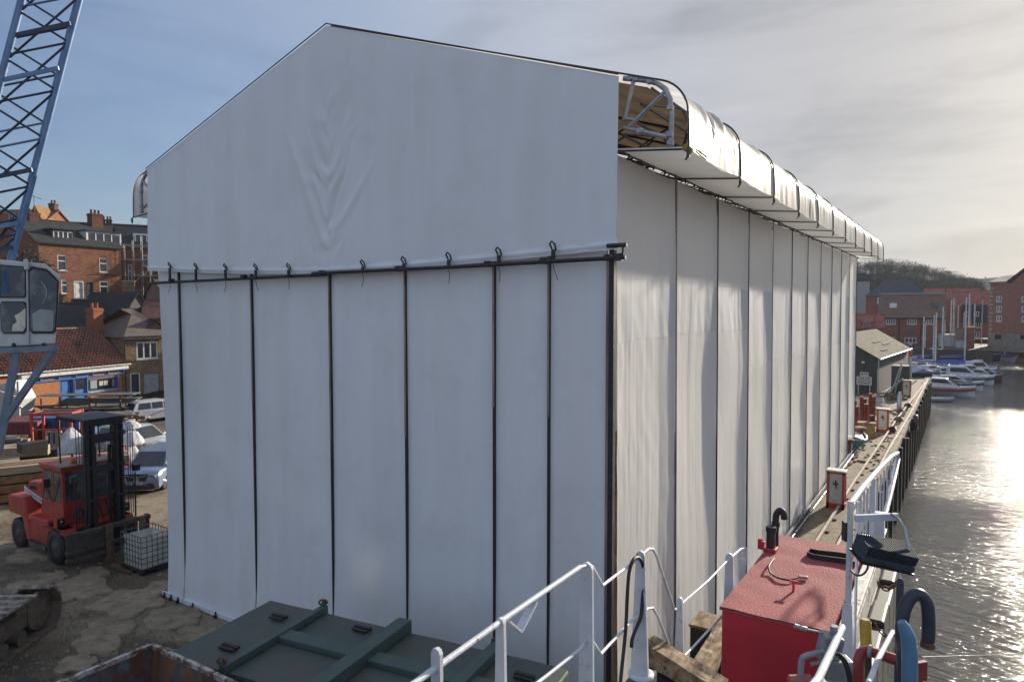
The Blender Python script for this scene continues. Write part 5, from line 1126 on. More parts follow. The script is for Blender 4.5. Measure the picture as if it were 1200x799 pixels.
# ------------------------------------------------------------------ cars
def carpaint(n, c): 
    m = M(n, c, .28, .1, tuple(x*.93 for x in c), 3, spec=.6); m.node_tree.nodes['Principled BSDF'].inputs['Coat Weight'].default_value = .5; return m
TAIL = M('red_tail_lens', (.35,.02,.02), .2); CHR = M('chrome_trim', (.6,.6,.62), .2, .9); PLATE = M('number_plate', (.6,.6,.58), .5); PLATEY = M('yellow_number_plate', (.6,.48,.1), .5)
HLENS = M('headlamp_lens', (.30,.32,.35), .1, .3)
def car(name, label, loc, heading, L, Wd, H, paint, hood=.95, hoodlen=.26, rear='suv', plastic=True, seed=0):
    t = thing(name, label, 'car', (loc.x,loc.y,0), heading)
    hl = L/2; hw = Wd/2; belt = H*.60; r = .335 if H>1.5 else .29; gc = .22
    # body side profile (x, z): x forward
    top = [(-hl,.45),(-hl+.03,belt*.82),(-hl+.12,belt),(hl-L*hoodlen,belt+.02),(hl-.45,hood*.94),(hl-.12,hood*.82),(hl,hood*.62),(hl,.36)]
    arches = []
    for cxw in (hl-.82, -hl+.78):
        arches.append([(cxw+ (r+.07)*math.cos(a), r+(r+.07)*math.sin(a)) for a in [math.pi*k/8 for k in range(9)]])
    bot = [(hl-.08,gc)]+[(x,max(gc,z)) for x,z in arches[0]]+[(x,max(gc,z)) for x,z in arches[1]]+[(-hl+.08,gc+.05)]
    poly = top+bot
    m = MB(); n = len(poly)
    def sec(y, ins, zz): return [(x*(1-ins*(abs(x)/hl)**3), y, z+zz*(1 if z>.5 else 0)) for x,z in poly]
    rings = [sec(-hw+.10,.05,0),sec(-hw+.02,.02,-.0),sec(-hw,.012,-.12),sec(-hw,.012,-.12)]
    ys_ = [(-hw+.16,0,.02),(-hw+.05,.01,0),(-hw,.03,-.10)]
    order = [(-hw,.045,-.12),(-hw+.05,.02,-.03),(-hw+.18,0,.0),(0,-.01,.03),(hw-.18,0,0),(hw-.05,.02,-.03),(hw,.045,-.12)]
    vs = []
    for y,ins,zz in order: vs += [Vector((x*(1-ins*(abs(x)/hl)**2), y, z+(zz if z>.55 else 0))) for x,z in poly]
    k = len(order); m.add(vs,[(i*n+j,i*n+(j+1)%n,(i+1)*n+(j+1)%n,(i+1)*n+j) for i in range(k-1) for j in range(n)],True); m.add(vs[:n],[tuple(range(n))]); m.add(vs[-n:],[tuple(reversed(range(n)))])
    b_ = m.build('body', paint, t)
    md = b_.modifiers.new('split','EDGE_SPLIT'); md.split_angle = R_(38)
    # greenhouse
    rx = -hl+.10 if rear!='hatch' else -hl+.14
    gp = [(rx,belt),(rx+.28,H-.10),(rx+.5,H-.03),(hl-L*hoodlen-L*.20,H),(hl-L*hoodlen-L*.13,H-.07),(hl-L*hoodlen+.12,belt+.01)]
    gw = hw-.09; tw = hw-.26
    def gy(z): return gw+(tw-gw)*((z-belt)/(H-belt))
    m = MB(); g = []
    for s in (-1,1): g += [Vector((x,s*gy(z),z)) for x,z in gp]
    m.add(g,[(i,i+1,i+7,i+6) for i in range(5)]+[(0,1,2,3,4,5),(6,7,8,9,10,11)]); m.build('cabin', paint, t, bevel=.03)
    # side windows, windscreen, rear window
    for s in (-1,1):
        xs_ = [rx+.36, -.42, .38]; xe = [-.50, .30, hl-L*hoodlen-.10]
        for a,b in zip(xs_,xe):
            z0 = belt+.05; z1 = H-.13; bt = min(b, hl-L*hoodlen-L*.16) if b>.5 else b; at_ = max(a, rx+.45)
            q = [(a if a>rx+.5 else rx+.30,z0),(b,z0),(bt,z1),(at_,z1)]
            m = MB(); m.prism([(x,s*(gy(z)+.002),z) for x,z in q],(0,0,0),(0,s*.006,0)); m.build('side_window', GLASS, t)
    def scr(name,x0,z0,x1,z1,out):
        m = MB(); q=[(x0,-gy(z0)+.09,z0),(x0,gy(z0)-.09,z0),(x1,gy(z1)-.09,z1),(x1,-gy(z1)+.09,z1)]; m.prism(q,(out*.006,0,.004),(out*.008,0,.006)); m.build(name,GLASS,t)
    a,b = gp[4],gp[5]; scr('windscreen', b[0]+(a[0]-b[0])*.08, b[1]+(a[1]-b[1])*.08, b[0]+(a[0]-b[0])*.96, b[1]+(a[1]-b[1])*.96, 1)
    a,b = gp[0],gp[1]; scr('rear_window', a[0]+(b[0]-a[0])*.1, a[1]+(b[1]-a[1])*.1, b[0]-.02, b[1]-.03, -1)
    for s in (-1,1):
        m = MB(); m.cbox((hl-L*hoodlen-.10,s*(hw+.06),belt+.08),(.12,.2,.14)); m.build('wing_mirror', paint, t, bevel=.03)
        for cxw in (hl-.82, -hl+.78): wheel(t,cxw,s*(hw-.13),r,.2,s,rim_m=CHR,bolts=5)
        m = MB(); m.cbox((hl-.16,s*(hw-.22),hood*.74),(.28,.30,.13),-s*.35); m.build('headlight', HLENS, t, bevel=.02)
        m = MB(); m.cbox((-hl+.07,s*(hw-.12),belt*.86),(.16,.18,.28),s*.2); m.build('tail_light', TAIL, t, bevel=.02)
        if plastic:
            m = MB(); m.box(-hl+1.2,hl-1.25,s*hw-.02*s-.015,s*hw-.02*s+.02,gc-.01,gc+.14); m.build('sill_trim', BLACKR, t)
        m = MB(); 
        for xx in (.32,-.46): m.box(xx-.005,xx+.005,s*(hw-.004)-.004,s*(hw-.004)+.004,.4,belt-.06)
        m.build('door_gap', DARKM, t)
        for xx in (.12,-.66): MB().cbox((xx,s*(hw+.002),belt-.12),(.16,.03,.03)).build('door_handle', paint, t)
        if rear=='suv': m = MB(); m.tube([(rx+.5,s*(tw-.02),H-.01),(rx+.55,s*(tw-.02),H+.05),(.3,s*(tw-.02),H+.05),(.4,s*(tw-.02),H)],.018,6); m.build('roof_rail', BLACKR, t)
    m = MB(); m.prism([(hl+.003,-.50,hood*.84),(hl+.003,.50,hood*.84),(hl+.003,.38,hood*.54),(hl+.003,-.38,hood*.54)],(-.03,0,0),(.045,0,0)); g_ = m.build('grille', BLACKR, t, bevel=.01)
    m = MB(); m.prism([(hl+.02,-.44,hood*.80),(hl+.02,0,hood*.72),(hl+.02,.44,hood*.80),(hl+.02,.44,hood*.77),(hl+.02,0,hood*.68),(hl+.02,-.44,hood*.77)],(0,0,0),(.012,0,0)); m.lathe((hl+.03,0,hood*.72),[(.07,0),(.07,.015)],14,'X'); m.build('badge_bar', CHR, g_)
    m = MB(); m.box(hl-.06,hl+.03,-hw+.16,hw-.16,.22,.40); m.build('lower_grille', BLACKR, t, bevel=.02)
    m = MB(); m.box(hl+.028,hl+.04,-.26,.26,.42,.53); p_=m.build('number_plate', PLATE, t)
    m = MB()
    for k,yy in enumerate((-.21,-.15,-.08,-.02,.07,.13,.19)): m.box(hl+.041,hl+.045,yy-.015,yy+.02,.445,.505)
    m.build('plate_marks', DARKM, p_)
    for s in (-1,1): m = MB(); m.box(hl-.05,hl+.02,s*(hw-.32)-.13,s*(hw-.32)+.13,.33,.47); m.build('fog_light', BLACKR, t, bevel=.02)
    m = MB(); m.box(hl-.08,hl+.035,-hw+.2,hw-.2,.17,.21); m.build('skid_plate', CHR, t)
    m = MB(); m.box(-hl-.03,-hl+.05,-hw+.12,hw-.12,.26,.44); m.build('rear_bumper', BLACKR if plastic else paint, t, bevel=.02)
    MB().box(-hl-.02,-hl+.02,-.26,.26,.55,.66).build('number_plate', PLATEY, t)
    return t
def hd(lat, dep): v = RT*lat+F0*dep; return math.atan2(v.y,v.x)
car('parked_car','silver blue hatchback crossover facing the camera beside the shelter',WP(181,31.4),hd(.06,-1),4.2,1.78,1.58,carpaint('silver_blue_paint',(.17,.23,.34)),hood=1.02)
car('parked_car','white off-roader side-on behind the silver blue car',WP(156,36.9),hd(.95,-.28),4.3,1.8,1.68,carpaint('off_white_paint',(.45,.46,.47)),hood=1.05)
car('parked_car','small white hatchback seen from behind, farthest of the three cars',WP(178,48.3),hd(.62,.78),3.65,1.6,1.5,carpaint('white_car_paint',(.62,.63,.65)),hood=.98,hoodlen=.2,rear='hatch',plastic=False)

# ------------------------------------------------------------------ yard: containers, timber, racks, bags
def corrbox(name,label,cat,A,rz,Lx,Wy,H,mat,lidm=None):
    t = thing(name,label,cat,(A.x,A.y,0),rz)
    def side(u,ln): s=(u*ln/.28)%1; return .04 if s<.35 else .04*(1-(s-.35)/.15) if s<.5 else 0 if s<.85 else .04*((s-.85)/.15)
    m = MB(); nu=int(Lx/.035); m.grid(lambda u,v:(Lx*u,-side(u,Lx),.15+(H-.3)*v),nu,1,False); m.grid(lambda u,v:(Lx*u,Wy+side(u,Lx),.15+(H-.3)*v),nu,1,False)
    nu=int(Wy/.035); m.grid(lambda u,v:(-side(u,Wy),Wy*u,.15+(H-.3)*v),nu,1,False); m.grid(lambda u,v:(Lx+side(u,Wy),Wy*u,.15+(H-.3)*v),nu,1,False); m.build('corrugated_wall', mat, t, recalc=False)
    m = MB(); 
    for x in (0,Lx):
        for y in (0,Wy): m.box(x-.08,x+.08,y-.08,y+.08,0,H)
    m.box(-.06,Lx+.06,-.07,.0,H-.15,H); m.box(-.06,Lx+.06,-.07,0,.02,.17); m.box(-.07,0,-.06,Wy+.06,H-.151,H-.001); m.box(Lx,Lx+.07,-.06,Wy+.06,H-.151,H-.001); m.build('frame', mat, t)
    MB().box(-.02,Lx+.02,-.02,Wy+.02,H-.05,H+.02).build('roof', lidm or mat, t); return t
corrbox('shipping_container','dull red corrugated container behind the timber piles at the left','container',WP(-50,37.2),YAW+.05,3.9,2.0,1.72,M('dull_red_container',(.16,.03,.03),.6,0,(.10,.03,.025),2))
corrbox('shipping_container','bright blue corrugated container with loaded roof behind the red frame','container',WP(33,38.2),YAW-.02,2.6,2.0,1.8,M('blue_container',(.035,.12,.30),.55,0,(.03,.09,.2),2))
PALEW = M('pale_weathered_timber', (.36,.29,.20), .85, 0, (.22,.17,.12), 3, stretch=(.4,4,4)); ORW = M('orange_brown_beam', (.30,.15,.06), .75, 0, (.17,.08,.035), 3, rust=(.08,.04,.02), rs=4, rlo=.58, rhi=.68); GREYW = M('grey_old_timber', (.17,.15,.12), .9, 0, (.09,.08,.07), 3)
def pile(name,label,C,rz,L,rows,cols,w,h,mats,spread=.06,twist=.05,z0=0,cat='timber pile',group=None):
    t = thing(name,label,cat,(C.x,C.y,z0),rz,group)
    for r in range(rows):
        for c in range(cols-r//3):
            l = L*random.uniform(.72,1.04); m = MB(); m.cbox((random.uniform(-.1,.1)*L, (c-(cols-1)/2)*w*1.12+random.uniform(-spread,spread), .05+h*(r+.5)*1.06),(l,w,h),random.uniform(-twist,twist),0,random.uniform(-.01,.01)); m.build('plank', random.choice(mats), t)
        if r%3==2:
            m = MB(); m.cbox((-L*.3,0,.05+h*(r+1)*1.06-.02),(.08,cols*w*1.1,.05)); m.build('spacer', mats[0], t)
    return t
pile('timber_pile','tall pile of pale weathered boards at the left edge of the yard',WP(-28,35.5),YAW+.12,4.2,9,5,.28,.13,[PALEW,GREYW,PALEW],.12,.06)
pile('timber_pile','middle pile of mixed grey boards behind the forklift counterweight',WP(32,33.3),YAW+.5,4.6,5,5,.26,.12,[PALEW,GREYW,GREYW],.15,.14)
pile('timber_pile','loose pale planks strewn over beams left of the forklift cab',WP(50,32.0),YAW+.75,3.0,3,4,.22,.08,[PALEW,PALEW,GREYW],.2,.2)
t = thing('beam_stack','stack of long orange brown beams lying behind the forklift','beam stack',(WP(8,28.5).x,WP(8,28.5).y,0),YAW+.58)
for r in range(4):
    for c in range(3): m = MB(); m.cbox((.3*r,(c-1)*.5+.05*r,.22+.36*r),(6.6,.36,.30),random.uniform(-.02,.02)); m.build('beam', ORW if r<3 else random.choice([ORW,PALEW]), t, bevel=.01)
    for x in (-2,2): m = MB(); m.cbox((x,0,.03+.36*r),(.12,1.7,.06)); m.build('spacer', PALEW, t)
for k,(px,dd,zz,l) in enumerate(((22,30.4,1.62,1.9),(40,31.2,1.3,1.4),(14,31.5,1.5,1.6),(33,30.0,1.9,1.0))):
    m = MB(); c = WP(px,dd,zz); m.cbox(c,(l,.5,.4),YAW+.4+.2*k); tag(m.build('dark_crate' if k%2 else 'timber_block', DARKM if k%2 else PALEW), ['pale timber block nearest the left on the orange beams','black plastic crate between pale blocks on the beam stack','second pale block behind the beams at the yard edge','small black crate topmost behind the forklift hood'][k], 'crate' if k%2 else 'block')
# pipe and timber rack in front of the shop
rk = thing('timber_rack','long steel rack loaded with old poles and sheets before the blue shop front','rack',WP(96,47.0),hd(1,.18))
for x in (-2.9,-1.3,.5,2.4):
    for y in (-.5,.6): m = MB(); m.box(x-.05,x+.05,y-.05,y+.05,0,1.9 if y<0 else 1.7); m.build('post', RUST, rk)
    m = MB(); m.box(x-.04,x+.04,-.5,.6,.55,.63); m.build('bearer', RUST, rk)
for k in range(26):
    y = random.uniform(-.42,.52); z = .7+.08*(k//5)+random.uniform(0,.04); L_ = random.uniform(2.5,5.6); x = random.uniform(-.4,.4)
    m = MB(); m.tube([(x-L_/2,y,z),(x,y+random.uniform(-.05,.05),z+random.uniform(-.05,.05)),(x+L_/2,y+random.uniform(-.1,.1),z+.02)],random.uniform(.04,.07),6); m.build('pole', random.choice([PALEW,GREYW,GREYW,DARKM]), rk)
for k in range(4): m = MB(); m.cbox((.8+.1*k,.1*k-.1,1.45+.07*k),(4.6,1.0,.04),.04*k-.05,.0,.01); m.build('sheet', M('grey_sheet_%d'%k if False else 'grey_sheet',(.13,.14,.15),.5,.2) if k==0 else bpy.data.materials['grey_sheet'], rk)
m = MB(); m.cbox((.3,.1,1.98),(6.0,1.3,.05),-.03); m.build('top_sheet', bpy.data.materials['grey_sheet'], rk)
for k in range(5): m = MB(); a=random.uniform(-2.6,2.2); m.cbox((a,random.uniform(-.3,.3),1.25+random.uniform(0,.1)),(1.4,.5,.12),random.uniform(-.3,.3)); m.build('loose_board', PALEW if k%2 else GREYW, rk)
# second low rack with pale deck behind the forklift mast
pile('board_stack','flat stack of pale boards on the low rack beside the small white hatchback',WP(122,43.0),hd(1,.1),4.2,4,5,.3,.10,[GREYW,PALEW,GREYW],.05,.03,z0=.9,cat='timber pile')
m = MB(); c = WP(122,43.0); 
for sx_ in (-1.6,1.6): m.beam(c+RT*sx_-F0*.8+Vector((0,0,.8)),c+RT*sx_+F0*.8+Vector((0,0,.8)),.12,.2); [m.beam(c+RT*sx_+F0*k_,c+RT*sx_+F0*k_+Vector((0,0,.72)),.1,.1) for k_ in (-.7,.7)]
tag(m.build('trestle', RUST),'rusty trestle frame carrying the flat stack of boards','trestle')
# brown lidded bin
bn = thing('lidded_bin','old green grey bin with a flat brown wooden lid at the left','bin',WP(29,38.3),YAW+.1)
m = MB(); m.box(-.95,.95,-.6,.6,.15,1.55); m.build('body', M('grey_green_bin',(.07,.08,.075),.6,0,(.05,.055,.05),3), bn, bevel=.05); m = MB(); m.box(-1.15,1.15,-.75,.75,1.56,1.64); m.build('lid', M('brown_ply_lid',(.22,.15,.09),.8,0,(.13,.09,.06),3), bn)
for x in (-.9,0,.9): m = MB(); m.box(x-.06,x+.06,-.66,-.601,.2,1.5); m.build('rib', DARKM, bn)
for x in (-.7,.7): m = MB(); m.box(x-.1,x+.1,-.4,.4,0,.15); m.build('foot', DARKM, bn)
# red cab frame
rf_ = thing('red_machine_frame','bare red steel machine cab frame standing behind the forklift','machine frame',WP(63,37.0),YAW+.15)
m = MB()
for x in (-.95,.95):
    for y in (-.6,.6): m.beam((x*(1.0),y,0),(x*(1.0),y,2.3),.12,.12)
for z in (2.3,):
    for y in (-.6,.6): m.beam((-1.05,y,z),(1.05,y,z),.14,.16)
    for x in (-.95,.95): m.beam((x,-.6,z),(x,.6,z),.12,.14)
m.beam((-.95,-.6,1.5),(.95,-.6,1.5),.08,.08); m.beam((.35,-.6,0),(.35,-.6,2.3),.08,.08); m.build('frame', FRED, rf_, bevel=.01); m = MB(); m.box(-.9,.9,-.5,.5,2.30,2.34); m.build('roof_panel', DARKM, rf_)
for k in range(3): 
    m = MB(); c = WP(50+6*k,36.0); m.beam(c,c+Vector((0,0,1.5)),.1,.1); m.beam(c+Vector((0,0,1.45)),c+RT*.26+Vector((0,0,1.45)),.1,.1); m.beam(c+Vector((0,0,.75)),c+RT*.26+Vector((0,0,.75)),.08,.08); tag(m.build('pallet_frame', PALEW),['leftmost upright timber frame before the red machine frame','middle upright timber frame before the red machine frame','rightmost upright timber frame before the red machine frame'][k],'timber frame',None)
TARP = M('white_sack_cloth', (.58,.58,.60), .7, 0, (.42,.42,.44), 4, bump=.01, bscale=8)
def sack(name,label,C,r,h,pointed=False,group=None,mat=None):
    m = MB()
    def f(u,v):
        a = 2*math.pi*u; q = (1-v**2.2*(.95 if pointed else .55))*(.8+.2*min(1,v*5)); k = 1+.14*noise.noise((math.cos(a)*2+C.x,math.sin(a)*2,v*3)); e = (abs(math.cos(a))**4+abs(math.sin(a))**4)**-.25
        return (C.x+r*q*k*e*math.cos(a),C.y+r*q*k*e*math.sin(a),C.z+h*v+(.06*noise.noise((a,v*4,C.y))))
    m.grid(f,28,14); vs_ = [f(i/28,1) for i in range(28)]; m.add(vs_,[tuple(range(28))]); o = m.build(name, mat or TARP, label=label, cat='sack' if not pointed else 'tarpaulin', group=group); return o
sack('tarpaulin','white tarpaulin draped into a point beside the red machine frame',WP(79,36.5),.75,1.6,True)
for k,(px,dd,z,r,h) in enumerate(((147,35.0,0,.55,.9),(156,35.6,0,.55,.85),(151,35.4,.82,.5,.75),(158,36.4,.8,.45,.6),(150,36.4,1.5,.42,.45))):
    sack('bulk_bag',['white bulk bag at the bottom left of the heap behind the mast','white bulk bag at the bottom right of the heap behind the mast','white bulk bag in the second layer, left, behind the mast','white bulk bag in the second layer, right, behind the mast','white bulk bag topmost of the heap behind the mast'][k],WP(px,dd,z),r,h,group='heap of white bulk bags')
for k,(px,dd,h) in enumerate(((124,39.0,1.1),(129,39.4,1.6))): m = MB(); c=WP(px,dd); m.lathe(c,[(.3,0),(.3,h*.3),(.32,h*.32),(.3,h*.34),(.3,h)],14); tag(m.build('oil_drum', DARKM),['shorter black oil drum seen through the forklift mast','taller black drum seen through the forklift mast'][k],'drum')
WREQ = M('pale_machine_panel', (.38,.38,.36), .6)
mc = thing('scrap_machine','jumble of pale and red machine parts seen through the mast','machinery',WP(126,33.5),YAW)
for k in range(16):
    m = MB(); m.cbox((random.uniform(-.9,.9),random.uniform(-.4,.4),random.uniform(.3,1.5)),(random.uniform(.1,.5),random.uniform(.1,.4),random.uniform(.3,1.0)),random.random()*3,random.uniform(-.4,.4)); m.build('panel', random.choice([WREQ,WREQ,FRED,ALU]), mc)
MB().box(-1,1,-.5,.5,0,.3).build('base', FRED, mc)
t = thing('white_boat_frame','white timber boat cradle and ladder at the left behind the crane legs','boat cradle',WP(-2,44),YAW)
for a,b in (((-1.2,0,0),(-.9,0,3.0)),((1.1,0,0),(1.1,0,3.2)),((-1.0,0,2.9),(1.2,0,2.1)),((-1.2,0,.3),(1.3,0,1.6)),((-.2,0,1.2),(1.2,0,.1)),((-1.3,0,1.0),(1.4,0,.9)),((-1.3,.4,.6),(1.6,.4,.75))): MB().beam(a,b,.13,.1).build('plank', PWHITE, t)
m = MB(); m.prism([(-1.6,.5,.8),(.6,.5,.8),(.9,.5,2.0),(.3,.5,3.2),(-1.6,.5,2.6)],(0,0,0),(0,1.5,0)); m.build('hull', PWHITE, t, bevel=.1)
# dark round lid at the bottom left corner
m = MB(); c = P(22,806,z=.5); m.lathe((c.x,c.y,0),[(.33,0),(.36,.3),(.36,.5),(.30,.56),(.1,.58)],22); m.build('rubber_bin', BLACKR, label='black rubbery lid just showing at the bottom left corner', cat='bin')

# ------------------------------------------------------------------ houses on the left
BR1 = MBrick('red_brown_brick',(.085,.038,.027),(.27,.115,.065),(.17,.13,.10),.45,.17,.02,dirt=(.06,.045,.032))
BR2 = MBrick('orange_brick',(.36,.14,.06),(.44,.18,.08),(.30,.22,.15),.23,.075,.008,dirt=(.28,.12,.05))
STN = MBrick('golden_rubble_stone',(.46,.33,.17),(.17,.12,.07),(.10,.08,.06),.34,.17,.03,dirt=(.09,.07,.045),bump=.04)
SLT = MSlate('dark_slate',(.030,.033,.038),(.055,.056,.058)); SLT2 = MSlate('brown_slate',(.06,.055,.05),(.085,.075,.065))
PANT = M('red_clay_tile',(.27,.095,.06),.8,0,(.13,.055,.04),3.5,.35,.65,rust=(.06,.05,.035),rs=.9,rlo=.5,rhi=.68)
CHB = MBrick('sooty_chimney_brick',(.12,.055,.04),(.16,.07,.05),(.09,.08,.07),.22,.08,.01)
BLUD = M('bright_blue_joinery',(.025,.13,.38),.4,0,(.03,.16,.42),3); WOODD = M('white_board',(.60,.60,.58),.6)
# terrace house
fr = Front('terrace_house','tall red brown brick house with white dormers on the bank above the shop','house',WP(47,72),WP(144,80),8.4)
def R4(x0,x1,y0,y1): return fr.rect(x0,x1,y0,y1)
wins = [R4(67.5,78,299,317),R4(116.5,126,302.5,319),R4(72,79.5,328,344),R4(117,127,329.5,345.5)]; drs = [R4(87.5,97,330.5,352),R4(101,109,331,349)]
drs = [(a,b,.25,d) for a,b,c,d in drs]
hs_ = [(a,b,max(c,.05),d) for a,b,c,d in wins]+drs
EV = fr.at(95,287)[1]
ro = body(fr.t,0,fr.len,7.5,-1.5,EV,EV+2.6,hs_,BR1,SLT)
for w_ in wins: window(fr.t,w_[0],w_[1],w_[2],w_[3],n=1,transom=.62,fw=.09)
door(fr.t,*drs[0],0,WOODD); door(fr.t,*drs[1],0,DARKM,frame=DARKM)
for px0,px1,y0,y1,n_ in ((62,85,271,283,4),(102,140,273.5,288,4)):
    a,b,c,d = fr.rect(px0,px1,y0,y1,y=.9)
    m = MB(); wallh(m,a-.15,b+.15,c-.15,d+.12,[(a,b,c,d)],y=.8); m.add([(a-.15,.8,c-.2),(a-.15,3.4,d+.12),(a-.15,.8,d+.12)],[(0,1,2)]); m.add([(b+.15,.8,c-.2),(b+.15,3.4,d+.12),(b+.15,.8,d+.12)],[(0,1,2)]); m.add([(a,1.0,c),(b,1.0,c),(b,1.0,d),(a,1.0,d)],[(0,1,2,3)]); m.build('dormer',WOODD if px0>90 else SLT,ro); 
    m = MB(); m.box(a-.3,b+.3,.6,3.6,d+.13,d+.22); m.build('dormer_roof',SLT,ro)
    window(fr.t,a,b,c,d,y=.8,n=n_,sill=False,fw=.10)
chimney(ro,fr.at(136,265)[0],3.75,EV+1.8,EV+4.0,1.3,CHB,3,.9); chimney(ro,fr.at(55,258)[0]+.6,3.75,EV+1.8,EV+3.3,.9,CHB,2)
m = MB(); x_=fr.at(58,250)[0]+.6; m.tube([(x_,3.75,EV+3.3),(x_,3.75,EV+5.3)],.03,5); m.tube([(x_-.8,3.75,EV+5.2),(x_+.8,3.75,EV+4.9)],.025,5); [m.tube([(x_+q*.3,3.5,EV+5.05-.05*q),(x_+q*.3,4.0,EV+5.05-.05*q)],.015,4) for q in (-2,-1,1,2)]; m.build('aerial',DARKM,ro)
m = MB(); m.tube([(.05,-.08,-1),(.05,-.08,EV)],.05,6); m.tube([(-.1,-.2,EV-.02),(fr.len+.1,-.2,EV-.02)],.07,6); m.build('gutter',DARKM,ro)
m = MB(); m.tube([(5.2,-.05,2.95),(fr.len-.2,-.05,3.0)],.03,5); m.build('cable',DARKM,fr.t)
# row of roofs behind
f2 = Front('back_terrace','long dark roofed terrace partly hidden behind the brick house','house',WP(56,93),WP(188,99),11.0)
ro2 = body(f2.t,0,f2.len,7,-1,f2.at(120,275)[1],f2.at(120,260)[1],[],BR1,SLT2)
for px in (126,118): chimney(ro2,f2.at(px,262)[0],3.5,f2.at(120,264)[1]-.5,f2.at(120,254)[1],.7,CHB,2)
# orange gable at far left
f3 = Front('gable_house','orange brown brick gabled house on the hilltop at the far left','house',WP(-22,92),WP(52,92),12.0)
E3 = f3.at(50,262)[1]; a,b,c,d = f3.rect(10,18,250,258)
R3 = f3.at(41,238)[1]
ro3 = body(f3.t,0,f3.len,7,-3,E3,f3.at(0,243)[1],[(a,b,c,d)],MBrick('orange_gable_brick',(.25,.10,.045),(.32,.13,.06),(.18,.13,.1),.24,.08,.01),PANT); window(f3.t,a,b,c,d,n=2)
chimney(ro3,f3.at(42,240)[0],3.5,E3+.5,f3.at(40,235)[1]+.1,.8,CHB,2)
m = MB(); xg=f3.len; gp_=[f3.at(30,262),f3.at(52,262),f3.at(41,240)]; m.prism([(gp_[0][0],-.1,gp_[0][1]-4),(gp_[1][0],-.1,gp_[1][1]-4),(gp_[1][0],-.1,gp_[1][1]),(gp_[2][0],-.1,gp_[2][1]),(gp_[0][0],-.1,gp_[0][1])],(0,0,0),(0,3,0)); m.build('side_gable',MBrick('sandy_gable_brick',(.26,.14,.06),(.32,.17,.07),(.2,.15,.1),.24,.08,.01),f3.t)
# scaffolded house
f4 = Front('scaffolded_house','brick house wrapped in scaffolding beside the shelter corner','house',WP(144,81.5),WP(200,84.5),8.5)
E4 = f4.at(165,290)[1]; w4 = [f4.rect(167,174,299,312),f4.rect(150,155,310,330)]
ro4 = body(f4.t,0,f4.len,7,-1.5,E4,E4+2.7,w4,BR1,SLT)
for w_ in w4: window(f4.t,*w_,n=1,transom=.6,fw=.09)
a,b,c,d = f4.rect(158,179,275,286,y=.9); m = MB(); m.box(a-.1,b+.1,.9,3,c-.2,d+.1); m.build('dormer',WOODD,ro4); window(f4.t,a,b,c,d,y=.74,n=3,sill=False,fw=.1)
scf = thing('scaffolding','grey tube scaffolding with boards in front of the brick house','scaffolding',f4.t.location.copy(),f4.rz)
for i in range(8):
    x = .2+.9*i
    for y in (-.5,-1.5): m = MB(); m.tube([(x,y,-1.5),(x,y,E4+.2+.5*(i%3))],.024,5); m.build('standard',ALU,scf)
for z in (1.2,2.9,4.7,6.4):
    for y in (-.5,-1.5): m = MB(); m.tube([(0,y,z),(6.8,y,z)],.022,5); m.build('ledger',ALU,scf)
    if z in (2.9,4.7): MB().box(0,6.6,-1.4,-.6,z+.05,z+.1).build('board',PALEW,scf)
for i in range(4): m = MB(); m.tube([(.2+1.8*i,-1.55,1.2+1.7*(i%2)),(1.9+1.8*i,-1.55,2.9+1.7*(i%2))],.035,5); m.build('brace',ALU,scf)
# stone walls on the bank
def wallthing(name,label,px0,d0,px1,d1,z0,z1,mat,th=.4):
    f = Front(name,label,'wall',WP(px0,d0),WP(px1,d1),z0); m = MB(); m.box(0,f.len,0,th,0,z1-z0); m.build('masonry',mat,f.t); m = MB(); m.box(-.05,f.len+.05,-.05,th+.05,z1-z0,z1-z0+.12); m.build('coping',STONEC,f.t); return f
wallthing('stone_wall','tall pale stone wall between the brick house and the scaffolding',144.5,78,159,78.5,7.0,10.6,STN)
wallthing('retaining_wall','dark retaining wall along the bank below the brick house doors',84,72.3,150,74.5,5.5,8.6,MBrick('mossy_wall_stone',(.09,.075,.05),(.06,.055,.035),(.04,.035,.025),.4,.2,.03))
# low slate roofs between bank and shop
f5 = Front('slate_cottage','low dark slate roofed cottage tucked behind the shop roof','cottage',WP(60,66),WP(124,69),3.5); body(f5.t,0,f5.len,5,-3,f5.at(90,387)[1],f5.at(90,357)[1],[],BR1,SLT)
f6 = Front('gabled_outhouse','grey gabled outhouse with chimney beside the shelter corner','outhouse',WP(146,70),WP(176,73),3.5); ro6 = body(f6.t,0,f6.len,6,-3,f6.at(160,366)[1],f6.at(160,343)[1],[],M('grey_roughcast',(.10,.10,.095),.9),SLT,axis='y'); chimney(ro6,f6.at(165,360)[0],.6,f6.at(160,372)[1],f6.at(160,356)[1],.8,CHB,1)
f7 = Front('red_roof_outhouse','small outhouse with faded pink red roof against the shelter','outhouse',WP(168,69),WP(205,70),3.5); body(f7.t,0,f7.len,5,-3,f7.at(180,372)[1],f7.at(180,355)[1],[],STN,PANT)
f8 = Front('pink_gable_shed','small pinkish rendered gable under the scaffolding','outhouse',WP(172,79),WP(192,79),8.5); body(f8.t,0,f8.len,4,-2,f8.at(180,345)[1],f8.at(180,328)[1],[],M('pink_render',(.28,.16,.13),.85),SLT,axis='y')
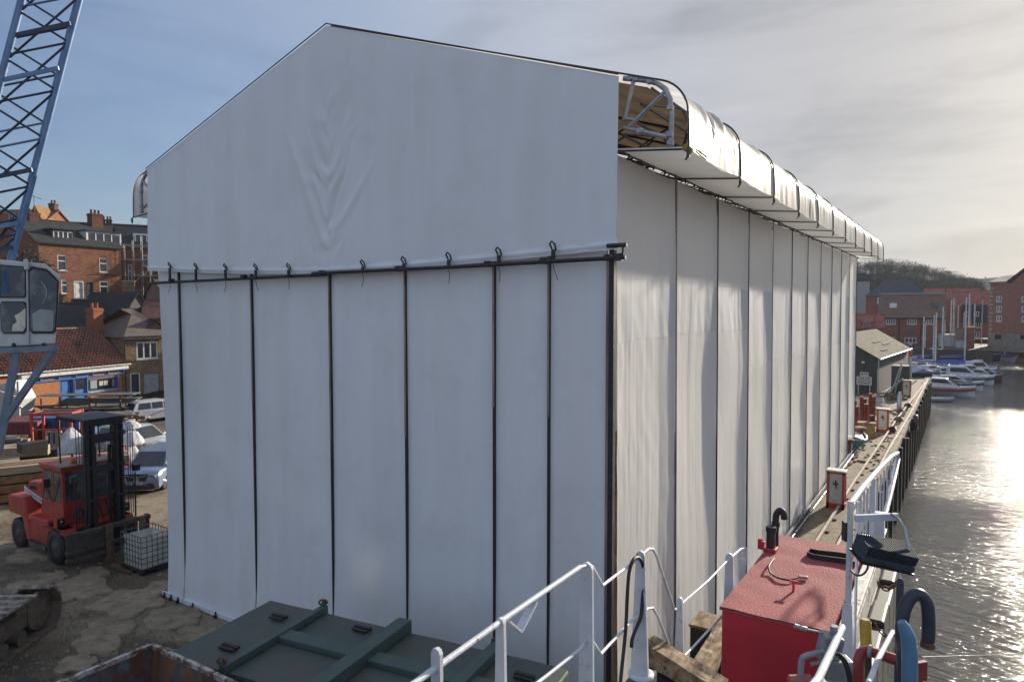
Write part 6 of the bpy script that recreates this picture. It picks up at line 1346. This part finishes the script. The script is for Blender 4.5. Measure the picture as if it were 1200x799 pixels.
# stone house with hipped roof
f9 = Front('stone_house','golden stone house with hipped tile roof and grey garage door','house',WP(146,60.2),WP(200,63.5),0)
a,b,c,d = f9.rect(160,185,400.5,420.5); dd_ = f9.rect(154,163,438,466); gg = f9.rect(169,187,437,466); dd_=(dd_[0],dd_[1],.02,dd_[3]); gg=(gg[0],gg[1],.02,gg[3])
E9 = f9.at(160,393)[1]; ro9 = body(f9.t,0,f9.len,7.5,0,E9,E9+2.3,[(a,b,c,d),dd_,gg],STN,M('brown_grey_tile',(.13,.095,.075),.85,0,(.08,.065,.055),3,bump=.03,bscale=3),hip=2.6)
window(f9.t,a,b,c,d,n=3,fw=.11); door(f9.t,*dd_,0,DARKM)
m = MB(); m.box(gg[0],gg[1],.1,.15,gg[2],gg[3]); 
for k in range(9): xx=gg[0]+(gg[1]-gg[0])*(k+.5)/9; m.box(xx-.05,xx+.05,.08,.1,gg[2]+.05,gg[3]-.05)
m.build('garage_door',M('pale_grey_door',(.36,.37,.39),.6),f9.t)
m = MB(); m.tube([(.0-.25,-.3,E9-.1),(f9.len+.2,-.3,E9-.1)],.06,6); m.tube([(-.06,-.1,.1),(-.06,-.1,E9-.1)],.05,6); m.build('gutter',DARKM,ro9)
# side wing roof of stone house
f10 = Front('side_wing','slate roofed wing joining the shop and the stone house','wing',WP(118,66),WP(146,61.5),0); body(f10.t,0,f10.len,5,0,f10.at(132,405)[1],f10.at(132,376)[1],[],STN,SLT)
# the shop with pantiles
f11 = Front('brick_shop','orange brick shop with bright blue joinery and red pantile roof','shop',WP(-30,48.9),WP(147,60.3),0)
def r11(a,b,c,d): q = f11.rect(a,b,c,d); return q
dA = r11(71.6,84,443,468); dB = r11(88.5,102,441.5,467); wS = r11(103,137,443,457); dA=(dA[0],dA[1],.02,dA[3]); dB=(dB[0],dB[1],.02,dB[3])
E11 = 3.2; u25 = f11.at(24,460)[0]
ro11 = body(f11.t,0,f11.len,8.4,0,E11,5.9,[dA,dB,wS],BR2,SLT,over=.2,thick=.02)
window(f11.t,*wS,n=1,fw=.08,mat=BLUD,rec=.12); door(f11.t,*dA,0,BLUD,frame=BLUD); door(f11.t,*dB,0,BLUD,frame=BLUD,glaze=True)
for k in range(2): m = MB(); x = wS[0]+(wS[1]-wS[0])*(.48+.16*k); m.box(x-.18,x+.18,.10,.115,wS[3]-.62,wS[3]-.25); m.build('notice',PWHITE,f11.t)
m = MB(); m.box(wS[0]+.3,wS[0]+.9,.10,.115,wS[2]+.2,wS[2]+.9); m.box(wS[1]-.35,wS[1]-.15,.10,.115,wS[2]+.2,wS[2]+.8); m.build('poster',M('grey_poster',(.25,.28,.3),.6),f11.t)
zf = 2.62
m = MB(); m.box(u25,f11.len-.1,-.16,-.01,2.42,2.52); m.box(u25,f11.len-.1,-.10,-.01,2.12,2.22)
for k in range(7): x = u25+(f11.len-u25)*k/6.3; m.box(x,x+.12,-.12,-.011,2.2,2.44)
m.box(dA[1]+.1,dA[1]+.16,-.08,-.01,0,2.1); m.box(wS[1],wS[1]+.12,-.1,-.012,.7,2.2); m.build('blue_fascia',BLUD,f11.t)
m = MB(); m.box(dA[1]+.17,dB[0]-.1,-.10,-.01,0,2.4); m.build('red_pilaster',M('maroon_paint',(.16,.02,.03),.5),f11.t)
m = MB(); m.box(u25-.1,f11.len-.1,-.34,-.1,2.56,2.80); m.build('white_fascia',WOODD,f11.t)
m = MB(); m.box(-.1,f11.len+.15,-.36,-.22,E11-.30,E11-.16); m.build('gutter_board',WOODD,f11.t)
m = MB(); m.tube([(u25-.1,-.1,0),(u25-.1,-.1,2.9)],.09,8); m.build('downpipe',WOODD,f11.t)
m = MB(); m.box(f11.len-.5,f11.len-.1,-.05,-.01,0,2.5); m.build('brick_pier',BR1,f11.t)
# pantiles: S-shaped rolls in overlapping courses, each course its own strip
sl11 = (5.9-E11)/4.2; npt = int(f11.len/.30)
for cse in range(15):
    y0 = -.42+4.6*cse/15; y1 = -.42+4.6*(cse+1.12)/15
    def pt(u,v,y0=y0,y1=y1): x = -.3+(f11.len+.6)*u; y = y0+(y1-y0)*v; s = (x/.30)%1; return (x,y,E11+sl11*y+.06+.085*math.sin(2*math.pi*s)+.09*(1-v))
    m = MB(); m.grid(pt,npt*6,1,True); m.build('pantile_course',PANT,ro11,kind='stuff',recalc=False)
MB().tube([(-.3,4.2,5.98),(f11.len+.3,4.2,5.98)],.13,8).build('ridge_tile',PANT,ro11)
q_ = f11.at(112,381,y=4.2); chimney(ro11,q_[0],4.3,4.9,f11.at(112,361,y=4.2)[1],.95,MBrick('red_chimney_brick',(.26,.09,.05),(.32,.11,.06),(.2,.15,.1),.23,.08,.01),2)
# street in front of the shop
m = MB(); a_ = [WP(60,44.5,.01),WP(700,60,.01),WP(700,75,.01),WP(148,59.5,.01),WP(-60,46.5,.01)]; m.add(a_,[(0,1,2,3,4)]); m.build('street',M('street_asphalt',(.075,.075,.078),.9,0,(.055,.055,.055),2),kind='structure',recalc=False)
m = MB(); m.beam(WP(-30,48.3,.07),WP(148,59.6,.07),1.1,.13); m.build('pavement',CONC,kind='structure')
shrub(WP(33,70.8,7.0),2.6,7.0,420,'ivy_bush','mass of dark bare creeper against the brick house gable',M('dark_twig_mass',(.06,.045,.035),.9,0,(.04,.045,.02),2),.05,leaf=.30)
shrub(WP(4,72,7.0),3.2,6.0,420,'ivy_bush','lower mass of dark scrub left of the brick house behind the crane cab',M('dark_scrub_mass',(.055,.045,.03),.9,0,(.035,.04,.02),2),.05,leaf=.30)
shrub(WP(15,80,9.0),5.5,8.5,260,'bare_tree','large bare twiggy tree behind the crane boom',TWIG,.06,leaf=.2,bare=True)
shrub(WP(38,74,8.0),3.2,6.5,170,'ivy_tree','dark ivy grown tree against the brick house gable',TWIG,.04,bare=True)
shrub(WP(170,100,13.0),4,7.5,70,'bare_tree','bare tree rising above the scaffolded house roof',TWIG,.05,bare=True)
for k,(px,dd,z,r,h) in enumerate(((70,71.5,6.5,1.6,2.2),(64,70,5.2,1.8,2.0),(112,71.5,5.6,1.5,1.4),(140,73,7.0,1.4,1.4),(78,70.5,5.5,1.2,1.4))):
    shrub(WP(px,dd,z),r,h,60,'bush',['dark green bush below the white front door','rough bush at the left foot of the bank','low bush on the bank above the shop chimney','small bush by the tall stone wall','little bush right of the dark green bush'][k],IVY,.02)

# ------------------------------------------------------------------ far side of the harbour
BRO = MBrick('dull_red_brick',(.25,.095,.07),(.31,.12,.085),(.22,.17,.14),.23,.075,.01,dirt=(.10,.045,.035)); BRW = MBrick('warehouse_brick',(.30,.14,.105),(.36,.17,.125),(.24,.19,.16),.23,.075,.01,dirt=(.15,.07,.055))
CLAY = M('red_clay_roof',(.36,.11,.075),.85,0,(.17,.05,.042),1.2); BCLAY = M('brown_clay_roof',(.19,.115,.085),.85,0,(.13,.085,.065),.8)
g1 = Front('quayside_office','two storey red brick building with brown roof behind the grey shed','building',*FR(1030,1107,140.0),-.2)
E1 = g1.at(1068,373)[1]; ws = [g1.rect(1038,1049.5,374,380.5),g1.rect(1063,1074.5,374,380.5),g1.rect(1085.5,1097,374,380.5),g1.rect(1060,1074,395.5,402),g1.rect(1042,1049,395,400)]
ws = [w_ if i<3 and False else w_ for i,w_ in enumerate(ws)]
E1 = g1.at(1068,372.5)[1]; d1 = g1.rect(1064.5,1069,402.3,408)
ro1 = body(g1.t,0,g1.len,9,-2,E1,g1.at(1068,347)[1]-1.2+1.6,ws,BRO,BCLAY)
for i,w_ in enumerate(ws): window(g1.t,*w_,n=4 if i<3 else 3,fw=.16,sill=False)
m = MB(); m.box(d1[0],d1[1],-.04,-.0,max(d1[2],0),d1[3]); m.build('door',WOODD,g1.t)
m = MB(); m.tube([(-.2,-.3,E1-.05),(g1.len+.2,-.3,E1-.05)],.13,6); m.build('gutter',DARKM,ro1); m = MB(); m.box(-.2,g1.len+.2,4.3,4.7,g1.at(1068,347)[1]+.45,g1.at(1068,347)[1]+.7); m.build('ridge',STONEC,ro1)
for x0_ in (1053.5,1079): m = MB(); x_=g1.at(x0_,390)[0]; m.tube([(x_,-.08,-.5),(x_,-.08,E1)],.09,6); m.build('downpipe',DARKM,g1.t)
a,b,c,d = g1.rect(1061,1072,387,391); m = MB(); x=a
while x < b: m.box(x,x+.22,-.05,-.001,c,d); x += .34
m.build('lettering',M('blue_sign_letters',(.08,.11,.25),.5),g1.t)
for px,py in ((1046.5,363.5),(1095,363)): 
    a,b = g1.at(px,py,y=2.2); rg1 = g1.at(1068,347)[1]+.4; m = MB(); m.cbox((a,2.2,E1+(rg1-E1)/4.5*2.2+.14),(1.3,1.3,.12),0,math.atan((rg1-E1)/4.5)); m.build('skylight',WOODD if px<1050 else GLASS,ro1)
m = MB(); m.prism([(g1.len-1,-1,-2),(g1.len+4,-1,-2),(g1.len+4,-1,2.5),(g1.len-1,-1,2.5)],(0,0,0),(0,3,0)); m.build('white_annex',WOODD,g1.t)
g2 = Front('hip_roof_house','slate hip roofed house with six skylights behind the brick office','house',*FR(1014,1086,164.0),1.0)
E2 = g2.at(1050,346)[1]; ro = body(g2.t,0,g2.len,12,-4,E2,g2.at(1050,331.5)[1]+1.0,[],BRO,MSlate('grey_slate',(.07,.08,.09),(.10,.11,.12)),hip=4)
for r in range(2):
    for k in range(3): 
        q = g2.at(1050.5+3.2*k-r*1.6,339+4*r,y=3-1.5*r); m = MB(); m.cbox((q[0],3-1.5*r,q[1]),(.42,.5,.2),0,.4); m.build('skylight',WOODD,ro)
chimney(ro,g2.at(1033,333)[0],6,E2+1,g2.at(1033,327.5)[1],.8,CHB,1); window(g2.t,*g2.rect(1028,1033,349,356),n=1,fw=.15,rec=-.02)
g3 = Front('white_cottage','small white cottage with slate roof among trees on the hill','cottage',*FR(1003,1018,215.5),12-8+4); E3_ = g3.at(1010,329)[1]; ro = body(g3.t,0,g3.len,6,-4,E3_,g3.at(1010,320)[1],[],M('grey_white_render',(.34,.34,.35),.8),SLT); chimney(ro,g3.len-.5,3,E3_+.5,g3.at(1017,317)[1],.8,WOODD,1)
for k in range(3): window(g3.t,*g3.rect(1004+4.5*k,1006+4.5*k,331,334),n=1,fw=.1,rec=-.02,sill=False)
g4 = Front('low_red_roof_house','low house with red roof and small dormer behind the shed roof','house',*FR(990,1035,119.5),0); E4_=g4.at(1018,383.5)[1]; ro = body(g4.t,0,g4.len,6,-1,E4_,g4.at(1018,369)[1],[],BRO,CLAY)
a,b,c,d = g4.rect(1012,1020,378,385,y=.3); m = MB(); m.box(a-.1,b+.1,.2,2.5,c-.2,d); m.build('dormer',DARKM,ro); m = MB(); m.prism([(a-.4,-.1,d),(b+.4,-.1,d),(b+.5,2.5,d+1.0),(a-.3,2.5,d+1.0)],(0,0,0),(0,0,.12)); m.build('dormer_roof',CLAY,ro); window(g4.t,a,b,c,d,y=.08,n=3,fw=.1,sill=False)
g5 = Front('red_roof_row','long red roofed building left of the brick warehouse','building',*FR(1115,1163,174.0),0); body(g5.t,0,g5.len,10,-1,g5.at(1140,359)[1],g5.at(1140,341)[1],[],BRO,CLAY)
g6 = Front('red_roof_row','smaller red roofed building in front of the wooded hill','building',*FR(1082,1105,185.5),0); body(g6.t,0,g6.len,9,-1,g6.at(1092,350)[1],g6.at(1092,338)[1],[],BRO,CLAY)
g6b = Front('red_roof_row','brighter red roof peeping above the long red roofed building','building',*FR(1108,1146,197.0),0); body(g6b.t,0,g6b.len,9,-1,g6b.at(1125,350)[1],g6b.at(1125,338)[1],[],BRO,CLAY)
g7 = Front('dormer_house','dark slate roofed brick house with two white dormers at the quay head','house',*FR(1127,1155,159.0),0); E7=g7.at(1140,377)[1]
w7=[g7.rect(1129.5,1135.5,378,383.5),g7.rect(1143.5,1150,377.5,384),g7.rect(1141,1148,389,395)]; ro = body(g7.t,0,g7.len,9,-1,E7,g7.at(1140,358)[1],w7,BRO,SLT)
for w_ in w7: window(g7.t,*w_,n=2,fw=.14)
for px in (1129.5,1141): 
    a,b,c,d = g7.rect(px,px+6.5,365,371,y=1.0); m = MB(); m.box(a-.25,b+.25,1.0,3.5,c-.3,d+.25); m.prism([(a-.4,.8,d+.25),(b+.4,.8,d+.25),((a+b)/2,.8,d+.9)],(0,0,0),(0,2.5,0)); m.build('dormer',SLT,ro); window(g7.t,a,b,c,d,y=.86,n=2,fw=.14,sill=False)
g8 = Front('gabled_boathouse','small white gabled boathouse with red roof behind the masts','boathouse',*FR(1121,1133.5,132.0),-.3); E8=g8.at(1127,397)[1]; body(g8.t,0,g8.len,5,-1,E8,g8.at(1127,386)[1],[],WOODD,BCLAY); 
m = MB(); m.box(g8.len+.0,g8.len+1.2,-1.0,4,-.5,g8.at(1134,383)[1]); m.build('brick_stack',BRO,g8.t)
g9 = Front('brick_warehouse','tall brown brick warehouse on a stone base at the right edge','warehouse',WP(1159,137),WP(1262,128),0)
WQ = []
for px in (1167.5,1197,1226,1250):
    for y0,y1 in ((347,354),(358.5,366),(370,377)): WQ.append(g9.rect(px,px+6.5,y0+.02*(px-1167),y1+.0*(px-1167)))
E9_ = g9.at(1176,332)[1]; STB = 3.0; 
m = MB(); wallh(m,0,g9.len,2.2,E9_,WQ,t=.3); AP=g9.at(1210,307)[1]
m.add([(3.4,0,E9_),(g9.len,0,E9_),(g9.len,0,AP-.5),(g9.len*.52,0,AP)],[(0,1,2,3)]); m.add([(0,0,2.2),(0,14,2.2),(0,14,E9_),(0,0,E9_)],[(0,1,2,3)]); m.add([(.02,.35,2.2),(g9.len,.35,2.2),(g9.len,.35,E9_),(.02,.35,E9_)],[(0,1,2,3)]); m.build('wall',BRW,g9.t)
m = MB(); m.prism([(2.6,-.3,E9_+.05),(g9.len*.52,-.3,AP+.1),(g9.len*.52,14,AP+.1),(2.6,14,E9_+.05)],(0,0,0),(0,0,.35)); m.prism([(-.3,-.3,E9_),(3.2,-.3,E9_+.1),(3.2,14,E9_+2.0),(-.3,14,E9_+1.5)],(0,0,0),(0,0,.25)); m.prism([(g9.len*.52,-.3,AP+.1),(g9.len+3,-.3,AP-.8),(g9.len+3,14,AP-.8),(g9.len*.52,14,AP+.1)],(0,0,0),(0,0,.35)); m.build('roof',SLT2,g9.t)
m = MB(); wallh(m,-.1,g9.len,-1,2.2,[g9.rect(1166,1173.5,391.5,397.5),g9.rect(1195.5,1204,391.5,397.5)],y=-.1,t=.3); m.build('stone_base',M('pale_stone_base',(.27,.25,.22),.85,0,(.19,.17,.15),2),g9.t); m = MB(); m.box(0,g9.len,.25,.3,-1,2.3); m.build('dark_opening',DARKM,g9.t)
for w_ in WQ: window(g9.t,*w_,n=2,fw=.16)
for k in range(12): m = MB(); z = 2.3+.8*k; m.box(-.03,.35+.2*(k%2),-.06,-.001,z,z+.38); m.build('quoin',STONEC,g9.t)
g10 = Front('harbour_wall','long dark harbour wall at the far end of the water','harbour wall',WP(1128,150),WP(1300,136),-4.5); m = MB(); m.box(0,g10.len,0,10,0,5.2); m.build('masonry',QWALL,g10.t)
for k in range(30): m = MB(); m.box(k*1.35,k*1.35+1.3,-.1,.8,5.2,5.45); m.build('coping',STONEC,g10.t)
m = MB(); m.box(0,g10.len,-1.0,0,0,1.6); m.build('footing',M('pale_mud_stone',(.2,.18,.15),.9),g10.t)
m = MB(); m.box(-13,4.6,150,177,-5,-.05); tag(m.build('stone_pier',QWALL),'dark stone quay head behind the moored boats','quay wall')
t = thing('radio_mast','thin radio mast on the distant hilltop','mast',WP(1153,900,22)); MB().tube([(0,0,0),(0,0,22)],.9,6).build('lattice',M('faint_mast',(.25,.22,.22),.8),t)
for k in range(70):
    px = random.uniform(1140,1192); c = WP(px, random.uniform(880,1000), 27+random.uniform(-6,6)+ (1190-px)*.03); s=random.uniform(4,8)
    if k == 0: m = MB()
    m.cbox(c,(s,s*.8,s*.6),random.random()*3); m.cbox(c+Vector((0,0,s*.35)),(s,s*.5,s*.3),random.random())
m.build('distant_houses',M('pale_far_houses',(.30,.27,.24),.9,0,(.16,.12,.1),.1,detail=1),kind='stuff')

# ------------------------------------------------------------------ boats
BW = M('boat_white',(.80,.80,.79),.3,0,(.66,.66,.65),2); BBL = M('boat_blue_cover',(.05,.10,.40),.7,0,(.04,.08,.28),2); BLB = M('light_blue_cover',(.22,.32,.48),.7); BRD = M('boat_red',(.30,.03,.04),.4); BNV = M('boat_navy',(.02,.03,.07),.4); BGY = M('inflatable_grey',(.30,.31,.32),.6); BBR = M('boat_brown',(.14,.07,.045),.6)
MAST = M('alloy_mast',(.80,.80,.78),.5,.0); FURL = M('furled_sail',(.40,.44,.50),.7)
def boat(label, C, rz, L, B, H, hullm, stripe=None, cabin=None, cover=None, mast=0, furl=False, boom=True, group='boats moored along the quay', cat='boat', name='moored_boat', glassy=False, masth_px=None):
    t = thing(name,label,cat,(C.x,C.y,WZ),rz,group)
    st = [(-.5,.42,.9),(-.3,.48,.88),(0,.5,.9),(.25,.42,.97),(.4,.24,1.08),(.5,.02,1.2)]
    def hullrings(f0,f1,off=0):
        vs=[]
        for x,w,h in st:
            for k in range(7):
                s = -1+2*k/6; prof = abs(s); 
                vs.append(((x-.03*(1-prof)*(x>.4))*L, s*(w*B+off)*(1 if prof>.9 else .92), -.25+ (H*h+.25)*(f0+(f1-f0)*prof**1.6)))
        return vs
    vs = hullrings(0,1); n=7; m = MB(); m.add(vs,[(i*n+j,i*n+j+1,(i+1)*n+j+1,(i+1)*n+j) for i in range(5) for j in range(6)],True); m.add(vs[:7],[tuple(range(7))]); m.build('hull',hullm,t)
    m = MB(); top=[]; 
    for x,w,h in st: top += [(x*L,-w*B,H*h),(x*L,0,H*h+.06),(x*L,w*B,H*h)]
    m.add(top,[(i*3+j,i*3+j+1,(i+1)*3+j+1,(i+1)*3+j) for i in range(5) for j in range(2)]); m.build('deck',BW,t,recalc=False)
    if stripe:
        m = MB()
        for s in (-1,1):
            for (x0,w0,h0),(x1,w1,h1) in zip(st,st[1:]): m.add([(x0*L,s*(w0*B+.02),H*h0*.55),(x1*L,s*(w1*B+.02),H*h1*.55),(x1*L,s*(w1*B+.025),H*h1*.8),(x0*L,s*(w0*B+.025),H*h0*.8)],[(0,1,2,3)])
        m.add([(-L*.5-.02,-.42*B,H*.5),(-L*.5-.02,.42*B,H*.5),(-L*.5-.02,.42*B,H*.72),(-L*.5-.02,-.42*B,H*.72)],[(0,1,2,3)]); m.build('stripe',stripe,t,recalc=False)
    if cabin:
        ch = cabin; m = MB(); m.prism([(-.25*L,0,H*.9),(.26*L,0,H*.95),(.12*L,0,H+ch*.6),(.02*L,0,H+ch),(-.25*L,0,H+ch)],(0,-.34*B,0),(0,.68*B,0)); m.build('cabin',BW,t,bevel=.06)
        for s in (-1,1): m = MB(); m.prism([(-.22*L,0,H+ch*.4),(.12*L,0,H+ch*.35),(.02*L,0,H+ch*.85),(-.22*L,0,H+ch*.85)],(0,s*(.345*B),0),(0,s*.02,0)); m.build('cabin_window',GLASS,t)
        m = MB(); m.prism([(.23*L,-.3*B,H+.04),(.23*L,.3*B,H+.04),(.03*L,.28*B,H+ch),(.03*L,-.28*B,H+ch)],(.03,0,.04),(.02,0,.02)); m.build('windscreen',GLASS,t)
    if cover:
        def cf(u,v): x = -.48*L+.78*L*u; w=.47*B; s=-1+2*v; return (x,s*w*(1 if u<.6 else 1-.3*(u-.6)),H*.95+(.75 if mast else .55)*(1-abs(s)**1.6)*(.6+.4*math.sin(math.pi*min(1,u*1.1)))+.03*noise.noise((x*2,s*3,0)))
        m = MB(); m.grid(cf,14,10); m.build('cover',cover,t,recalc=False)
    if mast:
        x = .08*L; m = MB(); m.tube([(x,0,H),(x,0,mast)],[.13,.10],8); ms = m.build('mast',MAST,t)
        if furl: MB().tube([(x+.25,0,H+1),(x+.2,0,mast-.8)],[.2,.12],8).build('furled_sail',FURL,t)
        m = MB(); m.tube([(x,-.5,mast*.62),(x,.5,mast*.62)],.035,5); m.build('spreader',MAST,ms)
        if boom: 
            m = MB(); m.tube([(x,0,H+1.1),(-.4*L,0,H+1.15)],.06,6); m.build('boom',MAST,t); m = MB(); m.tube([(x-.1,0,H+1.25),(-.15*L,0,H+1.32),(-.38*L,0,H+1.25)],[.2,.17,.1],8); m.build('sail_cover',cover or BBL,t)
        m = MB()
        for e in ((.49*L,0,H*1.2),(-.49*L,0,H),(x,-.48*B,H),(x,.48*B,H)): m.tube([(x,0,mast-.1),e],.014,4)
        m.build('rigging',DARKM,ms)
    m = MB(); 
    for x,w,h in st[2:]: m.tube([(x*L,-w*B*.95,H*h),(x*L,-w*B*.95,H*h+.6)],.02,4); m.tube([(x*L,w*B*.95,H*h),(x*L,w*B*.95,H*h+.6)],.02,4)
    for s in (-1,1): m.tube([(x*L,s*w*B*.95,H*h+.6) for x,w,h in st[2:]],.02,4)
    m.build('pulpit_rail',CHR,t)
    m = MB(); m.cbox((-.5*L-.15,.2,.45),(.3,.35,.9)); m.build('outboard',BNV,t,bevel=.05)
    return t
def BP(px,py): return P(px,py,z=WZ)
def mh(px,d,ytop): return EYE+(358-ytop)/FPX*d-WZ
d_ = lambda v: v.x*F0.x+v.y*F0.y
boat('white motor cruiser with red stripe moored nearest along the quay',BP(1108,463),hd(.75,-.65)+0,6.6,2.5,1.25,BW,stripe=BRD,cabin=1.0)
tn_ = thing('inflatable_tender','grey inflatable tender floating beside the red striped cruiser','dinghy',BP(1101,470)+Vector((0,0,0)),hd(1,-.1))
m = MB(); m.tube([(-1.4,-.6,.25),(.6,-.6,.25),(1.3,-.25,.32),(1.5,0,.36),(1.3,.25,.32),(.6,.6,.25),(-1.4,.6,.25)],.24,10); m.build('tube',BGY,tn_); MB().box(-1.3,1.0,-.5,.5,.1,.2).build('floor',BGY,tn_); MB().cbox((-1.5,0,.4),(.25,.3,.7)).build('outboard',BNV,tn_)
boat('white and blue cabin cruiser with a large windscreen, second along the quay',BP(1128,450),hd(.9,-.4),8.0,2.8,1.3,BW,stripe=BNV,cabin=1.4,cover=None)
boat('small motor boat with navy hull between the white cabin cruisers',BP(1112,446),hd(.95,-.2),6.5,2.4,1.2,BNV,cabin=.9)
boat('brown wooden work boat moored at the outer end of the row',BP(1153,447),hd(.5,-.8),5.0,2.2,1.1,BBR,cabin=.8)
boat('sailing yacht under a dark blue cover in the middle of the row',BP(1125,434),hd(1,-.05),9.0,2.9,1.3,BW,cover=BBL,mast=mh(1107,d_(BP(1125,434)),349))
boat('sailing yacht under a pale blue cover with thick furled sail',BP(1129,426),hd(1,-.05),9.5,3.0,1.4,BW,cover=BLB,mast=mh(1118,d_(BP(1129,426)),345),furl=True)
boat('blue hulled yacht behind the pale blue cover',BP(1145,424),hd(.7,-.6),8.0,2.7,1.6,M('purple_blue_hull',(.04,.04,.16),.4),cover=BBL,mast=mh(1121,d_(BP(1145,424)),352))
boat('grey cluttered fishing boat at the outer side of the blue yachts',BP(1152,436),hd(.4,-.9),5.5,2.3,1.2,BGY,cabin=.9)
boat('small sailing boat with blue deck moored alone below the warehouse',BP(1174,424),hd(1,-.1),6.0,2.3,1.0,BW,stripe=BLB,cover=BBL,mast=mh(1175,d_(BP(1174,424)),376),boom=False)
boat('white open boat on the far mud beyond the yachts',BP(1135,419),hd(1,0),6.0,2.2,1.0,BW,cabin=.6)
boat('white yacht with mast just behind the quay end canopy',BP(1092,441),hd(.9,.3),7.5,2.6,1.2,BW,cabin=.7,mast=mh(1095.5,d_(BP(1092,441)),367))
boat('white yacht with short mast farther left in the inner basin',BP(1078,437),hd(.9,.3),7.0,2.5,1.2,BW,cabin=.7,mast=mh(1085,d_(BP(1078,437)),372))
boat('navy hulled boat with boom tent in the inner basin',BP(1083,446),hd(1,-.1),6.5,2.6,1.3,BNV,cover=BNV)
for k,(px,py,yt) in enumerate(((1100,430,360),(1110,428,352),(1113.5,424,350),(1104,424,364))):
    boat(['white yacht leftmost of the packed masts','white yacht with the tallest bare mast among the packed masts','white yacht rightmost of the packed bare masts','small yacht with a low mast deep among the packed masts'][k],BP(px,py),hd(.9,.2+.1*k),7.5,2.5,1.2,BW,cabin=.6,mast=mh(px,d_(BP(px,py)),yt),furl=k%2==0)
MORE = [('white yacht with navy cover just outside the red striped cruiser',1118,456,BW,BNV,0,.8),('cream motor boat wedged behind the cabin cruiser',1138,444,BW,None,0,1.1),('pale blue covered day boat in the second rank',1109,439,BW,BLB,0,0),('white fishing boat with small wheelhouse outside the covered yachts',1146,440,BW,None,0,1.3),('red hulled dinghy yacht behind the blue covers',1136,429,BRD,BW,357,0),('slim white yacht beyond the pale blue cover',1131,422,BW,BBL,354,.5),('navy yacht with white cover deep in the row',1118,422,BNV,BW,359,.5),('white yacht with a short mast beside the boathouse',1126,419,BW,None,368,.5),('grey yacht with a slim mast left of the boathouse',1099,424,BGY,BBL,365,.5),('white yacht alongside the quay end under bare mast',1089,432,BW,None,370,.6),('brown hulled yacht behind the quay end canopy',1080,429,BBR,BLB,378,0)]
for k,(lb,px,py,hm,cv,yt,cb_) in enumerate(MORE):
    boat(lb,BP(px,py),hd(.9,-.45+.2*(k%4)),random.uniform(5.5,7.5),2.3,1.15,hm,stripe=[BNV,BRD,BLB][k%3] if hm is BW else None,cabin=cb_ or None,cover=cv,mast=mh(px,d_(BP(px,py)),yt) if yt else 0,furl=bool(k%2))
for k in range(16):
    px = 1062+random.uniform(0,62); py = random.uniform(420,436)
    boat('little white boat in the crowd of boats inside the basin',BP(px,py),random.random()*6,4.5,1.9,.8,BW,cabin=.5 if k%2 else None,name='small_boat',group='little white boats crowded in the inner basin')
for k in range(5):
    c = P(1124+10*k,416-1.2*k,z=-2.9); m = MB(); m.cbox(c,(5,3,.8),YAW+.2*k); tag(m.build('pontoon',QCONC),['pontoon nearest the white boathouse','second pontoon from the boathouse','middle pontoon below the dormer house','fourth pontoon toward the warehouse','pontoon nearest the warehouse wall'][k],'pontoon')
t = thing('boat_canopy','blue and white canopy tent at the end of the quay','canopy',P(1076,441,z=0),YAW)
m = MB(); m.prism([(-1.2,0,.5),(0,0,.95),(1.2,0,.5)],(0,-1,0),(0,2.4,0)); m.build('roof',BLB,t); m = MB(); m.box(-1.1,1.1,-.8,1.2,.02,.45); m.build('side',BNV,t)

# ------------------------------------------------------------------ thin sea haze
m = MB(); m.box(-1500,1500,-400,1450,-7.5,80)
HZ = bpy.data.materials.new('thin_haze'); HZ.use_nodes = True; nt = HZ.node_tree; nt.nodes.clear()
v_ = nd(nt,'ShaderNodeVolumePrincipled'); v_.inputs['Color'].default_value = (.80,.86,.94,1); v_.inputs['Density'].default_value = .00022; v_.inputs['Anisotropy'].default_value = 0
o_ = nd(nt,'ShaderNodeOutputMaterial'); nt.links.new(v_.outputs[0],o_.inputs['Volume'])
USE_HAZE = True
if USE_HAZE: m.build('haze',HZ,kind='stuff')
